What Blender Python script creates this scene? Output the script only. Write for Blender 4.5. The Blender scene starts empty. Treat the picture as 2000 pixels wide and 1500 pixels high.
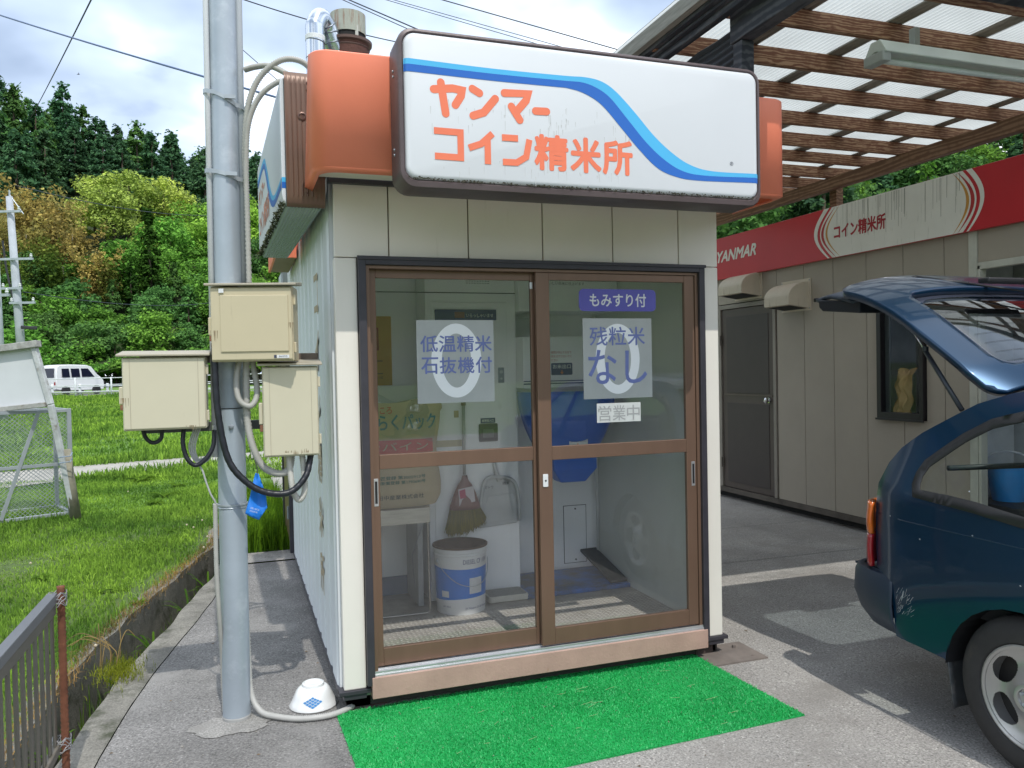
import bpy, math, random
import numpy as np
from mathutils import Vector, Matrix
from mathutils.geometry import delaunay_2d_cdt
random.seed(7); rng = np.random.default_rng(7)
scene = bpy.context.scene; COL = scene.collection
D2R = math.radians
# ------------------------------------------------------------------ camera
CAM = Vector((-0.4153, -3.5284, 1.51))
_yaw, _pitch, _roll = 0.3339, -0.0198, 0.0197
_d = Vector((math.sin(_yaw)*math.cos(_pitch), math.cos(_yaw)*math.cos(_pitch), math.sin(_pitch)))
_r0 = Vector((math.cos(_yaw), -math.sin(_yaw), 0)); _u0 = _r0.cross(_d)
_r = _r0*math.cos(_roll) - _u0*math.sin(_roll); _u = _r0*math.sin(_roll) + _u0*math.cos(_roll)
cd = bpy.data.cameras.new('camera'); cam = bpy.data.objects.new('camera', cd); COL.objects.link(cam)
cd.sensor_width = 36; cd.lens = 1554/2000*36; cd.clip_start = 0.05; cd.clip_end = 2000
mt = Matrix.Identity(4)
for i in range(3):
    mt[i][0] = _r[i]; mt[i][1] = _u[i]; mt[i][2] = -_d[i]; mt[i][3] = CAM[i]
cam.matrix_world = mt; scene.camera = cam
# ------------------------------------------------------------------ sky and sun (high sun behind the camera, broken cloud)
SUN_EL = D2R(57.0)
w = bpy.data.worlds.new('World'); scene.world = w; w.use_nodes = True
nt = w.node_tree; nt.nodes.clear()
def wn(t, **k):
    n = nt.nodes.new(t)
    for a, b in k.items(): setattr(n, a, b)
    return n
sky = wn('ShaderNodeTexSky', sky_type='NISHITA', sun_disc=False, sun_elevation=SUN_EL, sun_rotation=math.pi, air_density=1.0, dust_density=1.5)
bg1 = wn('ShaderNodeBackground'); bg1.inputs[1].default_value = 0.085
bg2 = wn('ShaderNodeBackground'); bg2.inputs[1].default_value = 1.60
tc = wn('ShaderNodeTexCoord'); sep = wn('ShaderNodeSeparateXYZ'); comb = wn('ShaderNodeCombineXYZ')
zad = wn('ShaderNodeMath', operation='ADD'); zad.inputs[1].default_value = 0.28
zmx = wn('ShaderNodeMath', operation='MAXIMUM'); zmx.inputs[1].default_value = 0.12
dx = wn('ShaderNodeMath', operation='DIVIDE'); dy = wn('ShaderNodeMath', operation='DIVIDE')
n1 = wn('ShaderNodeTexNoise'); n1.inputs['Scale'].default_value = 1.9; n1.inputs['Detail'].default_value = 7; n1.inputs['Roughness'].default_value = 0.5
n2 = wn('ShaderNodeTexNoise'); n2.inputs['Scale'].default_value = 1.25; n2.inputs['Detail'].default_value = 5; n2.inputs['Roughness'].default_value = .48
mp2 = wn('ShaderNodeMapping'); mp2.inputs['Location'].default_value = (4.3, 1.7, 2.0)
r1 = wn('ShaderNodeValToRGB'); r1.color_ramp.elements[0].position = 0.24; r1.color_ramp.elements[1].position = 0.42
r2 = wn('ShaderNodeValToRGB'); e = r2.color_ramp.elements
e[0].position = 0.40; e[0].color = (0.25, 0.32, 0.44, 1); e[1].position = 0.58; e[1].color = (0.90, 0.94, 1.0, 1)
m = e.new(0.485); m.color = (0.43, 0.52, 0.66, 1)
mixs = wn('ShaderNodeMixShader'); out = wn('ShaderNodeOutputWorld'); L = nt.links.new
L(tc.outputs['Generated'], sep.inputs[0]); L(sep.outputs[2], zad.inputs[0]); L(zad.outputs[0], zmx.inputs[0])
L(sep.outputs[0], dx.inputs[0]); L(zmx.outputs[0], dx.inputs[1]); L(sep.outputs[1], dy.inputs[0]); L(zmx.outputs[0], dy.inputs[1])
L(dx.outputs[0], comb.inputs[0]); L(dy.outputs[0], comb.inputs[1]); L(comb.outputs[0], n1.inputs['Vector'])
L(comb.outputs[0], mp2.inputs[0]); L(mp2.outputs[0], n2.inputs['Vector'])
L(n1.outputs[0], r1.inputs[0]); L(n2.outputs[0], r2.inputs[0]); L(sky.outputs[0], bg1.inputs[0]); L(r2.outputs[0], bg2.inputs[0])
L(r1.outputs[0], mixs.inputs[0]); L(bg1.outputs[0], mixs.inputs[1]); L(bg2.outputs[0], mixs.inputs[2]); L(mixs.outputs[0], out.inputs[0])
sl = bpy.data.lights.new('sun', 'SUN'); sl.energy = 2.35; sl.angle = D2R(0.53); sl.color = (1.0, 0.965, 0.90)
so = bpy.data.objects.new('sun', sl); COL.objects.link(so)
sd = Vector((-0.02, math.cos(SUN_EL), -math.sin(SUN_EL))).normalized()
so.rotation_euler = sd.to_track_quat('-Z', 'Y').to_euler(); so.location = (0, -20, 30)
vs = scene.view_settings; vs.view_transform = 'Standard'; vs.look = 'None'; vs.exposure = 0.27; vs.gamma = 1.0; vs.use_curve_mapping = False
scene.cycles.max_bounces = 12; scene.cycles.transparent_max_bounces = 24; scene.cycles.diffuse_bounces = 9; scene.cycles.glossy_bounces = 4
# ------------------------------------------------------------------ materials
_m = {}
def node_mat(name):
    m = bpy.data.materials.new(name); m.use_nodes = True; t = m.node_tree
    return m, t, t.nodes.get('Principled BSDF'), t.nodes, t.links.new
def M(name, col=None, rough=0.6, metal=0.0, var=0.12, vs=6.0, bump=0.0, bs=80.0, col2=None, d2=0.55, s2=3.0, streak=False, coat=0.0, stretch=None, spec=0.5, fine=0.0, agg=0.0):
    if name in _m: return _m[name]
    m, t, p, N, L = node_mat(name)
    c = tuple(col)
    tc = N.new('ShaderNodeTexCoord'); mp = N.new('ShaderNodeMapping'); L(tc.outputs['Object'], mp.inputs[0])
    if stretch: mp.inputs['Scale'].default_value = stretch
    n = N.new('ShaderNodeTexNoise'); n.inputs['Scale'].default_value = vs; n.inputs['Detail'].default_value = 6; n.inputs['Roughness'].default_value = .6
    L(mp.outputs[0], n.inputs['Vector'])
    rp = N.new('ShaderNodeValToRGB'); rp.color_ramp.elements[0].position = .3; rp.color_ramp.elements[1].position = .7
    rp.color_ramp.elements[0].color = tuple(x*(1-var) for x in c)+(1,); rp.color_ramp.elements[1].color = tuple(min(1, x*(1+var)) for x in c)+(1,)
    L(n.outputs[0], rp.inputs[0]); outc = rp.outputs[0]
    if fine:
        nf = N.new('ShaderNodeTexNoise'); nf.inputs['Scale'].default_value = 110; nf.inputs['Detail'].default_value = 8; nf.inputs['Roughness'].default_value = .75; L(mp.outputs[0], nf.inputs['Vector'])
        rf = N.new('ShaderNodeValToRGB'); rf.color_ramp.elements[0].position = .38; rf.color_ramp.elements[1].position = .64
        rf.color_ramp.elements[0].color = (1-fine,)*3+(1,); rf.color_ramp.elements[1].color = (1+fine,)*3+(1,)
        mf = N.new('ShaderNodeMix'); mf.data_type = 'RGBA'; mf.blend_type = 'MULTIPLY'; mf.inputs[0].default_value = 1
        L(nf.outputs[0], rf.inputs[0]); L(outc, mf.inputs[6]); L(rf.outputs[0], mf.inputs[7]); outc = mf.outputs[2]
    if agg:   # exposed stones in the concrete, pale and dark
        vo = N.new('ShaderNodeTexVoronoi'); vo.inputs['Scale'].default_value = 130; L(mp.outputs[0], vo.inputs['Vector']); sv = N.new('ShaderNodeSeparateColor'); L(vo.outputs['Color'], sv.inputs[0])
        ra = N.new('ShaderNodeValToRGB'); ra.color_ramp.interpolation = 'LINEAR'; ee = ra.color_ramp.elements; ee[0].position = .04; ee[0].color = (1-agg,)*3+(1,); ee[1].position = .98; ee[1].color = (1+agg*1.3,)*3+(1,)
        for ps_, vv in ((.16, 1.0), (.90, 1.0)): q_ = ee.new(ps_); q_.color = (vv,)*3+(1,)
        ma = N.new('ShaderNodeMix'); ma.data_type = 'RGBA'; ma.blend_type = 'MULTIPLY'; ma.inputs[0].default_value = 1; L(sv.outputs[0], ra.inputs[0]); L(outc, ma.inputs[6]); L(ra.outputs[0], ma.inputs[7]); outc = ma.outputs[2]
    if col2:
        nn = N.new('ShaderNodeTexNoise'); nn.inputs['Scale'].default_value = s2; nn.inputs['Detail'].default_value = 9; nn.inputs['Roughness'].default_value = .68
        m2 = N.new('ShaderNodeMapping'); m2.inputs['Location'].default_value = (3.1, 7.7, 1.3)
        if streak: m2.inputs['Scale'].default_value = (9, 9, .8)
        L(tc.outputs['Object'], m2.inputs[0]); L(m2.outputs[0], nn.inputs['Vector'])
        r2 = N.new('ShaderNodeValToRGB'); r2.color_ramp.elements[0].position = d2; r2.color_ramp.elements[1].position = min(1, d2+.16); L(nn.outputs[0], r2.inputs[0])
        mx = N.new('ShaderNodeMix'); mx.data_type = 'RGBA'; L(r2.outputs[0], mx.inputs[0]); L(outc, mx.inputs[6]); mx.inputs[7].default_value = tuple(col2)+(1,)
        outc = mx.outputs[2]
    L(outc, p.inputs['Base Color']); p.inputs['Roughness'].default_value = rough; p.inputs['Metallic'].default_value = metal
    p.inputs['Specular IOR Level'].default_value = spec
    if coat: p.inputs['Coat Weight'].default_value = coat; p.inputs['Coat Roughness'].default_value = .04
    if bump:
        nb = N.new('ShaderNodeTexNoise'); nb.inputs['Scale'].default_value = bs; nb.inputs['Detail'].default_value = 5; L(mp.outputs[0], nb.inputs['Vector'])
        b = N.new('ShaderNodeBump'); b.inputs['Strength'].default_value = min(1, bump); b.inputs['Distance'].default_value = .006; L(nb.outputs[0], b.inputs['Height']); L(b.outputs[0], p.inputs['Normal'])
    _m[name] = m; return m
def glass_mat(name, tint=(1, 1, 1), refl=1.0, haze=0.0):
    """thin clear pane: Fresnel mix of a clear transmission and a mirror, with a little dust"""
    if name in _m: return _m[name]
    m, t, p, N, L = node_mat(name); N.remove(p); o = N.get('Material Output')
    tr = N.new('ShaderNodeBsdfTransparent'); tr.inputs[0].default_value = tuple(tint)+(1,)
    gl = N.new('ShaderNodeBsdfGlossy'); gl.inputs[1].default_value = 0.012
    df = N.new('ShaderNodeBsdfDiffuse'); df.inputs[0].default_value = (.6, .62, .6, 1)
    lw = N.new('ShaderNodeLayerWeight'); lw.inputs[0].default_value = .5; pw5 = N.new('ShaderNodeMath'); pw5.operation = 'POWER'; pw5.inputs[1].default_value = 5; fr = N.new('ShaderNodeMath'); fr.operation = 'MULTIPLY_ADD'; fr.inputs[1].default_value = .95; fr.inputs[2].default_value = .055
    L(lw.outputs['Facing'], pw5.inputs[0]); L(pw5.outputs[0], fr.inputs[0])
    mu = N.new('ShaderNodeMath'); mu.operation = 'MULTIPLY'; mu.inputs[1].default_value = 1.0*refl; mu.use_clamp = True
    mx = N.new('ShaderNodeMixShader'); m2 = N.new('ShaderNodeMixShader'); m2.inputs[0].default_value = haze
    nz = N.new('ShaderNodeTexNoise'); nz.inputs['Scale'].default_value = 1.3; b = N.new('ShaderNodeBump'); b.inputs['Strength'].default_value = .02; b.inputs['Distance'].default_value = .05
    tcn = N.new('ShaderNodeTexCoord'); L(tcn.outputs['Object'], nz.inputs['Vector']); L(nz.outputs[0], b.inputs['Height']); L(b.outputs[0], gl.inputs['Normal'])
    L(fr.outputs[0], mu.inputs[0]); L(mu.outputs[0], mx.inputs[0]); L(tr.outputs[0], mx.inputs[1]); L(gl.outputs[0], mx.inputs[2])
    L(mx.outputs[0], m2.inputs[1]); L(df.outputs[0], m2.inputs[2]); L(m2.outputs[0], o.inputs[0]); _m[name] = m; return m
def leaf_mat(name, col=None, var=.35, trans=.35, objcol=False, hue=(1.25, 1.05, .6)):
    if name in _m: return _m[name]
    m, t, p, N, L = node_mat(name); N.remove(p); o = N.get('Material Output')
    g = N.new('ShaderNodeNewGeometry'); rp = N.new('ShaderNodeValToRGB'); L(g.outputs['Random Per Island'], rp.inputs[0])
    rp.color_ramp.elements[0].color = (1-var, 1-var, 1-var, 1); rp.color_ramp.elements[1].color = tuple((1+var)*h for h in hue)+(1,)
    mx = N.new('ShaderNodeMix'); mx.data_type = 'RGBA'; mx.blend_type = 'MULTIPLY'; mx.inputs[0].default_value = 1
    if objcol:
        oi = N.new('ShaderNodeObjectInfo'); L(oi.outputs['Color'], mx.inputs[6])
    else:
        n = N.new('ShaderNodeTexNoise'); n.inputs['Scale'].default_value = .9; n.inputs['Detail'].default_value = 4
        r3 = N.new('ShaderNodeValToRGB'); r3.color_ramp.elements[0].position = .38; r3.color_ramp.elements[1].position = .62
        r3.color_ramp.elements[0].color = tuple(x*.62 for x in col)+(1,); r3.color_ramp.elements[1].color = (col[0]*1.45, col[1]*1.18, col[2], 1)
        L(n.outputs[0], r3.inputs[0]); L(r3.outputs[0], mx.inputs[6])
        tcn = N.new('ShaderNodeTexCoord'); L(tcn.outputs['Object'], n.inputs['Vector'])
    L(rp.outputs[0], mx.inputs[7])
    d = N.new('ShaderNodeBsdfDiffuse'); tl = N.new('ShaderNodeBsdfTranslucent'); ms = N.new('ShaderNodeMixShader'); ms.inputs[0].default_value = trans
    L(mx.outputs[2], d.inputs[0]); L(mx.outputs[2], tl.inputs[0]); L(d.outputs[0], ms.inputs[1]); L(tl.outputs[0], ms.inputs[2]); L(ms.outputs[0], o.inputs[0])
    _m[name] = m; return m
# ------------------------------------------------------------------ objects and meshes
WL = {}
def tag(o, label=None, cat=None, group=None, kind=None):
    for k, v in (('label', label), ('category', cat), ('group', group), ('kind', kind)):
        if v: o[k] = v
    return o
def thing(name, label, cat, loc=(0, 0, 0), group=None, rz=0.0):
    o = bpy.data.objects.new(name, None); o.empty_display_size = .1; COL.objects.link(o); o.location = loc; o.rotation_euler = (0, 0, rz)
    WL[o.name] = Vector(loc); return tag(o, label, cat, group)
class MB:
    def __init__(s): s.v = []; s.f = []; s.m = []
    def add(s, vs, fs, m=0):
        b = len(s.v); s.v += [tuple(p) for p in vs]; s.f += [tuple(b+i for i in f) for f in fs]; s.m += [m]*len(fs); return s
    def box(s, x0, x1, y0, y1, z0, z1, m=0):
        return s.add([(x0,y0,z0),(x1,y0,z0),(x1,y1,z0),(x0,y1,z0),(x0,y0,z1),(x1,y0,z1),(x1,y1,z1),(x0,y1,z1)],
                     [(0,3,2,1),(4,5,6,7),(0,1,5,4),(1,2,6,5),(2,3,7,6),(3,0,4,7)], m)
    def bar(s, p0, p1, w, h, m=0, up=(0, 0, 1), h1=None, w1=None):
        """box beam from p0 to p1, w across, h along up"""
        p0 = Vector(p0); p1 = Vector(p1); d = (p1-p0).normalized(); a = d.cross(Vector(up)).normalized(); b = a.cross(d).normalized(); vs = []
        for p, ww, hh in ((p0, w, h), (p1, w1 or w, h1 or h)):
            for i, j in ((-1,-1),(1,-1),(1,1),(-1,1)): vs.append(p + a*ww/2*i + b*hh/2*j)
        return s.add(vs, [(3,2,1,0),(4,5,6,7),(0,1,5,4),(1,2,6,5),(2,3,7,6),(3,0,4,7)], m)
    def ring(s, rings, close=True, cap=(True, True), m=0):
        n = len(rings[0]); vs = [p for r in rings for p in r]; fs = []
        for k in range(len(rings)-1):
            for i in range(n if close else n-1):
                j = (i+1) % n; fs.append((k*n+i, k*n+j, (k+1)*n+j, (k+1)*n+i))
        if cap[0]: fs.append(tuple(range(n))[::-1])
        if cap[1]: fs.append(tuple((len(rings)-1)*n+i for i in range(n)))
        return s.add(vs, fs, m)
    def tube(s, pts, r, seg=10, m=0, cap=True, rf=None):
        P = [Vector(p) for p in pts]; rings = []; up = None
        for i, p in enumerate(P):
            t = (P[min(i+1, len(P)-1)]-P[max(i-1, 0)]).normalized()
            if up is None: up = Vector((0, 0, 1)) if abs(t.z) < .9 else Vector((1, 0, 0))
            a = t.cross(up).normalized(); up = a.cross(t).normalized(); rr = rf(i/(len(P)-1), i) if rf else r
            rings.append([p + a*rr*math.cos(2*math.pi*k/seg) + up*rr*math.sin(2*math.pi*k/seg) for k in range(seg)])
        return s.ring(rings, True, (cap, cap), m)
    def cyl(s, p0, p1, r, seg=16, m=0, r1=None):
        return s.tube([p0, p1], r, seg, m, True, (lambda t, i: r if i == 0 else (r1 if r1 is not None else r)))
    def lathe(s, prof, c, seg=24, m=0, axis='z', cap=(False, False)):
        c = Vector(c); rings = []
        for r, h in prof:
            ring = []
            for k in range(seg):
                a = 2*math.pi*k/seg; x, y = r*math.cos(a), r*math.sin(a)
                ring.append(c + (Vector((x, y, h)) if axis == 'z' else Vector((h, x, y)) if axis == 'x' else Vector((y, h, x))))
            rings.append(ring)
        return s.ring(rings, True, cap, m)
    def prism(s, poly, O, U, V, W, m=0):
        """poly in the (U,V) frame at O, extruded by vector W"""
        O, U, V, W = map(Vector, (O, U, V, W)); n = len(poly); a = [O+U*x+V*y for x, y in poly]; b = [p+W for p in a]
        return s.add(a+b, [tuple(range(n))[::-1], tuple(range(n, 2*n))]+[(i, (i+1) % n, (i+1) % n+n, i+n) for i in range(n)], m)
    def grid(s, fn, nu, nv, m=0, keep=None):
        vs = [fn(i/nu, j/nv) for j in range(nv+1) for i in range(nu+1)]; fs = []
        for j in range(nv):
            for i in range(nu):
                if keep and not keep((i+.5)/nu, (j+.5)/nv): continue
                a = j*(nu+1)+i; fs.append((a, a+1, a+nu+2, a+nu+1))
        return s.add(vs, fs, m)
    def text(s, txt, O, U, V, w, h, m=0, bold=0.0, warp=None, shear=0.0):
        g = text_geo(txt, 0.0); O, U, V = Vector(O), Vector(U), Vector(V); Nn = U.cross(V).normalized(); r = bold*.8*h/(1 if len(txt) > 0 else 1)
        for q in range(9 if bold else 1):   # heavier strokes: the same outline laid again around itself
            du, dv = (0, 0) if q == 0 else (r*math.cos(q*math.pi/4), r*math.sin(q*math.pi/4)); vs = []
            for x, y in g[0]:
                p = O + U*(du+(x+shear*y)*w) + V*(dv+y*h) + Nn*(.00004*q); vs.append(warp(p)+(Vector((0, -.00006*q, 0)) if warp else Vector()) if warp else p)
            s.add(vs, g[1], m)
        return s
    def stroke(s, pts, wd, O, U, V, m=0, lift=0.0, seg=8, warp=None):
        """one brush stroke with round ends, as a flat ribbon"""
        O, U, V = Vector(O), Vector(U), Vector(V); Nn = U.cross(V).normalized(); P = [Vector(p) for p in pts]; n = len(P); Lp = []; Rp = []; h = wd/2
        for i in range(n):
            if i == 0: t = (P[1]-P[0]).normalized(); nn = Vector((-t.y, t.x)); k = 1
            elif i == n-1: t = (P[-1]-P[-2]).normalized(); nn = Vector((-t.y, t.x)); k = 1
            else:
                t0 = (P[i]-P[i-1]).normalized(); t1 = (P[i+1]-P[i]).normalized(); a = Vector((-t0.y, t0.x)); b = Vector((-t1.y, t1.x)); nn = (a+b).normalized(); k = min(1.6, 1/max(.4, nn.dot(a)))
            Lp.append(P[i]+nn*h*k); Rp.append(P[i]-nn*h*k)
        vs = Lp+Rp; fs = [(n+i, n+i+1, i+1, i) for i in range(n-1)]
        for c, a0, A, B in ((P[-1], Rp[-1]-P[-1], 2*n-1, n-1), (P[0], Lp[0]-P[0], 0, n)):
            if seg < 2: continue
            base = len(vs); ids = [A]
            for q in range(1, seg):
                an = math.pi*q/seg; vs.append(c+Vector((a0.x*math.cos(an)-a0.y*math.sin(an), a0.x*math.sin(an)+a0.y*math.cos(an)))); ids.append(base+q-1)
            fs.append(tuple(ids+[B]))
        W = [O+U*p.x+V*p.y+Nn*lift for p in vs]
        return s.add([warp(p) for p in W] if warp else W, fs, m)
    def mesh(s, name, mats, off=Vector((0, 0, 0)), smooth=False):
        me = bpy.data.meshes.new(name); me.from_pydata([(x-off[0], y-off[1], z-off[2]) for x, y, z in s.v], [], s.f)
        for q in mats: me.materials.append(q)
        if len(mats) > 1: me.polygons.foreach_set('material_index', s.m)
        if smooth: me.polygons.foreach_set('use_smooth', [True]*len(s.f))
        me.update(); return me
    def build(s, name, mats, parent=None, smooth=False, bevel=0.0, label=None, cat=None, group=None, kind=None, loc=None, solid=0.0, auto=None, seg=2):
        if not isinstance(mats, (list, tuple)): mats = [mats]
        off = WL.get(parent.name, Vector((0, 0, 0))) if parent else Vector(loc or (0, 0, 0))
        me = s.mesh(name, mats, off, smooth or auto is not None); o = bpy.data.objects.new(name, me); COL.objects.link(o)
        if parent: o.parent = parent; WL[o.name] = off
        else: o.location = off; WL[o.name] = off
        if auto is not None:
            me.set_sharp_from_angle(angle=D2R(auto))
        if solid: q = o.modifiers.new('solid', 'SOLIDIFY'); q.thickness = abs(solid); q.offset = 1 if solid > 0 else -1
        if bevel: q = o.modifiers.new('bevel', 'BEVEL'); q.width = bevel; q.segments = seg; q.limit_method = 'ANGLE'; q.angle_limit = D2R(40); q.harden_normals = False
        return tag(o, label, cat, group, kind)
_tg = {}
def text_geo(txt, bold):
    key = (txt, bold)
    if key in _tg: return _tg[key]
    c = bpy.data.curves.new('t', 'FONT'); c.body = txt; c.fill_mode = 'FRONT'; c.offset = bold; c.resolution_u = 3
    o = bpy.data.objects.new('t', c); COL.objects.link(o); dg = bpy.context.evaluated_depsgraph_get(); dg.update()
    me = bpy.data.meshes.new_from_object(o.evaluated_get(dg)); P = [(v.co.x, v.co.y) for v in me.vertices]; F = [tuple(p.vertices) for p in me.polygons]
    COL.objects.unlink(o); bpy.data.objects.remove(o); bpy.data.curves.remove(c); bpy.data.meshes.remove(me)
    xs = [p[0] for p in P]; ys = [p[1] for p in P]; x0, x1, y0, y1 = min(xs), max(xs), min(ys), max(ys)
    _tg[key] = ([((x-x0)/(x1-x0), (y-y0)/(y1-y0)) for x, y in P], F); return _tg[key]
def inpoly(x, y, P):
    c = False; n = len(P); j = n-1
    for i in range(n):
        if (P[i][1] > y) != (P[j][1] > y) and x < (P[j][0]-P[i][0])*(y-P[i][1])/(P[j][1]-P[i][1])+P[i][0]: c = not c
        j = i
    return c
def panel(outline, holes, fn, step=.06):
    """flat outline with holes, triangulated finely and bent onto fn(a,b)"""
    V = []; E = []
    for P in [outline]+holes:
        Q = []
        for i in range(len(P)):
            a, b = P[i], P[(i+1) % len(P)]; n = max(1, int(math.hypot(b[0]-a[0], b[1]-a[1])/step))
            Q += [(a[0]+(b[0]-a[0])*k/n, a[1]+(b[1]-a[1])*k/n) for k in range(n)]
        b0 = len(V); V += Q; E += [(b0+i, b0+(i+1) % len(Q)) for i in range(len(Q))]
    nb = len(V); xs = [p[0] for p in outline]; ys = [p[1] for p in outline]
    B = np.array(V[:nb])
    x = min(xs)+step/2
    while x < max(xs):
        y = min(ys)+step/2
        while y < max(ys):
            if inpoly(x, y, outline) and not any(inpoly(x, y, h) for h in holes) and np.min((B[:, 0]-x)**2+(B[:, 1]-y)**2) > (step*.45)**2: V.append((x, y))
            y += step
        x += step
    r = delaunay_2d_cdt([Vector(v) for v in V], E, [], 0, 1e-5); P = r[0]; F = []
    for f in r[2]:
        cx = sum(P[i].x for i in f)/3; cy = sum(P[i].y for i in f)/3
        if inpoly(cx, cy, outline) and not any(inpoly(cx, cy, h) for h in holes): F.append(tuple(f))
    return [fn(p.x, p.y) for p in P], F
def bez(pts, n=24):
    """smooth curve through the points (Catmull-Rom)"""
    P = [Vector(p) for p in pts]; P = [P[0]*2-P[1]]+P+[P[-1]*2-P[-2]]; o = []; k = len(P)-3
    for i in range(k):
        a, b, c, d = P[i:i+4]; m = max(2, n//k)
        for j in range(m):
            t = j/m; o.append(.5*((2*b)+(c-a)*t+(2*a-5*b+4*c-d)*t*t+(3*b-a-3*c+d)*t*t*t))
    return o+[P[-2]]
def rrect(x0, x1, y0, y1, r, seg=5):
    o = []
    for cx, cy, a0 in ((x1-r, y0+r, -90), (x1-r, y1-r, 0), (x0+r, y1-r, 90), (x0+r, y0+r, 180)):
        o += [(cx+r*math.cos(D2R(a0+90*k/seg)), cy+r*math.sin(D2R(a0+90*k/seg))) for k in range(seg+1)]
    return o
def copy_tree(o, parent=None):
    c = o.copy(); COL.objects.link(c); c.parent = parent
    for ch in list(o.children): copy_tree(ch, c)
    return c
X3, Z3 = (1, 0, 0), (0, 0, 1)
cream = M('cream_steel', (.79, .75, .675), .45, 0, .04, 2.0, col2=(.70, .655, .57), d2=.62, s2=2.5, streak=True)
white_post = M('white_post', (.74, .735, .68), .4, 0, .03, 3)
side_white = M('pale_side_cladding', (.70, .735, .755), .45, 0, .05, 2, col2=(.46, .48, .44), d2=.6, s2=1.4, streak=True)
brown_al = M('brown_aluminium', (.200, .122, .085), .36, .35, .08, 9, stretch=(1, 1, .2))
dark_al = M('dark_frame_paint', (.045, .042, .052), .45, .1, .15, 12)
sign_frame = M('sign_frame_plum', (.105, .078, .080), .42, .1, .14, 5, col2=(.045, .04, .04), d2=.6, s2=4, bump=.1)
orange = M('orange_paint', (.93, .26, .15), .45, 0, .05, 3, col2=(.72, .24, .15), d2=.68, s2=3)
black_rubber = M('black_rubber', (.018, .018, .020), .5, 0, .1, 20)
galv = M('galvanised_steel', (.42, .46, .49), .42, .45, .14, 5, col2=(.52, .56, .60), d2=.55, s2=6, bump=.08, bs=30)
galv2 = M('grey_steel', (.30, .33, .36), .4, .5, .1, 7)
rust = M('rusted_steel', (.17, .065, .035), .85, .1, .3, 18, bump=.5, bs=60, col2=(.30, .13, .06), d2=.55, s2=14)
conc = M('ditch_concrete', (.20, .19, .165), .9, 0, .28, 7, bump=.8, bs=90, col2=(.055, .06, .035), d2=.52, s2=5, fine=.3)
# ================================================================== GROUND
def interp(P, y):
    for a, b in zip(P, P[1:]):
        if a[1] <= y <= b[1]: return a[0]+(b[0]-a[0])*(y-a[1])/(b[1]-a[1])
    return P[0][0] if y < P[0][1] else P[-1][0]
LIP_R = [(-1.42, -14), (-1.17, -2.2), (-1.125, -.6), (-1.108, 0), (-1.06, .45), (-.93, 1.2), (-.74, 2.1), (-.60, 2.9), (-.47, 4.0), (-.35, 5.2)]
CRACK = [(-1.28, -14), (-1.03, -2.2), (-.985, -.6), (-.962, 0), (-.905, .5), (-.78, 1.2), (-.60, 2.1), (-.49, 2.9), (-.36, 4.0), (-.24, 5.2)]
LIP_L = [(-1.72, -14), (-1.42, -2.2), (-1.36, -.6), (-1.32, 0), (-1.25, .8), (-1.18, 1.43), (-1.05, 2.0), (-.86, 2.9), (-.64, 3.82), (-.50, 5.2)]
wob = lambda y, a=.012: a*math.sin(y*5.1)+a*.6*math.sin(y*11.7+1)
m_lot = M('lot_concrete', (.34, .325, .305), .92, 0, .2, 1.3, bump=1.0, bs=110, col2=(.25, .235, .215), d2=.54, s2=1.1, fine=.42, agg=.34)
m_slab = M('aged_slab_concrete', (.205, .198, .19), .92, 0, .25, 2.6, bump=1.0, bs=110, col2=(.27, .262, .25), d2=.55, s2=1.9, fine=.45, agg=.32)
m_patch = M('pale_mortar', (.29, .28, .262), .9, 0, .2, 9, bump=.8, col2=(.24, .23, .215), d2=.5, s2=9, fine=.4)
m_soil = M('lawn_soil', (.075, .12, .03), 1, 0, .35, 9, col2=(.10, .14, .03), d2=.5, s2=2, bump=.6, bs=30)
m_field = M('field_ground', (.10, .20, .03), 1, 0, .3, .4, col2=(.16, .22, .045), d2=.5, s2=.15)
m_path = M('path_concrete', (.36, .345, .31), .95, 0, .16, 3, bump=.5, bs=60, col2=(.24, .25, .18), d2=.6, s2=2, fine=.2)
m_asph = M('road_asphalt', (.17, .17, .172), .95, 0, .12, 3)
def gz(x, y): return 0.0 if y < 12 else min(1, (y-12)/32)**1.2*.36
def strip(A, B, za, zb, n=150, y0=-14, y1=5.2):
    b = MB(); b.grid(lambda u, v: (lambda y: ((A(y)*(1-u)+B(y)*u), y, (za*(1-u)+zb*u)))(y0+(y1-y0)*v), 3, n); return b
ys = lambda P, a=.0: (lambda y: interp(P, y)+(wob(y, a) if a else 0))
# far ground
b = MB(); n = 64
b.add([(900*math.cos(2*math.pi*i/n), 900*math.sin(2*math.pi*i/n), -.6) for i in range(n)], [tuple(range(n))]); b.build('ground', m_field, kind='structure')
# lawn base left of the ditch
b = MB()
b.grid(lambda u, v: (lambda y: (interp(LIP_L, y)-.05-40*u**2.2, y, -.012+.02*math.sin(y*2+u*30)))(-14+20*v), 40, 90); b.build('lawn_ground', m_soil, kind='structure')
b = MB(); b.grid(lambda u, v: (lambda x, y: (x, y, gz(x, y)-.012))(-70+150*u, 5.99+41*v), 60, 40)
b.grid(lambda u, v: (lambda x, y: (x, y, -.012))(interp(LIP_L, 5.2)+.0+.55*u, 3.44+2.6*v), 2, 4); b.build('field', m_field, kind='structure')
b = MB(); b.box(-.30, .0, 3.46, 6, -.3, -.010); b.build('soil_bank', m_soil, kind='structure')
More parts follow.
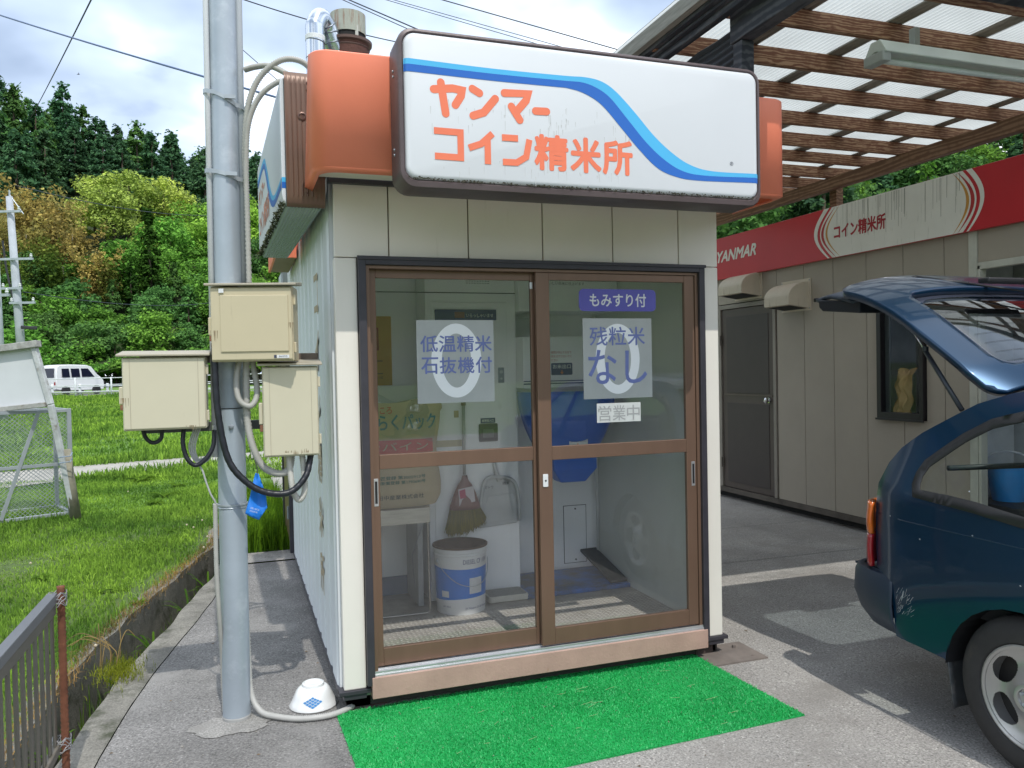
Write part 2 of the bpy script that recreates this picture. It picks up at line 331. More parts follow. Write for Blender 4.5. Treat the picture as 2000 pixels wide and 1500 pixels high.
# concrete lot, slab by the booth, joints
b = MB(); b.grid(lambda u, v: (.03+26*u, -14+44*v, 0.0), 30, 50); b.build('lot', m_lot, kind='structure')
b = MB(); b.grid(lambda u, v: (lambda y: (interp(CRACK, y)+.0020+wob(y, .003)+(.024-interp(CRACK, y)-.007)*u, y, -.002))(-14+17.1*v), 6, 120)
b.build('slab', m_slab, kind='structure')
b = MB(); b.grid(lambda u, v: (lambda y: (interp(CRACK, y)+.01+(.02-interp(CRACK, y))*u, y, .004+.003*v))(3.12+.34*v), 6, 4); b.build('slab_strip', m_patch, kind='structure')
# ditch channel
b = MB()
R_, C_, L_ = ys(LIP_R, .010), ys(CRACK, .003), ys(LIP_L, .014)
for A, B, za, zb in ((lambda y: C_(y)-.0, lambda y: C_(y)+.001, -.004, -.03), (lambda y: R_(y)+.0, lambda y: C_(y)-.0015, .006, .001), (R_, R_, -.36, .006), (L_, R_, -.36, -.36), (L_, L_, .012, -.36), (lambda y: L_(y)-.10-.02*math.sin(y*3), L_, .0, .012)):
    g = strip(A, B, za, zb, 220); b.add(g.v, g.f)
b.build('drainage_ditch', conc, kind='structure')
b = MB(); b.grid(lambda u, v: (lambda y: (L_(y)*(1-u)+R_(y)*u, y, -.335+.02*math.sin(y*7+u*4)))(-14+19*v), 4, 120)
b.build('ditch_mud', M('ditch_mud', (.035, .032, .02), .7, 0, .4, 12, bump=.5), kind='structure')
# path and road
b = MB(); P = [(-12, 3.2), (-2.66, 9.55), (-.95, 10.9), (3, 12.6), (9, 14), (9, 15.6), (3, 13.6), (-.9, 12.1), (-2.97, 11.5), (-12, 9.0)]
b.add([(x, y, .012) for x, y in P], [(0, 1, 8, 9), (1, 2, 7, 8), (2, 3, 6, 7), (3, 4, 5, 6)]); b.build('path', m_path, kind='structure')
RX, RY = Vector((.9449, -.3278, 0)), Vector((.3278, .9449, 0))
def dep(lat, d, z=0): p = Vector((CAM.x, CAM.y, 0))+RX*lat+RY*d; return Vector((p.x, p.y, z))
b = MB(); b.add([dep(-90, 47.2, .37), dep(60, 47.2, .37), dep(60, 54, .37), dep(-90, 54, .37)], [(0, 1, 2, 3)])
b.add([dep(-90, 47.2, .37), dep(60, 47.2, .37), dep(60, 46.6, -.2), dep(-90, 46.6, -.2)], [(3, 2, 1, 0)]); b.build('road', m_asph, kind='structure')
b = MB(); b.add([dep(-90, 47.6, .374), dep(60, 47.6, .374), dep(60, 47.75, .374), dep(-90, 47.75, .374)], [(0, 1, 2, 3)])
b.build('road_line', M('road_paint', (.7, .7, .68), .8), kind='structure')
b = MB(); b.add([dep(-90, 54, .365), dep(60, 54, .365), dep(60, 90, 1.5), dep(-90, 90, 1.5)], [(0, 1, 2, 3)]); b.build('verge', m_field, kind='structure')
# cracks, patches and puddle stains on the lot
b = MB()
for pts in ([(.03, -.9), (-.15, -1.3), (-.2, -2.2)], [(2.1, 1.6), (3.0, 1.62), (4.7, 1.58)], [(2.05, 2.75), (4.7, 2.7)], [(.6, -1.4), (1.5, -1.5), (2.6, -1.35)]):
    pts = bez([(x, y, .0015) for x, y in pts], 30)
    pts = [p+Vector((random.uniform(-.006, .006), random.uniform(-.006, .006), 0)) for p in pts]
    for p, q in zip(pts, pts[1:]): b.add([p+Vector((0, -.002, 0)), q+Vector((0, -.002, 0)), q+Vector((0.001, .0025, 0)), p+Vector((.001, .0025, 0))], [(0, 1, 2, 3)])
b.build('lot_crack', M('crack', (.05, .048, .045), 1), kind='structure')
b = MB(); n = 60
b.add([(-.47+.17*math.cos(2*math.pi*i/n)*(1+.10*math.sin(i*.52)+.05*math.sin(i*1.3)), .08+.10*math.sin(2*math.pi*i/n)*(1+.10*math.cos(i*.62)+.04*math.sin(i*1.7)), .0012) for i in range(n)], [tuple(range(n))])
b.add([(3.2+.22*math.cos(2*math.pi*i/n)*(1+.15*math.sin(i*.5)), 1.2+.07*math.sin(2*math.pi*i/n)*(1+.15*math.cos(i*.7)), .0012) for i in range(n)], [tuple(range(n))])
b.build('mortar_patch', m_patch, kind='structure')
# loose grit on the concrete
V = []; F = []
for k in range(1500):
    x = rng.uniform(-.9, 2.6); y = rng.uniform(-1.3, 1.6)
    if (0 < x < 1.95 and y > -.62): continue
    if x < interp(CRACK, y)+.02: continue
    s = rng.uniform(.0012, .0035) if k > 60 else rng.uniform(.004, .008); b0 = len(V)
    V += [(x-s, y, .0), (x, y-s, 0), (x+s, y, 0), (x, y+s, 0), (x, y, s*.9)]; F += [(b0, b0+1, b0+4), (b0+1, b0+2, b0+4), (b0+2, b0+3, b0+4), (b0+3, b0, b0+4)]
me = bpy.data.meshes.new('grit'); me.from_pydata(V, [], F); me.materials.append(M('grit_stone', (.30, .28, .25), .9, 0, .6, 40)); o = bpy.data.objects.new('grit', me); COL.objects.link(o)
tag(o, 'small loose grit scattered on the concrete', 'grit', kind='stuff')
# ================================================================== GRASS
def cam_px(P):
    v = P-np.array(CAM); z = v@np.array(_d); return 1000+1554*(v@np.array(_r))/z, 750-1554*(v@np.array(_u))/z, z
def blades(name, P, h, wd, mat, lean=.5, label=None, cat='grass', seg=2):
    n = len(P); a = rng.uniform(0, 2*np.pi, n); d = np.stack([np.cos(a), np.sin(a), np.zeros(n)], 1); s = np.stack([-np.sin(a+rng.normal(0, .5, n)), np.cos(a), np.zeros(n)], 1)
    l = (rng.uniform(.1, 1, n)**1.3*lean)[:, None]; h = h[:, None]; wd = wd[:, None]; up = np.array([0, 0, 1.0])
    m1 = P+d*l*h*.30+up*h*.62*(1-l*.2); t = P+d*l*h*.95+up*h*(1-l*.45)
    V = np.stack([P-s*wd/2, P+s*wd/2, m1-s*wd*.42, m1+s*wd*.42, t-s*wd*.06, t+s*wd*.06], 1).reshape(-1, 3)
    F = (np.array([[0, 1, 3, 2], [2, 3, 5, 4]])[None]+6*np.arange(n)[:, None, None]).reshape(-1, 4)
    o = quadmesh(name, V, F, mat); return tag(o, label, cat, kind='stuff')
def quadmesh(name, V, F, mat, link=True):
    me = bpy.data.meshes.new(name); me.vertices.add(len(V)); me.vertices.foreach_set('co', np.asarray(V, dtype=np.float32).ravel())
    me.loops.add(len(F)*4); me.loops.foreach_set('vertex_index', np.asarray(F, dtype=np.int32).ravel()); me.polygons.add(len(F))
    me.polygons.foreach_set('loop_start', np.arange(0, len(F)*4, 4, dtype=np.int32)); me.polygons.foreach_set('loop_total', np.full(len(F), 4, dtype=np.int32))
    me.materials.append(mat); me.update(calc_edges=True)
    if not link: return me
    o = bpy.data.objects.new(name, me); COL.objects.link(o); return o
g_mat = leaf_mat('grass_blade', (.165, .36, .072), .42, .42, hue=(1.22, 1.06, .85))
def clumpy(P, f=1.0):
    o = np.zeros(len(P)); r_ = np.random.default_rng(3)
    for k in range(12):
        a = r_.uniform(0, 6.28); w_ = f*r_.uniform(1.2, 9); o += np.sin((P[:, 0]*np.cos(a)+P[:, 1]*np.sin(a))*w_+r_.uniform(0, 6.28))/w_**.35
    return np.clip(.5+o*.22, 0, 1)
# near lawn
N = 420000; y = rng.uniform(-.9, 9.6, N); xr = np.interp(y, [p[1] for p in LIP_L], [p[0] for p in LIP_L]); x = xr-.02-rng.uniform(0, 1, N)**1.0*(4.6)
P = np.stack([x, y, np.zeros(N)-.01], 1); px, py, z = cam_px(P); keepm = (z > .5) & (px > -260) & (px < 700)
dens = np.clip(2.0/np.maximum(z-1.6, .6), .2, 1); keepm &= rng.uniform(0, 1, N) < dens
edge = (xr-x) < .22; keepm &= ~(edge & (rng.uniform(0, 1, N) < .45+.35*np.sin(y*3.1)))
P = P[keepm]; z = z[keepm]; c = clumpy(P); h = rng.uniform(.022, .062, len(P))*(.55+1.0*c)*(1+np.clip((z-5)*.05, 0, .4)); wd = rng.uniform(.0032, .0065, len(P))*np.clip(z/4.2, 1, 2.4)
blades('lawn_grass', P, h, wd, g_mat, 1.0, 'short bright green grass covering the lawn left of the ditch')
# unmown tuft strip behind the slab, beside the booth
N = 5200; P = np.stack([rng.uniform(-.44, .02, N), rng.uniform(3.47, 6.4, N), np.zeros(N)], 1)
blades('tall_grass', P, rng.uniform(.12, .34, N), rng.uniform(.005, .010, N), leaf_mat('tall_grass_blade', (.10, .25, .03), .3, .35), .75, 'taller feathery grass growing behind the slab beside the booth')
# far field beyond the path
N = 60000; d = 11.5+rng.uniform(0, 1, N)**1.4*35; lt = -rng.uniform(.2, .72, N)*d
P = np.array([[CAM.x, CAM.y, 0]])+lt[:, None]*np.array([[RX.x, RX.y, 0]])+d[:, None]*np.array([[RY.x, RY.y, 0]])
P[:, 2] = np.array([gz(0, q) for q in P[:, 1]])-.02; inpath = np.array([inpoly(a, c_, [(-12, 3.4), (-2.66, 9.75), (-.95, 11.1), (3, 12.8), (9, 14), (9, 15.6), (3, 13.6), (-.9, 12.0), (-2.97, 11.3), (-12, 8.8)]) for a, c_ in P[:, :2]])
P = P[~inpath]; d = d[~inpath]; c = clumpy(P, .5)
blades('field_grass', P, rng.uniform(.06, .15, len(P))*(.6+.8*c)*(1+d*.012), .009+d*.0011, g_mat, 1.1, 'mown grass of the field between the path and the road')
# ================================================================== HILLSIDE AND TREES
def hill_h(az, d):
    """az in degrees from the view axis, d metres from the camera"""
    crest = 150; el = np.interp(az, [-60, -34, -21, -15, -5, 10, 30, 60], [17.5, 17.2, 12.0, 11.2, 9.5, 10, 15, 14]); H = crest*math.tan(D2R(el))
    t = (d-66)/(crest-66); s = 0 if t <= 0 else (1 if t >= 1.25 else t)
    return 1.0+H*(min(s, 1)**1.08) if s > 0 else .9
def polar(az, d): return dep(d*math.tan(D2R(az)) if abs(az) < 60 else d*math.sin(D2R(az)), d if abs(az) < 60 else d*math.cos(D2R(az)))
m_hill = M('wooded_hill_soil', (.030, .050, .014), 1, 0, .4, .15, col2=(.06, .075, .02), d2=.5, s2=.3, bump=.3, bs=2)
b = MB()
b.grid(lambda u, v: (lambda az, d: (lambda p: (p.x, p.y, hill_h(az, d)+1.2*math.sin(az*.6+d*.08)))(polar(az, d)))(-58+116*u, 62+130*v), 70, 30); b.build('hill', m_hill, kind='structure', smooth=True)
# hills behind the camera (seen in the door glass)
b = MB()
def hb(u, v):
    a = D2R(65+230*u); r = 110+90*v; h = (20+11*math.sin(a*3.1+.6)+7*math.sin(a*7.3)+2*math.sin(a*19))*min(1, v*1.6)+1.5*math.sin(a*60+v*9)*v
    return (CAM.x+r*math.sin(a+_yaw), CAM.y+r*math.cos(a+_yaw), -.5+h)
b.grid(hb, 160, 8); b.build('hill', M('far_wooded_hill', (.07, .11, .05), 1, 0, .5, .2, col2=(.12, .16, .06), d2=.5, s2=.08), kind='structure', smooth=False)
bark = M('bark', (.10, .075, .055), .95, 0, .3, 6, bump=.5, bs=20)
bark_pale = M('pale_bark', (.30, .27, .23), .95, 0, .3, 6)
leafm = leaf_mat('tree_leaf', None, .45, .30, objcol=True, hue=(1.12, 1.03, .75))
def cards(C, Nn, size, flat=.5):
    n = len(C); Nn = Nn+rng.normal(0, flat, (n, 3)); Nn /= np.linalg.norm(Nn, axis=1)[:, None]+1e-9
    t = np.cross(Nn, rng.normal(0, 1, (n, 3))); t /= np.linalg.norm(t, axis=1)[:, None]+1e-9; bb = np.cross(Nn, t); s = np.asarray(size)[:, None]
    k = rng.uniform(.55, 1.0, (n, 1))
    V = np.stack([C-t*s, C-bb*s*k*.8, C+t*s, C+bb*s*k*.8], 1).reshape(-1, 3); F = np.arange(n*4).reshape(-1, 4); return V, F
def conifer_mesh(H=13, R=2.5, n=2300, droop=.25, name='conifer_crown'):
    nb = 110; hb_ = rng.uniform(.04, .985, nb); az = rng.uniform(0, 2*np.pi, nb); rb = R*(1-hb_**2.5)**.75*rng.uniform(.62, 1.12, nb)
    k = rng.integers(0, nb, n); t = rng.uniform(.12, 1, n)**.6; C = np.zeros((n, 3)); r = rb[k]*t
    a = az[k]+rng.normal(0, .22, n)*(.4+.6*t); C[:, 0] = r*np.cos(a); C[:, 1] = r*np.sin(a); C[:, 2] = hb_[k]*H-droop*r+.18*rng.normal(0, 1, n)+.12*r*t
    Nn = np.stack([np.cos(a)*.5, np.sin(a)*.5, np.full(n, .8)], 1); top = np.zeros((60, 3)); top[:, 2] = H*rng.uniform(.93, 1.03, 60); top[:, :2] = rng.normal(0, .45, (60, 2))
    V, F = cards(np.vstack([C, top]), np.vstack([Nn, np.tile([0, .3, .9], (60, 1))]), rng.uniform(.15, .36, n+60)*(H/13)**.5, .45); return quadmesh(name, V, F, leafm, False)
def broad_mesh(H=9, R=4, n=3000, name='broadleaf_crown', lobes=22, sq=.8, leaf=(.14, .30)):
    L = []
    for i in range(lobes):
        v = rng.normal(0, 1, 3); v /= np.linalg.norm(v); v[2] = v[2]*.95+.12; q = rng.uniform(.45, .95); L.append((v*[R*q, R*q, H*.44*q]+[0, 0, H*.50], R*rng.uniform(.26, .44)))
    Cc = []; Nn = []
    for k in range(n):
        c, r = L[k % lobes]; v = rng.normal(0, 1, 3); v /= np.linalg.norm(v); v[2] = v[2]*.8+.2; rr = r*rng.uniform(.72, 1.12) if rng.random() < .8 else r*rng.uniform(.2, .8)
        Cc.append(c+v*rr*[1, 1, sq]); Nn.append(v*.6+[0, 0, .6])
    V, F = cards(np.array(Cc), np.array(Nn), rng.uniform(leaf[0], leaf[1], n), .5); return quadmesh(name, V, F, leafm, False)
def bamboo_mesh(H=9, R=2.6, n=2600):
    C = []; Nn = []
    for k in range(16):
        a = rng.uniform(0, 6.28); q = rng.uniform(0, .7)*R; x0, y0 = q*math.cos(a), q*math.sin(a); lean = rng.uniform(.1, .35); b_ = rng.uniform(0, 6.28); hh = H*rng.uniform(.75, 1.05)
        for i in range(n//16):
            t = rng.uniform(.25, 1)**.8; r = .75*math.sin(min(1, t)*2.6)+.15
            C.append([x0+lean*hh*t*t*math.cos(b_)+rng.normal(0, r*.5), y0+lean*hh*t*t*math.sin(b_)+rng.normal(0, r*.5), hh*t*(1-.15*t)+rng.normal(0, .3)]); Nn.append([0, 0, 1])
    V, F = cards(np.array(C), np.array(Nn), rng.uniform(.12, .26, len(C)), .8); return quadmesh('bamboo_crown', V, F, leafm, False)
def trunk_mesh(H, r, limbs=0, mat=bark, name='trunk'):
    b = MB(); b.tube([(0, 0, -1), (.05, .02, H*.3), (-.04, .06, H*.65), (0, 0, H*.92)], r, 7, rf=lambda t, i: r*(1.25-t*1.05))
    for i in range(limbs):
        a = i*2.4; z0 = H*(.22+.09*i); l = H*.26; b.tube([(0, 0, z0), (l*.5*math.cos(a), l*.5*math.sin(a), z0+l*.4), (l*math.cos(a), l*math.sin(a), z0+l*.95)], r*.4, 5, rf=lambda t, i: r*.45*(1-t*.75))
    return b.mesh(name, [mat], smooth=True)
PROTO = {}
PROTO['con'] = [(conifer_mesh(12, 2.9, 4200), trunk_mesh(12, .22)), (conifer_mesh(13, 1.9, 2400, droop=.35), trunk_mesh(13, .2)), (conifer_mesh(11, 3.3, 4600), trunk_mesh(11.5, .24)), (conifer_mesh(12.5, 3.1, 4400, .15), trunk_mesh(13, .24))]
PROTO['bro'] = [(broad_mesh(9, 3.6, 4400, lobes=30), trunk_mesh(7, .2, 5)), (broad_mesh(10, 4.2, 5200, lobes=38), trunk_mesh(8, .24, 5)), (broad_mesh(8, 3.3, 3600, lobes=24), trunk_mesh(6, .18, 4)), (broad_mesh(11, 3.6, 4400, lobes=32, sq=1.0), trunk_mesh(9, .22, 6))]
PROTO['bam'] = [(bamboo_mesh(9, 2.6), trunk_mesh(7, .06, 3, bark_pale)), (bamboo_mesh(10, 2.2), trunk_mesh(8, .06, 3, bark_pale))]
PROTO['shr'] = [(broad_mesh(3.2, 2.2, 1700, 'shrub_crown', 12, .7, (.09, .2)), trunk_mesh(2, .08, 4)), (broad_mesh(4.2, 2.5, 1900, 'shrub_crown', 14, .8, (.10, .22)), trunk_mesh(2.6, .09, 4))]
KN = {'con': ('cedar_tree', 'tree'), 'bro': ('broadleaf_tree', 'tree'), 'bam': ('bamboo_clump', 'bamboo'), 'shr': ('shrub', 'shrub')}
PX = [None]
def tree(kind, p, sc, col, label, group, var=None):
    cm, tm = PROTO[kind][random.randrange(len(PROTO[kind])) if var is None else var]; nm, cat = KN[kind]
    if group and PX[0] is not None:
        q_ = PX[0]; w_ = 'beyond the left edge' if q_ < 0 else 'left of the service pole' if q_ < 400 else 'behind the service pole' if q_ < 485 else 'right of the service pole' if q_ < 800 else ''
        if w_: label = label+', '+w_; group = group+', '+w_
    r = thing(nm, label, cat, p, group, random.uniform(0, 6.28)); s = sc*random.uniform(.92, 1.08); r.scale = (s*random.uniform(.9, 1.1), s*random.uniform(.9, 1.1), s)
    t = bpy.data.objects.new('trunk', tm); COL.objects.link(t); t.parent = r
    c = bpy.data.objects.new('crown', cm); COL.objects.link(c); c.parent = r; k = random.uniform(.82, 1.2); c.color = (col[0]*k*random.uniform(.9, 1.1), col[1]*k, col[2]*k, 1); return r
DG, MG, YG, BG, OC, LG = (.070, .160, .092), (.095, .215, .075), (.37, .49, .14), (.25, .46, .09), (.33, .30, .12), (.14, .31, .065)  # cedar green DG holds distance haze as a paler, bluer leaf tone
def px_az(px): return math.degrees(math.atan((px-1000)/1554))
def plant(kind, px, d, sc, col, label, group, sink=0, var=None):
    PX[0] = px
    az = px_az(px); p = polar(az, d); p.z = hill_h(az, d)-.3-sink
    if kind == 'con' and var is None: var = random.choice([0, 2, 3])
    return tree(kind, p, sc, col, label, group, var)
gC = 'dark cedars on the upper hillside'; lC = 'dark green cedar on the '
k = 0
for row, d in enumerate([110, 120, 129, 137, 145, 152]):
    px = -420+(row % 2)*35
    while px < 720:
        if not (560 < px < 1000) and not (d < 122 and 120 < px < 560): plant('con', px+random.uniform(-16, 16), d+random.uniform(-3, 3), random.uniform(.9, 1.18), DG if random.random() < .78 else MG, lC+('skyline ridge' if d > 140 else 'upper hillside below the ridge'), gC+(' ridge' if d > 140 else ''))
        px += 52 if px < 500 else 95
# middle band: yellow-green and bright green broadleaves, ochre bamboo, green bamboo
gM, gB = 'broadleaf trees on the lower hillside', 'bamboo on the lower hillside'
mid = [('bro', 195, 96, .95, YG, 0), ('bro', 262, 99, 1.0, YG, 1), ('bro', 232, 92, .85, YG, 3), ('bro', 170, 92, .7, YG, 2), ('bro', 330, 102, .9, YG, 1), ('bro', 390, 95, .95, BG, 0), ('bro', 445, 92, 1.0, BG, 1), ('bro', 480, 98, .9, BG, 3), ('bro', 365, 88, .8, BG, 2), ('bro', 520, 95, .9, BG, 0), ('bro', 560, 98, .9, LG, 1), ('bro', 600, 96, .9, LG, 2), ('bro', 345, 93, .7, YG, 2), ('bro', 300, 88, .7, YG, 0)]
for kd, px, d, sc, col, v in mid:
    d += 15; sc *= 1.08
    plant(kd, px, d, sc, col, 'pale yellow-green broadleaf tree on the lower hillside' if col is YG else 'fresh bright green broadleaf tree on the lower hillside', gM+(', yellow-green ones' if col is YG else ', bright green ones'), 0, v)
for px, d, sc, col in [(20, 98, .95, OC), (60, 94, .95, OC), (100, 98, .95, OC), (150, 94, .9, OC), (190, 89, .8, OC), (-30, 96, .95, OC), (-90, 97, 1.0, OC), (125, 103, .9, OC), (45, 104, .9, OC), (95, 84, .8, (.14, .19, .05)), (215, 82, .7, (.15, .17, .05)), (130, 82, .75, (.11, .17, .04)), (30, 80, .7, (.12, .18, .04)), (-160, 90, .9, OC)]:
    oc = col is OC
    if oc: d -= 7
    plant('bam', px, d, sc*1.15, col, 'ochre-brown bamboo clump on the lower hillside' if oc else 'dull green bamboo clump near the foot of the hillside', gB+(', ochre ones' if oc else ', green ones'))
plant('con', 300, 84, .82, (.045, .11, .025), 'lone dark conical cedar standing in front of the yellow-green trees', None, 0, 1)
plant('con', 262, 82, .5, (.05, .12, .03), 'short narrow cedar just left of the lone dark conical cedar', None, 0, 1)
for row, (d, sc) in enumerate([(98, .95), (91, .9), (84, .85), (79, .78), (75, .72), (71, .62)]):
    px = -420+random.uniform(0, 40)
    while px < 760:
        if not (px < 215 and row < 2) and not (255 < px < 330 and row < 2):
            rr = random.random(); kd, col = ('bro', MG) if rr < .42 else ('con', MG) if rr < .60 else ('bro', LG)
            nm_ = {('bro', 1): 'mid green broadleaf tree at the foot of the hillside', ('con', 1): 'mid green cedar at the foot of the hillside', ('bro', 2): 'light green broadleaf tree at the foot of the hillside'}[(kd, 1 if col is MG else 2)]
            plant(kd, px+random.uniform(-10, 10), d+random.uniform(-2, 2), sc*random.uniform(.8, 1.05)*(.75 if kd == 'con' else 1), col, nm_, nm_.replace('tree', 'trees').replace('cedar', 'cedars'), .8)
        px += random.uniform(66, 96)
px = -300
while px < 720:
    az = px_az(px); p = polar(az, 66+random.uniform(-3, 3)); p.z = .6
    col = random.choice([BG, LG, LG, (.20, .26, .05)])
    PX[0] = px; tree('shr', p, random.uniform(.9, 1.3), col, 'low light green shrub along the roadside below the hill', 'shrubs along the roadside'); px += random.uniform(44, 70)
# the slope hidden behind the booth from here
for row, (d, sc, kd) in enumerate([(152, 1.05, 'con'), (143, 1.05, 'con'), (132, 1.0, 'con'), (118, 1.0, 'bro'), (104, 1.0, 'bro'), (90, .9, 'bro'), (78, .85, 'bro')]):
    px = 590+row*9
    while px < 1060:
        if px > 700 or row > 2: plant(kd, px+random.uniform(-12, 12), d+random.uniform(-3, 3), sc*random.uniform(.9, 1.15), DG if kd == 'con' else random.choice([MG, LG, BG]), 'tree on the slope hidden behind the booth', 'trees on the slope hidden behind the booth')
        px += 66
# wood behind the second building (shows over its roof)
PXN = lambda: (PX.__setitem__(0, None), None)[1]
gR = 'trees behind the brown-grey building'
for row, (d, sc) in enumerate([(62, .9), (74, 1.0), (90, 1.0), (108, 1.0)]):
    px = 1060+row*20; PX[0] = None
    while px < 2350:
        az = px_az(px); p = polar(az, d+random.uniform(-3, 3)); p.z = hill_h(az, d+14)*.9-1.0+row*.5+(2.5 if row == 0 else 0)
        kd = 'bro' if random.random() < .7 else 'con'
        tree(kd, p, sc*random.uniform(.95, 1.25), random.choice([MG, MG, LG, DG]), 'green tree on the slope behind the brown-grey building' if kd == 'bro' else 'conifer on the slope behind the brown-grey building', gR+('' if kd == 'bro' else ', conifers')); px += 92
# ================================================================== COIN RICE-POLISHING BOOTH
booth = thing('rice_polishing_booth', 'small cream rice-polishing booth with brown glass sliding doors under an orange cornice', 'building', (.97, 0, 0))
white_in = M('white_enamel', (.90, .91, .92), .35, 0, .04, 3, col2=(.66, .66, .62), d2=.66, s2=5)
grey_in = M('grey_inner_wall', (.66, .68, .63), .5, 0, .05, 2, col2=(.58, .59, .54), d2=.6, s2=2)
pink = M('pink_primer_sill', (.46, .30, .245), .6, 0, .1, 8, col2=(.30, .13, .06), d2=.63, s2=9, bump=.2)
alum = M('bright_aluminium', (.62, .63, .64), .3, .7, .08, 9)
navy = M('navy_print', (.035, .045, .16), .45, 0, .05, 5)
white_p = M('white_print', (.72, .73, .74), .5, 0, .02, 5)
# corner posts, front panels above the door (recessed joints), door frame
for x0, x1 in ((0.0, .098), (1.847, 1.941)):
    b = MB(); b.box(x0, x1, 0, .05, .104, 2.0075); b.build('corner_post', cream, booth, bevel=.006)
sx = [0, .242, .610, .977, 1.345, 1.712, 1.941]
for a, c in zip(sx, sx[1:]):
    b = MB(); b.box(a+.003, c-.003, 0, .03, 2.011, 2.46); b.build('wall_panel', cream, booth, bevel=.002)
b = MB(); b.box(.01, 1.93, .012, .05, 2.02, 2.45); b.build('joint_backing', M('joint_brown', (.12, .09, .06), .8), booth)
for x0, x1 in ((-.022, .118), (1.835, 1.965)):
    b = MB(); b.box(x0, x1, -.012, .06, .086, .104); b.box(x0+.02, x1-.02, -.004, .05, .062, .086); b.build('base_flashing', dark_al, booth, bevel=.002)
b = MB(); b.box(.100, .1335, -.030, .05, .12, 2.010); b.box(1.8135, 1.845, -.030, .05, .10, 2.010); b.box(.1335, 1.8135, -.030, .05, 1.977, 2.010)
b.box(.095, 1.85, -.036, -.031, 1.998, 2.014); b.build('door_frame', dark_al, booth, bevel=.002)
b = MB(); b.box(.134, .150, -.012, .06, .17, 1.976); b.box(1.797, 1.813, -.012, .06, .17, 1.976); b.box(.150, 1.797, -.012, .06, 1.962, 1.976); b.build('door_jamb', brown_al, booth, bevel=.001)
b = MB(); b.box(.13, 1.82, -.020, .07, .158, .168); b.box(.13, 1.82, -.018, -.014, .168, .178); b.box(.13, 1.82, .024, .028, .168, .176); b.box(.13, 1.82, -.024, -.020, .128, .165)
b.build('door_track', alum, booth, bevel=.001)
b = MB(); b.box(.120, 1.832, -.034, .03, .062, .157); b.build('sill', pink, booth, bevel=.003)
b = MB(); b.box(.02, 1.92, .04, .12, .012, .075); b.box(.02, .12, .04, 4.2, .0, .075); b.box(1.84, 1.93, .04, 4.2, .0, .075); b.build('base_frame', M('underfloor_steel', (.05, .045, .04), .8, 0, .3, 8), booth)
b = MB(); b.box(.10, .20, .06, .18, .0, .060); b.build('foot', rust, booth, bevel=.003)
b = MB(); b.box(1.80, 1.90, .03, .13, .0, .060); b.build('foot', M('foot_dark', (.07, .05, .045), .85), booth, bevel=.003)
# left side: clad in narrow upright panels, then a brown service door
yy = [0.052+.2605*i for i in range(12)]
for a, c in zip(yy, yy[1:]):
    b = MB(); n = 8
    b.grid(lambda u, v: (-.012-.006*(1 if .12 < u < .88 else 0)*min(1, (u-.12)/.05, (.88-u)/.05) if .12 < u < .88 else -.012, a+.002+(c-a-.004)*u, .10+2.30*v), 28, 1)
    b.box(-.011, .012, a+.003, c-.003, .10, 2.40); b.build('side_panel', side_white, booth)
b = MB(); b.box(.006, .03, .05, 4.25, .09, 2.45); b.build('side_wall_core', M('joint_grey', (.2, .21, .21), .8), booth)
b = MB(); b.box(-.022, .0, .0, 2.93, .080, .100); b.build('side_flashing', dark_al, booth)
b = MB(); b.box(-.045, .006, 2.93, 3.0, .09, 2.12); b.box(-.045, .006, 3.80, 3.87, .09, 2.12); b.box(-.045, .006, 3.0, 3.80, 2.05, 2.12); b.build('side_door_frame', dark_al, booth, bevel=.003)
b = MB(); b.box(-.025, .0, 3.003, 3.797, .10, 1.08); b.box(-.025, .0, 3.003, 3.797, 1.10, 2.047); b.box(-.034, -.0255, 3.04, 3.76, .16, .98); b.box(-.034, -.0255, 3.04, 3.76, 1.16, 1.98)
b.build('side_door', brown_al, booth, bevel=.004)
for z in (.35, 1.75):
    b = MB(); b.cyl((-.05, 3.0, z), (-.05, 3.0, z+.10), .010, 10); b.build('hinge', galv2, booth)
b = MB(); b.box(-.012, .006, 3.88, 4.25, .10, 2.40); b.build('side_panel', side_white, booth)
# faded upright lettering on the left side
faded = M('faded_orange_paint', (.45, .36, .25), .7, 0, .2, 20, col2=(.50, .54, .54), d2=.56, s2=14)
b = MB()
for i, ch in enumerate('コイン精米所'):
    z1 = 2.02-.285*i; b.text(ch, (-.0193, .74, z1-.215), (0, -1, 0), Z3, .19, .20, bold=.03)
b.build('lettering', faded, booth)
# right side, back, roof, ceiling
for i in range(8):
    b = MB(); a = .052+i*.52; b.box(1.930, 1.953, a+.003, a+.517, .10, 2.40); b.build('side_panel', cream, booth)
b = MB(); b.box(.012, 1.928, 4.21, 4.25, .1, 2.44); b.build('back_wall', cream, booth)
b = MB(); b.box(-.02, 1.97, .055, 4.27, 2.47, 2.52); b.box(-.02, 1.97, .03, .08, 2.52, 2.66); b.build('roof', M('roof_metal', (.30, .28, .26), .6, .2, .2, 3), booth)
b = MB(); b.box(.035, 1.905, .055, 1.50, 2.40, 2.44); b.build('ceiling', M('ceiling_board', (.80, .80, .76), .8), booth)
b = MB(); b.box(.032, .045, .055, 1.44, .12, 2.40); b.build('inner_wall', grey_in, booth)
b = MB(); b.box(1.903, 1.920, .055, 1.44, .12, 2.40); b.build('inner_wall', grey_in, booth)
b = MB(); b.box(.046, 1.902, 1.44, 1.47, .12, 2.40); b.build('inner_back_wall', white_in, booth)
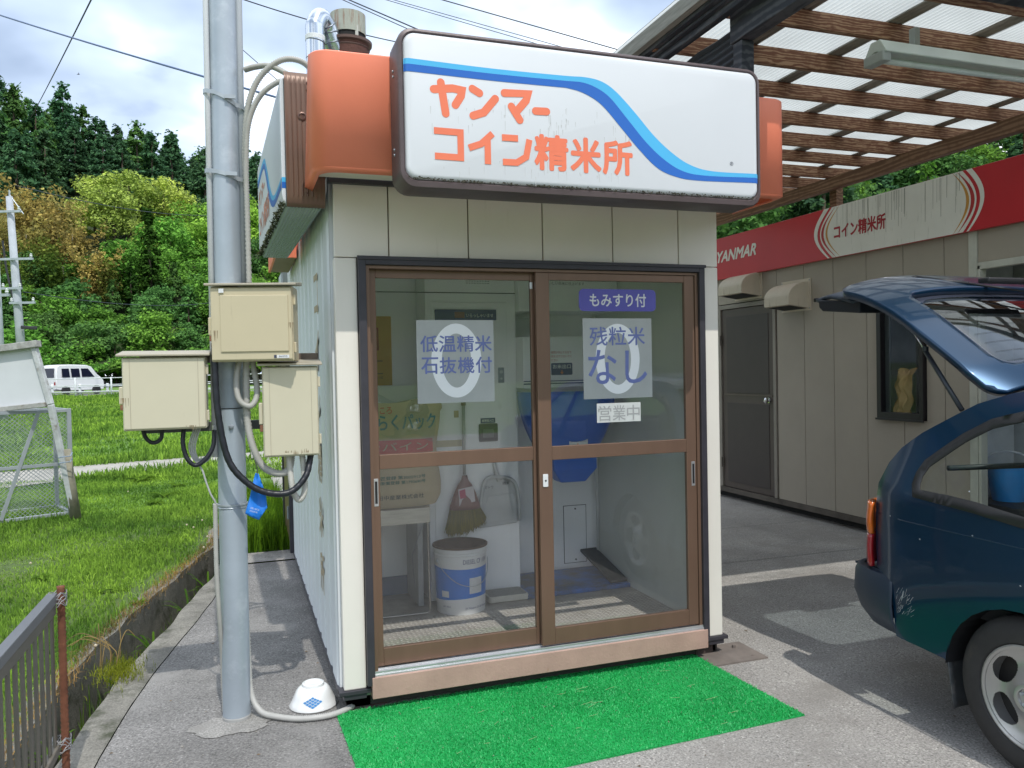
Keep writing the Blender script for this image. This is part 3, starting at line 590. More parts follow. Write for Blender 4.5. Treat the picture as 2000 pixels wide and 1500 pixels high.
# chequer-plate floor: small raised bars
b = MB(); b.box(.034, 1.918, .03, 1.44, .06, .12); b.build('floor', M('floor_plate', (.42, .39, .36), .6, .25, .2, 8, col2=(.33, .30, .26), d2=.5, s2=5), booth)
V = []; F = []
for i in range(72):
    for j in range(30):
        x = .05+i*.0258; y = .07+j*.026; 
        if x > 1.89 or y > .93: continue
        s = 1 if (i+j) % 2 else -1; dx_, dy_ = .0095, .0095*s*.55; nx_, ny_ = -dy_*.28, dx_*.28; b0 = len(V)
        V += [(x-dx_, y-dy_, .1203), (x+nx_, y+ny_, .1203), (x+dx_, y+dy_, .1203), (x-nx_, y-ny_, .1203), (x-dx_*.5, y-dy_*.5, .1225), (x+dx_*.5, y+dy_*.5, .1225)]
        F += [(b0, b0+1, b0+5, b0+4), (b0+1, b0+2, b0+5), (b0+2, b0+3, b0+4, b0+5), (b0+3, b0, b0+4)]
q = MB(); q.add(V, F); o = q.build('floor_tread', M('floor_tread', (.60, .57, .53), .5, .3, .2, 9), booth); o['kind'] = 'stuff'
# orange cornice with rounded corners; cream soffit
def cornice_path():
    P = [(-.118, -.02), (-.118, -.20)]; r = .075
    for k in range(9): a = D2R(180+90*k/8); P.append((-.043+r*math.cos(a), -.325+r*math.sin(a)))
    for k in range(9): a = D2R(270+90*k/8); P.append((2.0+r*math.cos(a), -.325+r*math.sin(a)))
    return P+[(2.075, -.02)]
P = cornice_path(); n = len(P); b = MB()
prof = [(0, 2.300), (0, 2.742), (.006, 2.748), (.03, 2.75)]
cxm = .97; rings = []
for x, y in P:
    cut = lambda z: min(0, -.04-.27*(z-2.30)/.45) if x < .0 and y > -.25 else 9
    rings.append([(x+(cxm-x)*i_*.6, min(y+i_*1.0, cut(z)) if y > -.1 else (min(y, cut(z))+i_ if y > -.25 else y+i_), z) for i_, z in prof])
b.add([p for r in rings for p in r], [(i*4+j, i*4+4+j, i*4+5+j, i*4+1+j) for i in range(n-1) for j in range(3)])
b.add([(x, y, 2.300) for x, y in P]+[(x+(cxm-x)*.03, y+.03, 2.285) for x, y in P], [(i, i+1, n+i+1, n+i)[::-1] for i in range(n-1)])
b.build('cornice', orange, booth, solid=-.006, auto=14)
b = MB(); b.box(-.08, 2.03, -.36, -.035, 2.345, 2.352); b.build('soffit', cream, booth)
b = MB(); b.box(-.02, 1.96, -.030, -.002, 2.325, 2.45); b.box(-.100, -.02, -.10, .9, 2.36, 2.46); b.build('soffit_beam', dark_al, booth)
b = MB(); b.box(-.17, -.155, 1.72, 2.55, 2.24, 2.70); b.box(-.155, -.03, 1.72, 2.55, 2.32, 2.33); b.box(-.16, -.03, 1.72, 1.735, 2.24, 2.70); b.build('cornice', orange, booth, bevel=.003)
b = MB(); b.box(-.155, -.03, 1.74, 2.54, 2.245, 2.262); b.build('cornice_hem', M('timber_edge', (.30, .24, .16), .8), booth)
# sliding doors
glass = glass_mat('door_glass', (.99, .995, .99), 1.05, .004)
def sliding_door(lx0, lx1, rx0, rx1, y0, mid, handle, hz):
    y1 = y0+.024; d = MB(); d.box(lx0, lx1, y0, y1, .180, 1.962); o = d.build('sliding_door', brown_al, booth, bevel=.0025)
    o.name = 'sliding_door'
    for nm, (a, c, z0, z1) in {'stile': (rx0, rx1, .180, 1.962), 'top_rail': (lx1, rx0, 1.926, 1.962), 'mid_rail': (lx1, rx0, mid-.033, mid+.033), 'bottom_rail': (lx1, rx0, .180, .260)}.items():
        b = MB(); b.box(a, c, y0+.001*(nm != 'stile'), y1, z0, z1); b.build(nm, brown_al, o, bevel=.0025)
    for z0, z1 in ((.26, mid-.033), (mid+.033, 1.926)):
        b = MB(); b.box(lx1-.004, rx0+.004, y0+.010, y0+.014, z0-.004, z1+.004); b.build('glass', glass, o)
    b = MB(); hx = handle; b.box(hx-.010, hx+.010, y0-.0015, y0, hz-.062, hz+.062); h = b.build('handle', alum, o, bevel=.001)
    b = MB(); b.box(hx-.0055, hx+.0055, y0-.0022, y0-.0016, hz-.050, hz+.050); b.build('handle_recess', black_rubber, o)
    return o
dl = sliding_door(.151, .184, .922, .975, .032, 1.100, .166, .965)
dr = sliding_door(.936, 1.004, 1.740, 1.796, -.004, 1.100, 1.776, .955)
b = MB(); b.prism(rrect(.9525, .9785, .942, 1.003, .004), (0, -.0045, 0), X3, Z3, (0, -.006, 0)); b.build('lock', white_p, dr, bevel=.001)
b = MB(); b.cyl((.9655, -.0108, .972), (.9655, -.0125, .972), .0045, 12); b.build('lock_cylinder', black_rubber, dr)
b = MB(); b.box(.917, .931, .026, .031, 1.886, 1.918); b.build('guide_block', alum, dl, bevel=.001)
# notices on the glass
plate = M('milky_plate', (.42, .44, .43), .55, 0, .06, 9); violet = M('violet_print', (.105, .10, .42), .5, 0, .05, 9); blue_f = M('faded_blue_print', (.16, .20, .46), .5, 0, .12, 30); ring_w = M('zero_ring_white', (.88, .90, .92), .5, 0, .02, 5)
def zero(b, cx, cz, rx, rz, wd, y, m):
    n = 56; vs = []
    for k in range(n):
        a = 2*math.pi*k/n; vs += [(cx+rx*math.cos(a), y, cz+rz*math.sin(a)), (cx+(rx-wd)*math.cos(a), y, cz+(rz-wd*.93)*math.sin(a))]
    b.add(vs, [(2*k, 2*k+1, (2*k+3) % (2*n), (2*k+2) % (2*n)) for k in range(n)], m)
def notice(x0, x1, z0, z1, y, label, fill, name='door_notice'):
    b = MB(); b.box(x0, x1, y-.002, y, z0, z1, 0); fill(b, y-.0027); o = b.build(name, [plate, ring_w, blue_f, violet], label=label, cat='notice', loc=((x0+x1)/2, y, z0)); return o
def f1(b, y):
    zero(b, .553, 1.5505, .120, .1715, .050, y, 1)
    for i, ch in enumerate('低温精米'): b.text(ch, (.384+.0865*i, y-.0006, 1.592), X3, Z3, .080, .074, 2, .018)
    for i, ch in enumerate('石抜機付'): b.text(ch, (.386+.0865*i, y-.0006, 1.492), X3, Z3, .078, .074, 2, .018)
notice(.366, .735, 1.356, 1.738, .0415, 'milky square notice on the left door with a white zero behind blue characters', f1)
def f2(b, y):
    zero(b, 1.364, 1.546, .120, .1725, .048, y, 1)
    for i, ch in enumerate('残粒米'): b.text(ch, (1.214+.103*i, y-.0006, 1.613), X3, Z3, .094, .090, 2, .012)
    b.text('な', (1.205, y-.0006, 1.425), X3, Z3, .150, .165, 2, .012); b.text('し', (1.405, y-.0006, 1.425), X3, Z3, .118, .160, 2, .012)
notice(1.178, 1.553, 1.352, 1.745, .0055, 'milky square notice on the right door with a white zero behind blue characters', f2)
def f3(b, y):
    for i, ch in enumerate('営業中'): b.text(ch, (1.252+.078*i, y, 1.243), X3, Z3, .070, .074, 4, .012)
b = MB(); b.box(1.246, 1.485, .0035, .0055, 1.235, 1.329, 0)
for i, ch in enumerate('営業中'): b.text(ch, (1.253+.078*i, .0028, 1.243), X3, Z3, .070, .074, 1, .004)
b.build('door_notice', [M('open_notice_white', (.55, .57, .56), .6, 0, .06, 30), M('grey_print', (.33, .34, .34), .6)], label='small white strip notice with pale grey characters below the right zero notice', cat='notice', loc=(1.36, .005, 1.235))
b = MB(); b.prism(rrect(1.161, 1.580, 1.780, 1.888, .024), (0, .0055, 0), X3, Z3, (0, -.002, 0), 0); b.text('もみすり付', (1.218, .0028, 1.802), X3, Z3, .306, .064, 1, .022)
b.build('door_notice', [violet, white_p], label='violet rounded notice with white characters at the top of the right door', cat='notice', loc=(1.37, .005, 1.78))
# steel plate on the ground by the right foot
b = MB(); b.box(1.80, 2.12, -.13, .12, .0, .008); b.cyl((2.04, .05, .008), (2.04, .05, .022), .009, 6); b.cyl((2.06, -.08, .008), (2.06, -.08, .011), .006, 8)
b.build('ground_plate', M('dull_steel_plate', (.20, .17, .15), .75, .1, .2, 9), label='flat rusty steel plate bolted to the ground at the booth\'s right corner', cat='steel plate', loc=(1.95, 0, 0))
# ------------------------------------------------------------------ inside the booth
CY = 1.12; cf = (CY+3.53)/(.95+3.53)
cx_ = lambda x: -.415+(x+.415)*cf
cz_ = lambda z: 1.51+(z-1.51)*cf
mill = thing('rice_milling_machine', 'white rice-milling machine with payment panel and blue outlet hopper inside the booth', 'machine', (1.2, 1.3, .12))
XA, XB = cx_(.619), cx_(1.168)
b = MB(); b.box(XA, XB, CY, 1.438, .121, 2.398); b.build('cabinet', white_in, mill, bevel=.004)
b = MB(); b.box(XA+.035, XB-.06, CY-.006, CY, .16, cz_(1.90)); b.build('cabinet_door', white_in, mill, bevel=.003)
gap = M('dark_gap', (.03, .03, .03), .9)
b = MB(); b.box(.05, XB, CY-.0012, CY, cz_(1.952), cz_(1.957)); b.box(XA-.001, XB, CY-.0012, CY, 1.0, 1.003); b.build('seam', gap, mill)
b = MB(); b.box(.047, XA-.001, 1.36, 1.438, .121, 2.398); b.build('rear_panel', white_in, mill, bevel=.003)
b = MB(); b.box(.047, XA-.002, 1.352, 1.3595, .121, .235); b.build('skirting', M('slate_blue_paint', (.10, .16, .26), .5, 0, .15, 8), mill)
b = MB(); b.prism(rrect(cx_(.673), cx_(1.044), cz_(1.795), cz_(1.857), .005), (0, CY-.0065, 0), X3, Z3, (0, -.006, 0), 0)
b.text('いらっしゃいませ', (cx_(.86), CY-.0132, cz_(1.812)), X3, Z3, .165*cf, .022, 1, .01); b.box(cx_(.79), cx_(.85), CY-.0135, CY-.0128, cz_(1.808), cz_(1.842), 2)
b.build('display_panel', [navy, white_p, M('red_lens', (.20, .04, .03), .3)], mill)
b = MB(); b.prism(rrect(cx_(.923), cx_(1.038), cz_(1.082), cz_(1.187), .008), (0, CY-.0065, 0), X3, Z3, (0, -.014, 0)); b.build('bill_slot', M('slot_black', (.03, .03, .033), .35), mill, bevel=.003)
b = MB(); b.prism(rrect(cx_(.945), cx_(1.012), cz_(1.105), cz_(1.155), .003), (0, CY-.021, 0), X3, Z3, (0, -.002, 0)); b.build('slot_shutter', M('slot_grey', (.12, .125, .13), .3), mill)
b = MB(); b.box(cx_(.936), cx_(1.026), CY-.0085, CY-.0065, cz_(1.190), cz_(1.220), 0); b.text('紙幣投入口', (cx_(.945), CY-.0090, cz_(1.197)), X3, Z3, .07*cf, .016, 1, .02); b.build('slot_label', [navy, white_p], mill)
b = MB(); b.box(cx_(1.05), cx_(1.088), CY-.010, CY-.0005, cz_(1.425), cz_(1.515)); b.build('latch', galv2, mill, bevel=.003)
b = MB(); b.cyl((cx_(1.068), CY-.012, cz_(1.49)), (cx_(1.068), CY-.017, cz_(1.49)), .010, 12); b.cyl((cx_(1.068), CY-.012, cz_(1.45)), (cx_(1.068), CY-.016, cz_(1.45)), .006, 12); b.build('latch_key', alum, mill)
b = MB(); b.box(cx_(.775), cx_(.803), CY-.012, CY-.0065, cz_(1.23), cz_(1.27)); b.build('switch', M('beige_plastic', (.50, .38, .24), .5), mill, bevel=.002)
b = MB(); b.box(XA+.036, cx_(.82), CY-.0068, CY-.0061, cz_(1.062), cz_(1.10)); b.build('tape', M('yellowed_tape', (.56, .50, .33), .5), mill)
b = MB()
for i in range(15):
    for j in range(4): b.cyl((cx_(.868+i*.0098), CY-.0005, cz_(2.012+j*.012)), (cx_(.868+i*.0098), CY-.001, cz_(2.012+j*.012)), .0028, 6)
b.build('vent_grille', gap, mill)
# right bay: outlet housing, hopper, spout
b = MB(); b.box(XB+.001, 1.640, 1.0, 1.438, 1.385, 1.700); b.build('outlet_housing', white_in, mill, bevel=.004)
b = MB(); b.box(XB+.001, 1.900, 1.06, 1.438, 1.86, 2.398); b.build('upper_housing', white_in, mill, bevel=.004)
tx = M('grey_small_print', (.16, .16, .17), .6)
b = MB(); b.text('精米によりきれいに低温精米し', (1.34, 1.0585, 2.055), X3, Z3, .33, .020, 0, 0); b.text('める、おいしい白米に仕上げます', (1.34, 1.0585, 2.022), X3, Z3, .33, .020, 0, 0); b.build('lettering', tx, mill)
b = MB(); b.box(XB+.002, 1.639, .9985, .9998, 1.408, 1.416); b.box(XB+.002, 1.639, .9985, .9998, 1.424, 1.430); b.build('stripe', navy, mill)
b = MB(); b.prism(rrect(1.411, 1.552, 1.463, 1.537, .007), (0, .9998, 0), X3, Z3, (0, -.002, 0), 0); b.text('お米出口', (1.422, .9972, 1.502), X3, Z3, .119, .026, 1, .02)
b.box(1.479, 1.484, .9970, .9974, 1.474, 1.492, 2); b.add([(1.470, .9972, 1.480), (1.4815, .9972, 1.468), (1.493, .9972, 1.480)], [(0, 1, 2)], 2)
b.build('outlet_label', [navy, white_p, M('orange_arrow', (.75, .25, .06), .5)], mill)
red_p = M('red_print', (.45, .05, .06), .6)
b = MB()
for i, s in enumerate(('搗精が停止するまで', '袋をはずさないでく', 'ださい')): b.text(s, (1.412, .9985, 1.594-.024*i), X3, Z3, .135*len(s)/9, .016, 0, .0)
b.build('red_lettering', red_p, mill)
bluep = M('blue_plastic', (.035, .13, .55), .33, 0, .08, 4)
b = MB()
def hop(u, v):   # rounded chute widening to the front
    a = math.pi*u; z = 1.365-.375*v; w_ = .305-.06*v**2; y = 1.02-(.20+.05*math.sin(math.pi*v))*math.sin(a)**.6*(1-.35*v)
    return (1.505-w_*math.cos(a)*(1-.25*v*v), y, z)
b.grid(hop, 24, 12); b.build('hopper', bluep, mill, auto=50, solid=-.006)
b = MB(); b.ring([[(1.36, .86, .975), (1.645, .86, .975), (1.645, 1.03, .975), (1.36, 1.03, .975)], [(1.36, .86, .895), (1.645, .86, .895), (1.645, 1.03, .895), (1.36, 1.03, .895)], [(1.425, .90, .812), (1.585, .90, .812), (1.585, 1.02, .812), (1.425, 1.02, .812)]], True, (True, True)); b.build('spout', bluep, mill, bevel=.008)
b = MB(); b.prism(rrect(1.459, 1.580, 1.018, 1.083, .004), (0, .852, 0), X3, Z3, (0, -.002, 0), 0); b.text('白米取り出し口', (1.469, .8494, 1.060), X3, Z3, .10, .013, 1, .02)
b.box(1.511, 1.517, .8492, .8496, 1.032, 1.052, 2); b.add([(1.502, .8494, 1.038), (1.514, .8494, 1.026), (1.526, .8494, 1.038)], [(0, 1, 2)], 2); b.build('hopper_label', [white_p, navy, _m['orange_arrow']], mill)
b = MB(); b.box(1.205, 1.865, 1.425, 1.438, .16, 1.38); b.build('bay_panel', white_in, mill, bevel=.003)
b = MB(); b.box(1.655, 1.815, 1.4185, 1.4247, .185, .57); b.build('access_door', white_in, mill, bevel=.003)
b = MB(); b.box(1.651, 1.819, 1.4225, 1.4249, .181, .574); b.cyl((1.735, 1.4183, .55), (1.735, 1.412, .55), .006, 8); b.cyl((1.735, 1.4183, .205), (1.735, 1.412, .205), .006, 8); b.build('access_frame', M('door_gap_grey', (.12, .12, .12), .6), mill)
b = MB(); b.tube([(1.862, 1.33, .15), (1.862, 1.33, 1.86)], .011, 10); b.build('riser_pipe', M('grey_white_pipe', (.62, .63, .62), .4), mill, smooth=True)
b = MB(); b.box(1.20, 1.895, .935, 1.424, .121, .148); b.build('platform', M('worn_blue_platform', (.05, .16, .50), .45, 0, .2, 6, col2=(.09, .10, .12), d2=.42, s2=3), mill, bevel=.003)
b = MB(); b.bar((1.83, .96, .158), (1.80, 1.36, .28), .12, .018); b.build('pedal', M('pedal_black', (.04, .045, .05), .6, 0, .3, 30, bump=.4), mill, bevel=.003)
b = MB(); b.box(1.33, 1.42, 1.10, 1.40, 1.835, 1.859); b.build('lamp', M('lamp_white', (.75, .75, .72), .3), mill, bevel=.004)
# stainless shelf holding the bag
steel = M('stainless', (.42, .40, .37), .3, .75, .12, 9, stretch=(1, 1, 8))
sh = thing('bag_shelf', 'stainless shelf with bent wire legs under the paper rice bag', 'shelf', (.35, .95, .12))
b = MB(); b.box(.075, .602, .86, 1.30, .728, .735); b.box(.075, .602, .855, .860, .650, .735); b.box(.596, .602, .860, 1.30, .66, .728); b.build('tray', steel, sh, bevel=.002)
b = MB(); b.tube(bez([(.592, .88, .70), (.592, .88, .42), (.596, .885, .17), (.588, .887, .134), (.55, .888, .130), (.32, .895, .130), (.10, .90, .130), (.085, .90, .15), (.085, .90, .4), (.085, .90, .70)], 60), .006, 8); b.build('leg_frame', steel, sh, smooth=True)
b = MB(); b.tube([(.59, .90, .69), (.545, 1.10, .42), (.56, 1.12, .22), (.62, 1.33, .135)], .004, 6); b.build('brace', galv2, sh, smooth=True)
b = MB(); b.box(.56, .592, 1.02, 1.34, .13, .70); b.build('side_plate', M('grey_plate', (.34, .36, .37), .5), sh, bevel=.002)
# paper rice bag
kraft = M('kraft_paper', (.52, .42, .27), .85, 0, .08, 6, bump=.35, bs=14)
blue_bag = M('bag_blue_print', (.045, .17, .29), .7); red_bag = M('bag_red_print', (.55, .075, .06), .7); green_bag = M('bag_green_print', (.05, .17, .12), .7)
def bagface(x, z, back=False):
    u = (x-.39)/.315; v = (z-.74)/.60; bul = .115*max(0, 1-abs(u)**2.6)**.6*(1-.45*max(0, v-.55)/.45)*(.75+.25*math.sin(min(1, v+.1)*3.0)); wr = .004*math.sin(x*38+z*9)*math.sin(z*23)*(.3+v)
    return (1.0+bul+wr) if back else (1.0-bul-wr)
b = MB()
def bagp(u, v, back):
    z = .736+.60*v; wx = .30+.012*math.sin(v*9)+.012*(v > .9)-.02*max(0, .08-v)/.08; x = .39+(-wx+2*wx*u); z += .012*math.sin(u*9)*v
    return (x, bagface(.39+(x-.39)*.315/wx, z, back)-.02*v, z)
b.grid(lambda u, v: bagp(u, v, False), 34, 34); b.grid(lambda u, v: bagp(1-u, v, True), 34, 34)
b.grid(lambda u, v: tuple(Vector(bagp(u, 1, False))*(1-v)+Vector(bagp(u, 1, True))*v+Vector((0, 0, -.03*math.sin(math.pi*v)))), 34, 4)
bag = b.build('paper_rice_bag', kraft, label='brown paper rice bag standing on the stainless shelf behind the left door', cat='paper bag', loc=(.39, 1.0, .74), smooth=True)
wrp = lambda p: Vector((p.x, bagface(p.x, p.z)-.02*((p.z-.736)/.6)-.0035, p.z))
def warpgrid(b, x0, x1, z0, z1, m, nx=24, nz=3, off=.0022): b.grid(lambda u, v: (lambda x, z: (x, bagface(x, z)-.02*((z-.736)/.6)-off, z))(x0+(x1-x0)*u, z0+(z1-z0)*v), nx, nz, m)
b = MB(); b.text('らくパック', (.33, 0, 1.175), X3, Z3, .335, .085, 0, .03, warp=wrp); b.text('米', (.235, 0, 1.265), X3, Z3, .05, .05, 1, .02, warp=wrp); b.text('どころ', (.30, 0, 1.268), X3, Z3, .11, .04, 1, .02, warp=wrp)
warpgrid(b, .14, .640, 1.045, 1.120, 1); warpgrid(b, .14, .632, .985, 1.034, 1)
b.text('コンバイン', (.165, 0, 1.062), X3, Z3, .445, .044, 2, .01, warp=lambda p: wrp(p)+Vector((0, -.001, 0)))
b.text('意匠登録 第3005913号', (.30, 0, .900), X3, Z3, .29, .020, 3, .02, warp=wrp); b.text('実用新案登録 第1793690号', (.28, 0, .872), X3, Z3, .31, .020, 3, .02, warp=wrp)
b.text('田中産業株式会社', (.315, 0, .785), X3, Z3, .265, .026, 4, .01, warp=wrp)
b.build('print', [blue_bag, red_bag, kraft, green_bag, M('bag_dark_print', (.07, .09, .08), .7)], bag)
b = MB(); b.grid(lambda u, v: (.22+.42*u+.05*v, .87+.03*math.sin(u*7)+.01*math.sin(v*13)+.10*v, 1.17+.20*v+.02*math.sin(u*11)-.05*u), 16, 8)
b.build('plastic_wrap', glass_mat('plastic_wrap', (.93, .95, .96), 2.2, .10), bag, smooth=True)
# yellow poster on the rear wall
b = MB(); b.box(.20, .497, 1.3565, 1.3595, 1.42, 1.845, 0)
for z0, z1, x0, x1 in ((1.635, 1.775, .30, .418),):
    b.box(x0, x1, 1.3558, 1.3564, z1-.010, z1, 1); b.box(x0, x1, 1.3558, 1.3564, z0, z0+.010, 1); b.box(x1-.010, x1, 1.3554, 1.3560, z0+.0102, z1-.0102, 1); b.stroke([(x0+.01, z1-.06), (x1-.005, z0+.005)], .010, (0, 1.3553, 0), X3, Z3, 1)
b.text('立入', (.345, 1.3556, 1.742), X3, Z3, .05, .02, 1, 0); b.box(.33, .44, 1.3558, 1.3564, 1.568, 1.573, 2); b.box(.33, .44, 1.3558, 1.3564, 1.49, 1.495, 2)
b.text('0120-28-1102', (.34, 1.3556, 1.462), X3, Z3, .10, .014, 2, 0); b.build('poster', [M('amber_paper', (.58, .33, .06), .7, 0, .06, 4), M('poster_red', (.38, .06, .04), .7), M('poster_dark', (.08, .06, .05), .7)], label='amber poster with a red square on the wall above the rice bag', cat='poster', loc=(.35, 1.357, 1.42))
# pail
def_white = M('pail_white', (.66, .67, .68), .35, 0, .04, 5, col2=(.50, .48, .42), d2=.66, s2=7); pail_blue = M('pail_blue', (.025, .17, .60), .3, 0, .06, 4)
PC = Vector((.790, .925, .121)); H = .375; R0, R1 = .140, .153
pail = thing('oil_pail', 'blue and white steel oil pail with a rusty open rim on the booth floor', 'pail', tuple(PC))
rad = lambda z: R0+(R1-R0)*z/H
def zb(a, base, amp): return base+amp*math.sin(a+.6)
def pband(za, zb_, m, b, r_off=0.0):
    n = 48; b.grid(lambda u, v: (lambda a, z: (PC.x+(rad(z)+r_off)*math.cos(a), PC.y+(rad(z)+r_off)*math.sin(a), PC.z+z))(2*math.pi*u, za(2*math.pi*u)*(1-v)+zb_(2*math.pi*u)*v), n, 6, m)
b = MB(); c0 = lambda a: 0.0; lo = lambda a: .083+.012*math.cos(a+1.0); hi = lambda a: .268+.008*math.sin(a); tp = lambda a: H
pband(c0, lo, 0, b); pband(lo, hi, 1, b); pband(hi, tp, 0, b)
for z in (.352, .334): b.lathe([(rad(z), z-.006), (rad(z)+.004, z), (rad(z), z+.006)], PC, 48, 0)
b.lathe([(0.001, .006), (R0-.002, .006), (R0, 0)], PC, 48, 0)
b.build('body', [def_white, pail_blue], pail, auto=40)
b = MB(); b.lathe([(R1-.002, H-.004), (R1+.007, H-.003), (R1+.007, H+.006), (R1-.004, H+.006), (R1-.006, H-.01), (R0-.004, .03), (.001, .03)], PC, 48); b.build('rim', M('brown_rust', (.085, .045, .030), .8, .1, .3, 14, bump=.3), pail, auto=40)
def pw(txt, a0, z0, wd, h, m, b, bold):
    g = text_geo(txt, 0.0); vs = []
    for x, y in g[0]:
        z = z0+y*h; r = rad(z)+.0016; a = a0+x*wd/r; vs.append((PC.x+r*math.sin(a), PC.y-r*math.cos(a), PC.z+z))
    b.add(vs, g[1], m)
b = MB(); pw('DIESEL CF 10W', -.16, .289, .175, .026, 0, b, .03); pw('JX Nippon Oil & Energy', -.10, .028, .155, .015, 0, b, .02); pw('JX-303', -1.05, .04, .05, .012, 0, b, .02)
b.build('lettering', navy, pail)
def plab(a0, wd, z0, z1, b, m=0): b.grid(lambda u, v: (lambda z: (lambda r, a: (PC.x+r*math.sin(a), PC.y-r*math.cos(a), PC.z+z))(rad(z)+.0006, a0+u*wd/rad(z)))(z0+(z1-z0)*v), 8, 4, m)
b = MB(); plab(.08, .085, .118, .208, b); plab(-1.10, .05, .10, .135, b); b.build('label', M('pail_label', (.58, .60, .62), .5, 0, .1, 60), pail)
b = MB(); hp = bez([(PC.x+(R1+.006)*math.sin(a), PC.y-(R1+.006)*math.cos(a)*1.02, PC.z+z) for a, z in ((-1.25, .305), (-.9, .25), (-.4, .19), (.1, .165), (.6, .175), (1.05, .225), (1.45, .29))], 40); b.tube(hp, .0022, 6)
b.lathe([(.012, 0), (.009, .006), (.001, .008)], (PC.x+(R1)*math.sin(-1.25), PC.y-R1*math.cos(-1.25)-.002, PC.z+.305), 12, 0, 'y'); b.build('bail_handle', galv, pail, smooth=True)
# bathroom-style step scale
b = MB(); b.prism(rrect(.965, 1.215, .93, 1.10, .02), (0, 0, .123), X3, (0, 1, 0), (0, 0, .035), 0); sc_ = b.build('floor_scale', M('scale_cream', (.55, .53, .46), .5), label='flat cream floor scale beside the pail', cat='scale', loc=(1.09, 1.0, .122), bevel=.006)
b = MB(); b.prism(rrect(.975, 1.205, .94, 1.09, .015), (0, 0, .1585), X3, (0, 1, 0), (0, 0, .003)); b.build('tread_mat', M('scale_grey_mat', (.30, .30, .28), .8, 0, .12, 60), sc_)
# broom and dustpan hanging on the cabinet
br = thing('broom', 'short green-bristled broom hanging on the white cabinet above the pail', 'broom', (.87, 1.07, .62))
bx = lambda x, z, y=1.07: (cx_(x), y, cz_(z))
b = MB(); b.tube([bx(.826, 1.335, 1.085), bx(.820, .90, 1.075)], .010, 10); b.build('handle', M('broom_grey_tube', (.42, .43, .42), .4, .3), br, smooth=True)
b = MB(); b.cyl(bx(.826, 1.30, 1.084), bx(.826, 1.335, 1.085), .014, 12); b.build('handle_cap', M('brown_cap', (.14, .09, .06), .5), br)
b = MB(); rr = [(.895, .016), (.87, .022), (.84, .045), (.79, .070), (.73, .092), (.70, .098)]
b.ring([[(cx_(.822+(.895-z)*-.01)+r*math.cos(a)*1.0, 1.075+min(r, .022+.012*(.9-z)/.2)*math.sin(a), cz_(z)) for a in [2*math.pi*k/20 for k in range(20)]] for z, r in rr]); b.build('hood', M('maroon_plastic', (.20, .085, .075), .35), br, smooth=True)
V = []; 
Nb = 2600; u = rng.uniform(-1, 1, Nb); dd = rng.uniform(-1, 1, Nb); top = np.stack([cx_(.822)+u*.094, 1.075+dd*.020, np.full(Nb, cz_(.705))-.02*rng.uniform(0, 1, Nb)], 1)
bot = np.stack([cx_(.822)+u*.118+rng.normal(0, .006, Nb)-.0, 1.068+dd*.03, cz_(.585)+.03*u+rng.normal(0, .014, Nb)+.02*np.abs(u)], 1); s = np.stack([np.full(Nb, .0011), np.zeros(Nb), np.zeros(Nb)], 1)
o = quadmesh('bristles', np.stack([top-s, top+s, bot+s, bot-s], 1).reshape(-1, 3)-np.array(WL[br.name]), np.arange(Nb*4).reshape(-1, 4), leaf_mat('bristle_green', (.15, .17, .045), .35, .1)); o.parent = br; o['kind'] = 'stuff'
b = MB(); b.prism([(cx_(.78), cz_(.725)), (cx_(.875), cz_(.745)), (cx_(.865), cz_(.835)), (cx_(.775), cz_(.82))], (0, 1.047, 0), X3, Z3, (0, -.001, 0), 0)
b.prism([(cx_(.785), cz_(.765)), (cx_(.82), cz_(.77)), (cx_(.815), cz_(.82)), (cx_(.78), cz_(.812))], (0, 1.0455, 0), X3, Z3, (0, -.0006, 0), 1); b.build('label', [M('broom_label', (.62, .56, .58), .6), M('broom_label_red', (.45, .05, .12), .6)], br)
dp = thing('dustpan', 'grey plastic dustpan hanging beside the broom', 'dustpan', (1.13, 1.07, .62))
gp = M('grey_plastic', (.46, .48, .49), .4, 0, .08, 6)
b = MB(); ol = [(.955, .86), (.925, .76), (.905, .60), (.915, .575), (1.145, .590), (1.158, .605), (1.155, .74), (1.125, .84), (1.04, .872)]
ol = [(cx_(x), cz_(z)) for x, z in ol]; b.prism(ol, (0, 1.108, 0), X3, Z3, (0, -.010, 0)); b.build('pan', gp, dp, bevel=.004)
b = MB(); rim_ = [(ol[i][0], ol[i][1]) for i in (2, 1, 0, 8, 7, 6, 5)]; b.tube(bez([(x, 1.088, z) for x, z in rim_], 30), .012, 8); b.build('pan_rim', gp, dp, smooth=True)
b = MB(); b.prism([(cx_(.915), cz_(.60)), (cx_(1.15), cz_(.615)), (cx_(1.125), cz_(.77)), (cx_(.965), cz_(.76))], (0, 1.0975, 0), X3, Z3, (0, -.004, 0)); b.build('pan_step', gp, dp, bevel=.005)
b = MB(); b.tube([bx(1.013, .985, 1.10), bx(1.013, .94, 1.10), bx(1.022, .89, 1.095), bx(1.04, .85, 1.095)], .013, 10, rf=lambda t, i: .009+.008*t); b.build('handle', gp, dp, smooth=True)
b = MB(); b.tube([bx(1.013, .975, 1.118), bx(1.013, 1.0, 1.10)], .004, 6); b.build('hook', black_rubber, dp)
b = MB(); b.text('ガトウ', (cx_(.945), 1.0862, cz_(.805)), X3, Z3, .055, .020, 0, 0); b.text('精米', (cx_(1.055), 1.0862, cz_(.822)), X3, Z3, .045, .022, 0, 0); b.build('lettering', M('marker_black', (.03, .03, .035), .6), dp)
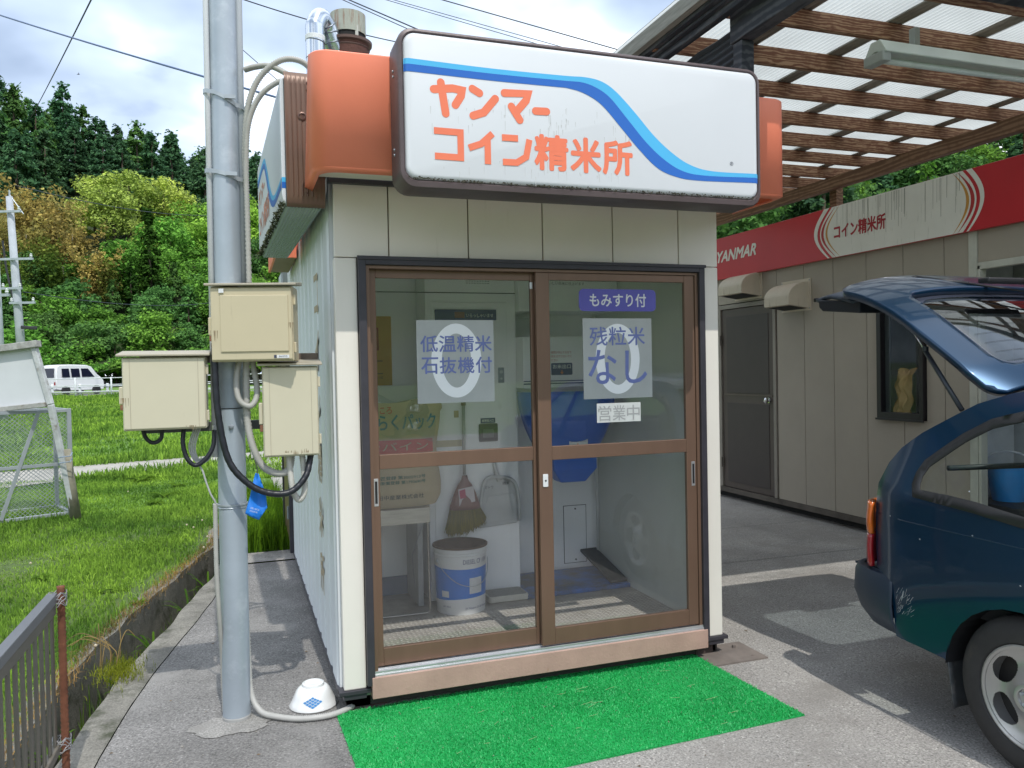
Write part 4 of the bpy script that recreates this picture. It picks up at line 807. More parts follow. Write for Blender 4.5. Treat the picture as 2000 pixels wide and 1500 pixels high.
# ================================================================== SIGNS
sign_white = M('sign_face_white', (.70, .72, .75), .38, 0, .02, 2, col2=(.52, .53, .53), d2=.66, s2=2.2, streak=True)
cyan_p = M('cyan_print', (.07, .46, .80), .4, 0, .03, 3); blue_p = M('blue_print', (.012, .13, .52), .4, 0, .03, 3); coral_p = M('coral_print', (.85, .20, .10), .45, 0, .04, 6)
def rring(x0, x1, z0, z1, r, y, seg=6): return [(x, y, z) for x, z in rrect(x0, x1, z0, z1, r, seg)]
fs = thing('illuminated_sign', 'large white front sign with coral lettering and a blue wave in a plum frame', 'sign', (.99, -.48, 2.2), 'lightbox signs on the booth')
b = MB(); X0, X1, Z0, Z1 = .186, 1.800, 2.200, 2.802
b.ring([rring(X0+.012, X1-.012, Z0+.012, Z1-.012, .055, -.395), rring(X0, X1, Z0, Z1, .062, -.405), rring(X0, X1, Z0, Z1, .062, -.548), rring(X0+.005, X1-.005, Z0+.005, Z1-.005, .058, -.557), rring(X0+.016, X1-.016, Z0+.024, Z1-.013, .05, -.560), rring(X0+.022, X1-.020, Z0+.032, Z1-.018, .045, -.552), rring(X0+.022, X1-.020, Z0+.032, Z1-.018, .045, -.42)], True, (True, False)); b.build('frame', sign_frame, fs, auto=35)
b = MB(); px0, px1, pz0, pz1 = X0+.0225, X1-.0205, Z0+.0325, Z1-.0185
b.ring([rring(px0, px1, pz0, pz1, .044, -.545), rring(px0+.002, px1-.002, pz0+.002, pz1-.002, .043, -.556), rring(px0+.008, px1-.008, pz0+.008, pz1-.008, .038, -.5635), rring(px0+.018, px1-.018, pz0+.018, pz1-.018, .03, -.5665)], True, (False, True)); b.build('face', sign_white, fs, auto=60)
T = [(.227, 2.681), (.553, 2.676), (.855, 2.679), (.954, 2.682), (1.027, 2.671), (1.091, 2.635), (1.174, 2.559), (1.259, 2.473), (1.345, 2.406), (1.434, 2.36), (1.545, 2.340), (1.761, 2.342)]
Bm = [(.227, 2.660), (.553, 2.656), (.855, 2.659), (.935, 2.660), (.999, 2.645), (1.063, 2.608), (1.145, 2.523), (1.229, 2.436), (1.315, 2.37), (1.403, 2.33), (1.514, 2.319), (1.761, 2.325)]
Kk = [(.227, 2.632), (.552, 2.629), (.81, 2.631), (.881, 2.630), (.953, 2.614), (1.025, 2.575), (1.107, 2.494), (1.191, 2.408), (1.276, 2.337), (1.363, 2.306), (1.473, 2.296), (1.761, 2.302)]
def ribbon(b, A, B_, fn, m):
    a = bez([Vector((x, z, 0)) for x, z in A], 88); c = bez([Vector((x, z, 0)) for x, z in B_], 88); n = min(len(a), len(c))
    vs = [fn(p.x, p.y) for p in a[:n]]+[fn(p.x, p.y) for p in c[:n]]; b.add(vs, [(i, n+i, n+i+1, i+1) for i in range(n-1)], m)
def face_y(x):
    e = min(x-px0, px1-x); return -.5673 if e > .018 else (-.5643-.003*(e-.008)/.010 if e > .008 else (-.557-.0073*(e-.002)/.006 if e > .002 else -.557))
b = MB(); ribbon(b, T, Bm, lambda x, z: (x, face_y(x)-.0004, z), 0); ribbon(b, Bm, Kk, lambda x, z: (x, face_y(x)-.0004, z-.0001), 1); 
for xs_, zz_3 in (([px0, px0+.002, px0+.008, px0+.018, .2275], (2.681, 2.660, 2.632)), ([px1, px1-.002, px1-.008, px1-.018, 1.7605], (2.342, 2.325, 2.302))):
    for mi_ in (0, 1):
        za_, zb2 = zz_3[mi_], zz_3[mi_+1]
        b.add([p_ for x in xs_ for p_ in ((x, face_y(x)-.0006, za_), (x, face_y(x)-.0006, zb2))], [(2*i, 2*i+1, 2*i+3, 2*i+2) for i in range(4)], mi_)
b.build('wave_stripe', [cyan_p, blue_p], fs)
b = MB(); FO = (0, -.5672, 0); lw = .0305
S = {'ya': [[(.321, 2.574), (.395, 2.584), (.432, 2.580), (.428, 2.558), (.405, 2.522)], [(.349, 2.602), (.366, 2.486)]], 'n': [[(.474, 2.590), (.502, 2.576)], [(.475, 2.487), (.518, 2.503), (.566, 2.560)]],
     'ma': [[(.604, 2.586), (.703, 2.592), (.694, 2.565), (.653, 2.518)], [(.632, 2.536), (.666, 2.486)]], 'bar': [[(.733, 2.527), (.780, 2.529)]]}
q = 0
for g in S.values():
    for st in g: b.stroke([Vector(p) for p in st], lw, FO, X3, Z3, 0, .0002+.00012*q, 9); q += 1
b.build('lettering', coral_p, fs)
b = MB(); lw = .0255
for st in ([(.318, 2.418), (.4225, 2.418), (.4225, 2.309)], [(.320, 2.322), (.4225, 2.322)], [(.455, 2.362), (.505, 2.381), (.552, 2.424)], [(.531, 2.399), (.531, 2.304)], [(.590, 2.412), (.657, 2.413)], [(.592, 2.317), (.650, 2.318), (.690, 2.343), (.7045, 2.412)]):
    b.stroke([Vector(p) for p in st], lw, FO, X3, Z3, 0, .0002+.00012*q, 1); q += 1
for ch, x0, x1 in (('精', .729, .867), ('米', .884, 1.013), ('所', 1.027, 1.156)): b.text(ch, (x0, -.5676, 2.300), X3, Z3, x1-x0, .134, 0, .045)
b.build('lettering', coral_p, fs)
b = MB(); b.text('®', (1.632, -.5676, 2.370), X3, Z3, .017, .017, 0, 0); b.build('trademark_sign', M('dark_print', (.05, .06, .1), .6), fs)
b = MB()
for k in range(90):   # rain streaks under the lettering
    x = rng.uniform(.30, 1.18); z = rng.choice([2.47, 2.30, 2.53])+rng.uniform(-.035, .03); l = rng.uniform(.008, .045); s = rng.uniform(.0006, .0022); y = -.56685
    b.add([(x-s, y, z), (x+s, y, z), (x+s*.4, y, z-l), (x-s*.4, y, z-l)], [(0, 3, 2, 1)])
o = b.build('rain_streak', M('rain_streak', (.54, .55, .55), .6, 0, .1, 30), fs); o['kind'] = 'stuff'
b = MB()
for k in range(420):   # mossy grime along the lower lip
    x = rng.uniform(px0+.01, px1-.01); z = pz0-.004+abs(rng.normal(0, .004))+(.004 if x < .35 else 0)+.010*(x-px0)/1.6*rng.random(); s = rng.uniform(.0015, .005); y = -.5612-rng.uniform(0, .004)
    b.add([(x-s, y, z-s*.5), (x+s, y, z-s*.6), (x+s*.7, y-.001, z+s*.5), (x-s*.6, y, z+s*.6)], [(0, 1, 2, 3)])
o = b.build('grime', M('grime', (.05, .045, .03), .95, 0, .5, 60), fs); o['kind'] = 'stuff'
for z in (2.64, 2.66, 2.36, 2.34):
    b = MB(); b.lathe([(.006, 0), (.005, -.004), (.001, -.005)], (X0-.0, -.47, z), 8, 0, 'x'); b.build('screw', galv2, fs)
# left lightbox (runs back along the side wall)
s0 = Vector((-.036, .012, 0)); dv = Vector((-.031, 1, 0)).normalized(); nv = Vector((-dv.y, dv.x, 0))   # nv points away from the wall (-x)
ls = thing('illuminated_sign', 'narrow-angled white sign with a brown ribbed end along the booth\'s left side', 'sign', (-.12, .8, 2.22), 'lightbox signs on the booth')
LW, LL = .155, 1.60
def lp(a, l, z): p = s0+nv*a+dv*l; return (p.x, p.y, z)
b = MB(); prf = [(0.0, 2.232), (.012, 2.222), (LW-.012, 2.222), (LW, 2.232), (LW, 2.765), (LW-.02, 2.79), (.02, 2.79), (0, 2.765)]
b.ring([[lp(a, 0, z) for a, z in prf], [lp(a, LL, z) for a, z in prf]], True, (True, True)); b.build('frame', M('underside_greyblue', (.30, .36, .38), .5, .1, .08, 5), ls)
b = MB()
for i in range(10): b.add([lp(.014+i*.014, .01, 2.2218), lp(.021+i*.014, .01, 2.2175), lp(.028+i*.014, .01, 2.2218), lp(.014+i*.014, LL-.01, 2.2218), lp(.021+i*.014, LL-.01, 2.2175), lp(.028+i*.014, LL-.01, 2.2218)], [(0, 1, 4, 3), (1, 2, 5, 4)])
b.build('underside_rib', M('underside_greyblue2', (.32, .38, .40), .5, .1, .08, 5), ls)
brn = M('ribbed_brown', (.165, .095, .065), .4, .2, .1, 6, col2=(.06, .045, .05), d2=.62, s2=5)
b = MB(); b.box(-.0, 1, 0, 1, 0, 1); b = MB()
prf = []
for k in range(7): a = D2R(-90*k/6+0); prf.append((2.250-.030*math.sin(-a), -.012+.012*math.cos(a)*0-.004-.022*(1-math.cos(a))*0))
cap = []
zt = [2.219, 2.224, 2.235, 2.26, 2.74, 2.768, 2.785, 2.793]; yo = [-.002, -.014, -.022, -.027, -.027, -.022, -.012, -.002]
na = 33
b.grid(lambda u, v: (lambda k: (lambda z, o_: lp(-.004+u*(LW+.006), o_-(.0022 if .35 < v < .75 and int(u*na) % 4 == 0 else 0), z))(zt[k], yo[k]))(min(7, int(round(v*7)))), na, 7)
b.build('end_cap', brn, ls, auto=40)
b = MB()
for i in range(5): b.box(-.001, .001, 0, 0, 0, 0) if False else b.add([lp(.045+i*.02, -.027, 2.262), lp(.050+i*.02, -.0305, 2.262), lp(.055+i*.02, -.027, 2.262), lp(.045+i*.02, -.027, 2.738), lp(.050+i*.02, -.0305, 2.738), lp(.055+i*.02, -.027, 2.738)], [(0, 1, 4, 3), (1, 2, 5, 4)])
b.build('end_rib', brn, ls)
b = MB(); c0 = Vector(lp(.085, -.027, 2.60)); b.lathe([(.017, 0), (.019, -.004), (.013, -.006), (.012, -.002)], c0, 16, 0, 'y'); b.lathe([(.0115, -.001), (.001, -.001)], c0, 16, 0, 'y')
for a, z in ((.06, 2.745), (.06, 2.715), (.07, 2.30), (.07, 2.275)): b.lathe([(.006, 0), (.004, -.005), (.001, -.005)], lp(a, -.027, z), 8, 0, 'y')
b.build('bolt', M('brown_bolt', (.12, .07, .055), .4, .5), ls)
b = MB(); pr = [(LW+.001, 2.236), (LW+.014, 2.248), (LW+.018, 2.27), (LW+.018, 2.74), (LW+.014, 2.76), (LW+.001, 2.772)]
b.ring([[lp(a, .004, z) for a, z in pr], [lp(a, .016, z) for a, z in pr], [lp(a, LL, z) for a, z in pr]], True, (True, True)); b.build('face', sign_white, ls, bevel=.004)
fx = lambda off: (lambda l, z: lp(LW+.0188+off, l, z))
b = MB(); LT = [(.02, 2.345), (.40, 2.35), (.62, 2.43), (.85, 2.60), (1.05, 2.68), (1.58, 2.682)]; LB = [(.02, 2.328), (.42, 2.332), (.66, 2.41), (.88, 2.58), (1.07, 2.66), (1.58, 2.662)]; LK = [(.02, 2.298), (.45, 2.305), (.70, 2.39), (.92, 2.56), (1.09, 2.635), (1.58, 2.634)]
ribbon(b, LT, LB, fx(0), 0); ribbon(b, LB, LK, fx(.0002), 1)
b.add([lp(LW+a, .0035, z) for a, z in ((.002, 2.325), (.018, 2.325), (.018, 2.345), (.002, 2.345))], [(0, 1, 2, 3)], 0); b.add([lp(LW+a, .0035, z) for a, z in ((.002, 2.298), (.018, 2.298), (.018, 2.3249), (.002, 2.3249))], [(0, 1, 2, 3)], 1)
b.build('wave_stripe', [cyan_p, blue_p], ls)
b = MB(); b.text('ヤンマー', lp(LW+.0192, 1.50, 2.49), -dv, Z3, .48, .10, 0, .05); b.text('コイン精米所', lp(LW+.0192, 1.50, 2.32), -dv, Z3, .78, .125, 0, .04); b.build('lettering', M('weathered_coral', (.62, .26, .17), .6, 0, .1, 20), ls)
b = MB()
for k in range(900):
    l = rng.uniform(.03, LL); a = LW+rng.uniform(-.004, .019); z = 2.236+rng.uniform(-.006, .012)+.01*rng.random(); s = rng.uniform(.003, .009); c = Vector(lp(a, l, z))
    q_ = [c+Vector(tuple(rng.normal(0, s, 3))) for _ in range(3)]; b.add(q_, [(0, 1, 2)])
o = b.build('moss', M('moss', (.05, .055, .022), .95, 0, .5, 60), ls); o['kind'] = 'stuff'
# ------------------------------------------------------------------ flue and exhaust stack on the roof
st = thing('exhaust_stack', 'rusty round exhaust stack with a raised pale cap on the booth roof', 'chimney', (.262, 1.25, 2.52))
SC = Vector((.262, 1.25, 0))
rustp = M('rust_over_pale_paint', (.40, .42, .36), .7, 0, .1, 8, col2=(.24, .085, .035), d2=.53, s2=5, streak=True, bump=.3); rustd = M('dark_rust', (.135, .058, .045), .75, .1, .25, 9, col2=(.30, .20, .17), d2=.63, s2=10, bump=.4)
b = MB(); b.lathe([(.120, 2.52), (.120, 3.435), (.122, 3.44)], SC, 32); b.build('body', rustd, st, auto=40)
b = MB(); b.lathe([(.120, 3.425), (.137, 3.430), (.139, 3.445), (.122, 3.452), (.100, 3.458)], SC, 32); b.lathe([(.121, 3.40), (.125, 3.405), (.121, 3.41)], SC, 32); b.build('flange', M('brown_steel', (.16, .10, .085), .5, .3, .15, 9), st, auto=40)
b = MB(); b.lathe([(.097, 3.45), (.097, 3.52)], SC, 24); b.build('throat', M('soot', (.02, .02, .02), .9), st, auto=40)
for a in (-1.2, .9, 3.0):
    b = MB(); x, y = SC.x+.100*math.cos(a), SC.y+.100*math.sin(a); b.box(x-.009, x+.009, y-.003, y+.003, 3.452, 3.52); b.build('strut', M('pale_strut', (.5, .5, .46), .6), st)
b = MB(); b.lathe([(.098, 3.49), (.103, 3.488), (.103, 3.606), (.098, 3.606), (.096, 3.50)], SC, 32); b.lathe([(.097, 3.51), (.001, 3.515)], SC, 32); b.build('cap', rustp, st, auto=40)
duct = thing('flue_duct', 'shiny galvanised spiral duct bending over on the booth roof', 'duct', (.056, 1.1, 2.52))
spir = M('spiral_duct', (.55, .60, .66), .22, .9, .06, 5)
P = bez([(.058, 1.10, 2.40), (.058, 1.10, 2.95), (.056, 1.10, 3.40), (.060, 1.105, 3.47), (.092, 1.13, 3.525), (.135, 1.17, 3.49), (.165, 1.19, 3.40), (.200, 1.22, 3.31)], 60)
b = MB(); b.tube(P, .053, 20); b.build('duct_pipe', spir, duct, smooth=True)
b = MB()
def seam_ring(c, t, r, w_, tilt=.16):
    t = (Vector(t)+Vector((tilt, 0, 0))).normalized(); a = t.cross(Vector((0, 1, 0))).normalized(); q = a.cross(t).normalized()
    rg = [[c+a*rr*math.cos(2*math.pi*k/20)+q*rr*math.sin(2*math.pi*k/20)+t*h for k in range(20)] for rr, h in ((r, -w_), (r+.003, 0), (r, w_))]; b.ring(rg, True, (False, False))
for z in (2.55, 2.67, 2.79, 2.91, 3.03, 3.15, 3.27, 3.37): seam_ring(Vector((.057, 1.1, z)), (0, 0, 1), .0535, .004)
for i in (39, 43, 47, 51): 
    if i < len(P)-1: seam_ring(P[i], P[i+1]-P[i-1], .0535, .004, 0)
b.build('seam', M('duct_seam', (.20, .23, .27), .4, .7), duct, auto=60)
b = MB(); b.lathe([(.0545, 3.375), (.0555, 3.38), (.0555, 3.402), (.0545, 3.405)], (.056, 1.102, 0), 20); b.build('tape', M('white_tape', (.75, .77, .78), .5), duct)
# ================================================================== SECOND BUILDING (brown-grey, red fascia)
BX = 4.78
bld = thing('rice_mill_building', 'brown-grey metal-clad building with a red fascia and a brown door', 'building', (6.2, 1.5, 0))
grey_clad = M('brown_grey_cladding', (.36, .32, .26), .6, 0, .05, 2, bump=.25, bs=220, col2=(.32, .285, .23), d2=.6, s2=1.5, streak=True)
trim = M('beige_trim', (.36, .33, .28), .5)
seams = [4.52, 4.25, 3.22, 2.81, 2.41, 2.005, 1.60, 1.20, .975]
def clad(y0, y1, z0, z1): b = MB(); b.box(BX, BX+.035, y0+.003, y1-.003, z0, z1); b.build('wall_panel', grey_clad, bld, bevel=.002)
for a, c in zip(seams[1:], seams):
    if (a, c) == (3.22, 4.25): clad(a, c, 2.175, 2.88)
    elif a == 1.60: clad(a, c, .13, 1.022); clad(a, c, 2.045, 2.88); clad(1.865, c, 1.022, 2.045)
    elif a == 1.20: clad(a, c, .13, 1.022); clad(a, c, 2.045, 2.88); clad(a, 1.375, 1.022, 2.045)
    else: clad(a, c, .13, 2.88)
for i in range(7): clad(4.525+i*.4, 4.925+i*.4, .13, 2.88)
b = MB(); b.box(BX+.028, BX+.06, 4.26, 7.3, .13, 2.88); b.box(BX+.028, BX+.06, 1.88, 3.21, .13, 2.88); b.box(BX+.028, BX+.06, .98, 1.88, .13, 1.03); b.box(BX+.028, BX+.06, .98, 1.88, 2.04, 2.88); b.box(BX+.028, BX+.06, .98, 1.37, 1.03, 2.04); b.box(BX+.028, BX+.06, 3.21, 4.26, 2.18, 2.88)
b.build('wall_backing', M('joint_dark', (.035, .03, .025), .9), bld)
b = MB(); b.box(BX-.01, BX+.08, .96, 7.3, .075, .128); b.build('plinth_beam', M('plinth_brown', (.10, .085, .07), .8, 0, .3, 5), bld)
b = MB(); b.box(BX+.10, BX+.16, .96, 7.3, 0, .10); b.build('underfloor', gap, bld)
b = MB(); b.box(BX-.004, 9.2, 7.3, 7.34, .1, 2.86); b.box(9.16, 9.2, -4.2, 7.3, .1, 2.86); b.box(BX-.004, 9.2, -4.24, -4.2, .1, 2.86); b.build('outer_wall', grey_clad, bld)
b = MB(); b.box(BX+.04, 9.3, -4.3, 7.4, 2.865, 2.905); b.build('roof', M('roof_metal', (.30, .28, .26)), bld)
# brown door
dm = M('brown_door_paint', (.085, .066, .056), .45, .1, .08, 6)
dbo = MB(); dbo.box(BX+.004, BX+.03, 3.275, 4.185, .135, 2.115); door = dbo.build('door', dm, bld, bevel=.003)
for z0, z1 in ((.20, 1.08), (1.19, 2.03)):
    b = MB(); b.box(BX-.001, BX+.0035, 3.36, 4.10, z0, z1); b.build('door_panel', M('brown_door_panel', (.052, .040, .036), .5, 0, .06, 6), door, bevel=.003)
b = MB(); b.box(BX-.004, BX+.0035, 3.30, 4.16, 1.165, 1.178); b.build('trim_strip', M('door_strip', (.13, .10, .085), .4, .3), door)
b = MB(); b.lathe([(.012, 0), (.012, -.018), (.027, -.028), (.029, -.045), (.018, -.055), (.001, -.056)], (BX+.003, 3.365, 1.125), 18, 0, 'x'); b.lathe([(.028, 0), (.028, -.004), (.012, -.005)], (BX+.003, 3.365, 1.125), 18, 0, 'x'); b.build('knob', M('chrome', (.6, .6, .6), .15, 1), door, auto=40)
b = MB(); b.box(BX-.014, BX+.03, 3.228, 3.272, .13, 2.165); b.box(BX-.014, BX+.03, 4.19, 4.245, .13, 2.165); b.box(BX-.014, BX+.03, 3.272, 4.19, 2.12, 2.165); b.build('door_frame', M('door_frame_beige', (.25, .225, .19), .5), bld, bevel=.002)
for z in (.35, 1.72):
    b = MB(); b.cyl((BX-.018, 4.186, z), (BX-.018, 4.186, z+.11), .008, 10); b.build('hinge', M('hinge_brown', (.10, .08, .07), .4, .4), door)
# window with dark frame
b = MB(); y0, y1, z0, z1 = 1.378, 1.862, 1.024, 2.042; b.box(BX-.035, BX+.04, y0, y0+.038, z0, z1); b.box(BX-.035, BX+.04, y1-.045, y1, z0, z1); b.box(BX-.035, BX+.04, y0+.038, y1-.045, z0, z0+.055); b.box(BX-.035, BX+.04, y0+.038, y1-.045, z1-.035, z1)
b.box(BX-.045, BX-.035, y0-.01, y1+.01, z0-.012, z0+.004)
win = b.build('window', M('black_window_frame', (.012, .010, .012), .35), bld, bevel=.002)
b = MB(); b.box(BX+.01, BX+.016, y0+.038, y1-.045, z0+.055, z1-.035); b.build('glass', glass_mat('window_glass', (.95, .97, .96), .22), win)
b = MB(); b.box(BX+.017, BX+.030, y1-.10, y1-.045, z0+.055, z1-.035); b.build('inner_frame', M('inner_frame_grey', (.06, .07, .075), .4), win)
# interior behind window and entrance
b = MB(); b.box(BX+.9, BX+.93, .96, 3.2, .15, 2.6); b.box(BX+.06, BX+.9, 2.35, 2.38, .15, 2.6); b.build('inner_wall', M('inner_wall_pale', (.58, .60, .60), .6), bld)
b = MB(); b.box(BX+.06, 6.6, -4.0, 2.4, .10, .15); b.build('floor', M('inner_floor', (.20, .19, .18), .7), bld)
b = MB(); b.box(BX+.28, BX+.85, 1.30, 1.60, .15, 2.35); mc = b.build('inner_machine', M('machine_white', (.62, .64, .66), .4), bld, bevel=.004)
b = MB()
for z0, z1 in ((1.58, 1.86), (1.50, 1.56), (1.30, 1.47), (1.22, 1.26)):
    for yy0, yy1, a_, c_ in ((1.452, 1.455, z0, z1), (1.552, 1.555, z0, z1), (1.455, 1.552, z0, z0+.003), (1.455, 1.552, z1-.003, z1)): b.box(BX+.2785, BX+.2796, yy0, yy1, a_, c_)
b.cyl((BX+.2796, 1.50, 1.40), (BX+.274, 1.50, 1.40), .012, 12); b.cyl((BX+.2796, 1.50, 1.66), (BX+.274, 1.50, 1.66), .010, 12); b.build('panel_outline', gap, bld)
for k, (yy_, zz_) in enumerate([]): pass
b = MB()
def pbag(u, v, s): 
    z = 1.03+.40*v; wv = .012*math.sin(v*17+u*9)+.008*math.sin(u*21); yv = 1.83-.19*u*(1-.15*math.sin(v*3))-.03*v+.015*math.sin(v*11)
    return (BX+.13+s*.06*math.sin(math.pi*min(1, max(0, u)))*(1-.6*v)+wv, yv, z+.02*math.sin(u*8)*v)
b.grid(lambda u, v: pbag(u, v, -1), 16, 20); b.grid(lambda u, v: pbag(1-u, v, 1), 16, 20)
b.build('paper_rice_bag', M('tan_kraft', (.52, .34, .16), .8, 0, .1, 6, bump=.5, bs=20), label='crumpled tan paper bag standing behind the narrow dark-framed window', cat='paper bag', loc=(BX+.13, 1.74, 1.03), auto=30)
b = MB(); b.box(BX+.05, BX+.24, 1.36, 1.88, .99, 1.028); b.build('window_board', _m['inner_wall_pale'], bld)
# glazed entrance (pale frame)
pale = M('pale_frame', (.50, .50, .43), .45)
ent = MB(); ent.box(BX-.012, BX+.05, .905, .973, .13, 2.88); ent.box(BX-.012, BX+.05, .875, .900, .13, 2.2); ent.box(BX-.012, BX+.05, -4.2, .905, 2.17, 2.22); ent.box(BX-.012, BX+.05, -4.2, .875, .10, .16)
e_ = ent.build('entrance_frame', pale, bld, bevel=.003)
for y in (-.35, -.30, -1.6, -2.85):
    b = MB(); b.box(BX+.0, BX+.035, y, y+.05, .16, 2.17); b.build('mullion', dark_al, e_, bevel=.002)
for a, c in ((-4.2, -2.85), (-2.8, -1.6), (-1.55, -.30)):
    b = MB(); b.box(BX+.02, BX+.025, a, c, .16, 2.17); b.build('glass', _m['window_glass'], e_)
for a, c in ((.45, .905), (.05, .45), (-.35, .05), (-.75, -.35), (-1.15, -.75), (-4.2, -1.15)): clad(a, c, 2.222, 2.88)
b = MB(); b.box(5.75, 6.3, .95, 1.15, .15, 2.3); b.box(5.9, 6.4, -.6, .9, .15, 1.9); b.build('inner_machine', _m['machine_white'], bld, bevel=.01)
b = MB(); b.box(5.898, 5.8995, .45, .66, 1.02, 1.30, 0); b.text('精米機の使い方', (5.8965, .64, 1.20), (0, -1, 0), Z3, .17, .03, 1, .02); b.text('100円硬貨専用', (5.8965, .64, 1.14), (0, -1, 0), Z3, .17, .03, 1, .02); b.box(5.897, 5.8978, .50, .60, 1.06, 1.10, 1); b.build('notice', [white_p, M('dark_print', (.05, .06, .1))], bld)
b = MB(); b.box(5.0, 5.8, .10, 1.25, .15, .40); b.build('bench', M('dark_bench', (.03, .035, .04), .6), bld, bevel=.01)
bk = thing('bucket', 'bright blue plastic bucket with a white handle seen through the car\'s rear side window', 'bucket', (5.28, 1.07, .40))
b = MB(); b.lathe([(.115, .0), (.150, .25), (.158, .252), (.158, .262), (.145, .262), (.110, .01), (.001, .008)], (5.28, 1.07, .402), 28); b.build('body', M('bright_blue_plastic', (.03, .38, .95), .35), bk, auto=40)
b = MB(); b.tube([(5.28+.15*math.cos(a)*.5, 1.07-.158*math.cos(a), .655+.13*math.sin(a)) for a in [math.pi*k/14 for k in range(15)]], .009, 8); b.build('handle', M('white_handle', (.7, .72, .74), .4), bk, smooth=True)
# vent hoods
hm = M('beige_hood', (.60, .53, .42), .55, 0, .05, 6, col2=(.28, .19, .12), d2=.6, s2=5, streak=True)
def hood(y0, y1, z0, z1, label):
    h = thing('vent_hood', label, 'vent hood', (BX, (y0+y1)/2, z0), 'vent hoods above the brown door'); d = .235; b = MB(); n = 12
    pr = [(0, z1)]+[(-(d)*math.sin(D2R(90*k/n)), z0+.10+(z1-z0-.10)*math.cos(D2R(90*k/n))) for k in range(1, n+1)]+[(-d, z0+.03), (0, z0)]
    b.prism([(p[1], p[0]) for p in pr], (BX-.006, y0, 0), Z3, X3, (0, y1-y0, 0)); b.build('hood', hm, h, bevel=.004)
    b = MB(); b.box(BX-.010, BX-.0005, y0-.03, y1+.03, z0-.02, z1+.03); b.build('mounting_plate', hm, h, bevel=.002)
    b = MB(); b.add([(BX-.02, y0+.02, z0-.0035), (BX-.21, y0+.02, z0+.0225), (BX-.21, y1-.02, z0+.0225), (BX-.02, y1-.02, z0-.0035)], [(0, 1, 2, 3)]); b.build('mesh_screen', gap, h)
    for yy_ in (y0-.015, y1+.015):
        for zz in (z0, z1+.012):
            b = MB(); b.cyl((BX-.0105, yy_, zz), (BX-.015, yy_, zz), .006, 6); b.build('screw', galv2, h)
hood(3.47, 3.89, 2.215, 2.46, 'beige vent hood on the far left, partly hidden by the booth corner')
hood(2.73, 3.10, 2.03, 2.285, 'beige vent hood right of the brown door, fully visible')
# red fascia sign
fas = thing('fascia_sign', 'long red fascia sign with a white middle panel on the brown-grey building', 'sign', (4.72, 1.5, 2.45))
red = M('fascia_red', (.52, .022, .03), .35, 0, .04, 3); fwhite = M('fascia_white', (.76, .74, .67), .45, 0, .04, 4, col2=(.34, .34, .26), d2=.60, s2=5, streak=True)
b = MB(); b.box(4.735, 4.775, -4.1, 7.2, 2.455, 2.915); b.build('board', red, fas, bevel=.004)
YV, o3 = (0, -1, 0), 4.7338
def arc(yc, sgn, w0, zlo=2.457, zhi=2.913): return [(yc+sgn*w0*math.cos((t-.45)*2.3), zlo+(zhi-zlo)*t) for t in [k/16 for k in range(17)]]
def fpoly(b, A, C, m, x): n = len(A); b.add([(x, y, z) for y, z in A]+[(x, y, z) for y, z in C], [(i, n+i, n+i+1, i+1) for i in range(n-1)], m)
b = MB(); A = [(2.36+.16*math.sin(math.pi*t), 2.457+.456*t) for t in [k/16 for k in range(17)]]; Cc = [(1.04-.17*math.sin(math.pi*(t*.8+.1)), 2.457+.456*t) for t in [k/16 for k in range(17)]]
fpoly(b, A, Cc, 0, o3); b.build('white_panel', fwhite, fas)
gold = M('gold_print', (.55, .27, .05), .45)
b = MB(); f_ = lambda dy, w_: ([(y+dy+w_*math.sin(math.pi*i/16), z) for i, (y, z) in enumerate(A)], [(y+dy-.002, z) for y, z in A])
SWM = [M('swoosh_red', (.42, .03, .03), .4), gold, fwhite]
def swb(bb_): bb_.build('swoosh', SWM, fas)
for dy, w_, m_, x in ((-.045, .030, 0, o3-.0006), (-.095, .022, 1, o3-.0006)): b = MB(); P_, Q_ = f_(dy, w_); fpoly(b, P_, Q_, m_, x); swb(b)
for dy, w_, m_, x in ((.045, .030, 0, o3-.0006), (.085, .024, 1, o3-.0006)): b = MB(); fpoly(b, [(y+dy+.002, z) for y, z in Cc], [(y+dy-w_*math.sin(math.pi*i/16), z) for i, (y, z) in enumerate(Cc)], m_, x); swb(b)
b = MB(); fpoly(b, [(y+.06+.04*(i/16.), z) for i, (y, z) in enumerate(A)], [(y+.035, z) for y, z in A], 2, o3-.0004); swb(b); b = MB(); fpoly(b, [(y-.03, z) for y, z in Cc], [(y-.05-.03*(i/16.), z) for i, (y, z) in enumerate(Cc)], 2, o3-.0004)
swb(b)
b = MB(); b.text('YANMAR', (o3-.001, 4.215, 2.648), YV, Z3, .73, .115, 0, .06, shear=.05); b.build('lettering', fwhite, fas)
b = MB(); b.text('コイン精米所', (o3-.001, 2.335, 2.618), YV, Z3, .60, .125, 0, .04); b.build('lettering', M('deep_red_print', (.36, .02, .03), .5), fas)
b = MB()
for k in range(38):
    y = rng.uniform(1.0, 2.3); l = rng.uniform(.06, .33); s = rng.uniform(.0006, .0018); b.add([(o3-.0014, y-s, 2.905), (o3-.0014, y+s, 2.905), (o3-.0014, y+s*.3+.004, 2.905-l), (o3-.0014, y-s*.3+.003, 2.905-l)], [(0, 3, 2, 1)])
o = b.build('grime_streak', M('grime_streak', (.12, .125, .09), .9), fas); o['kind'] = 'stuff'
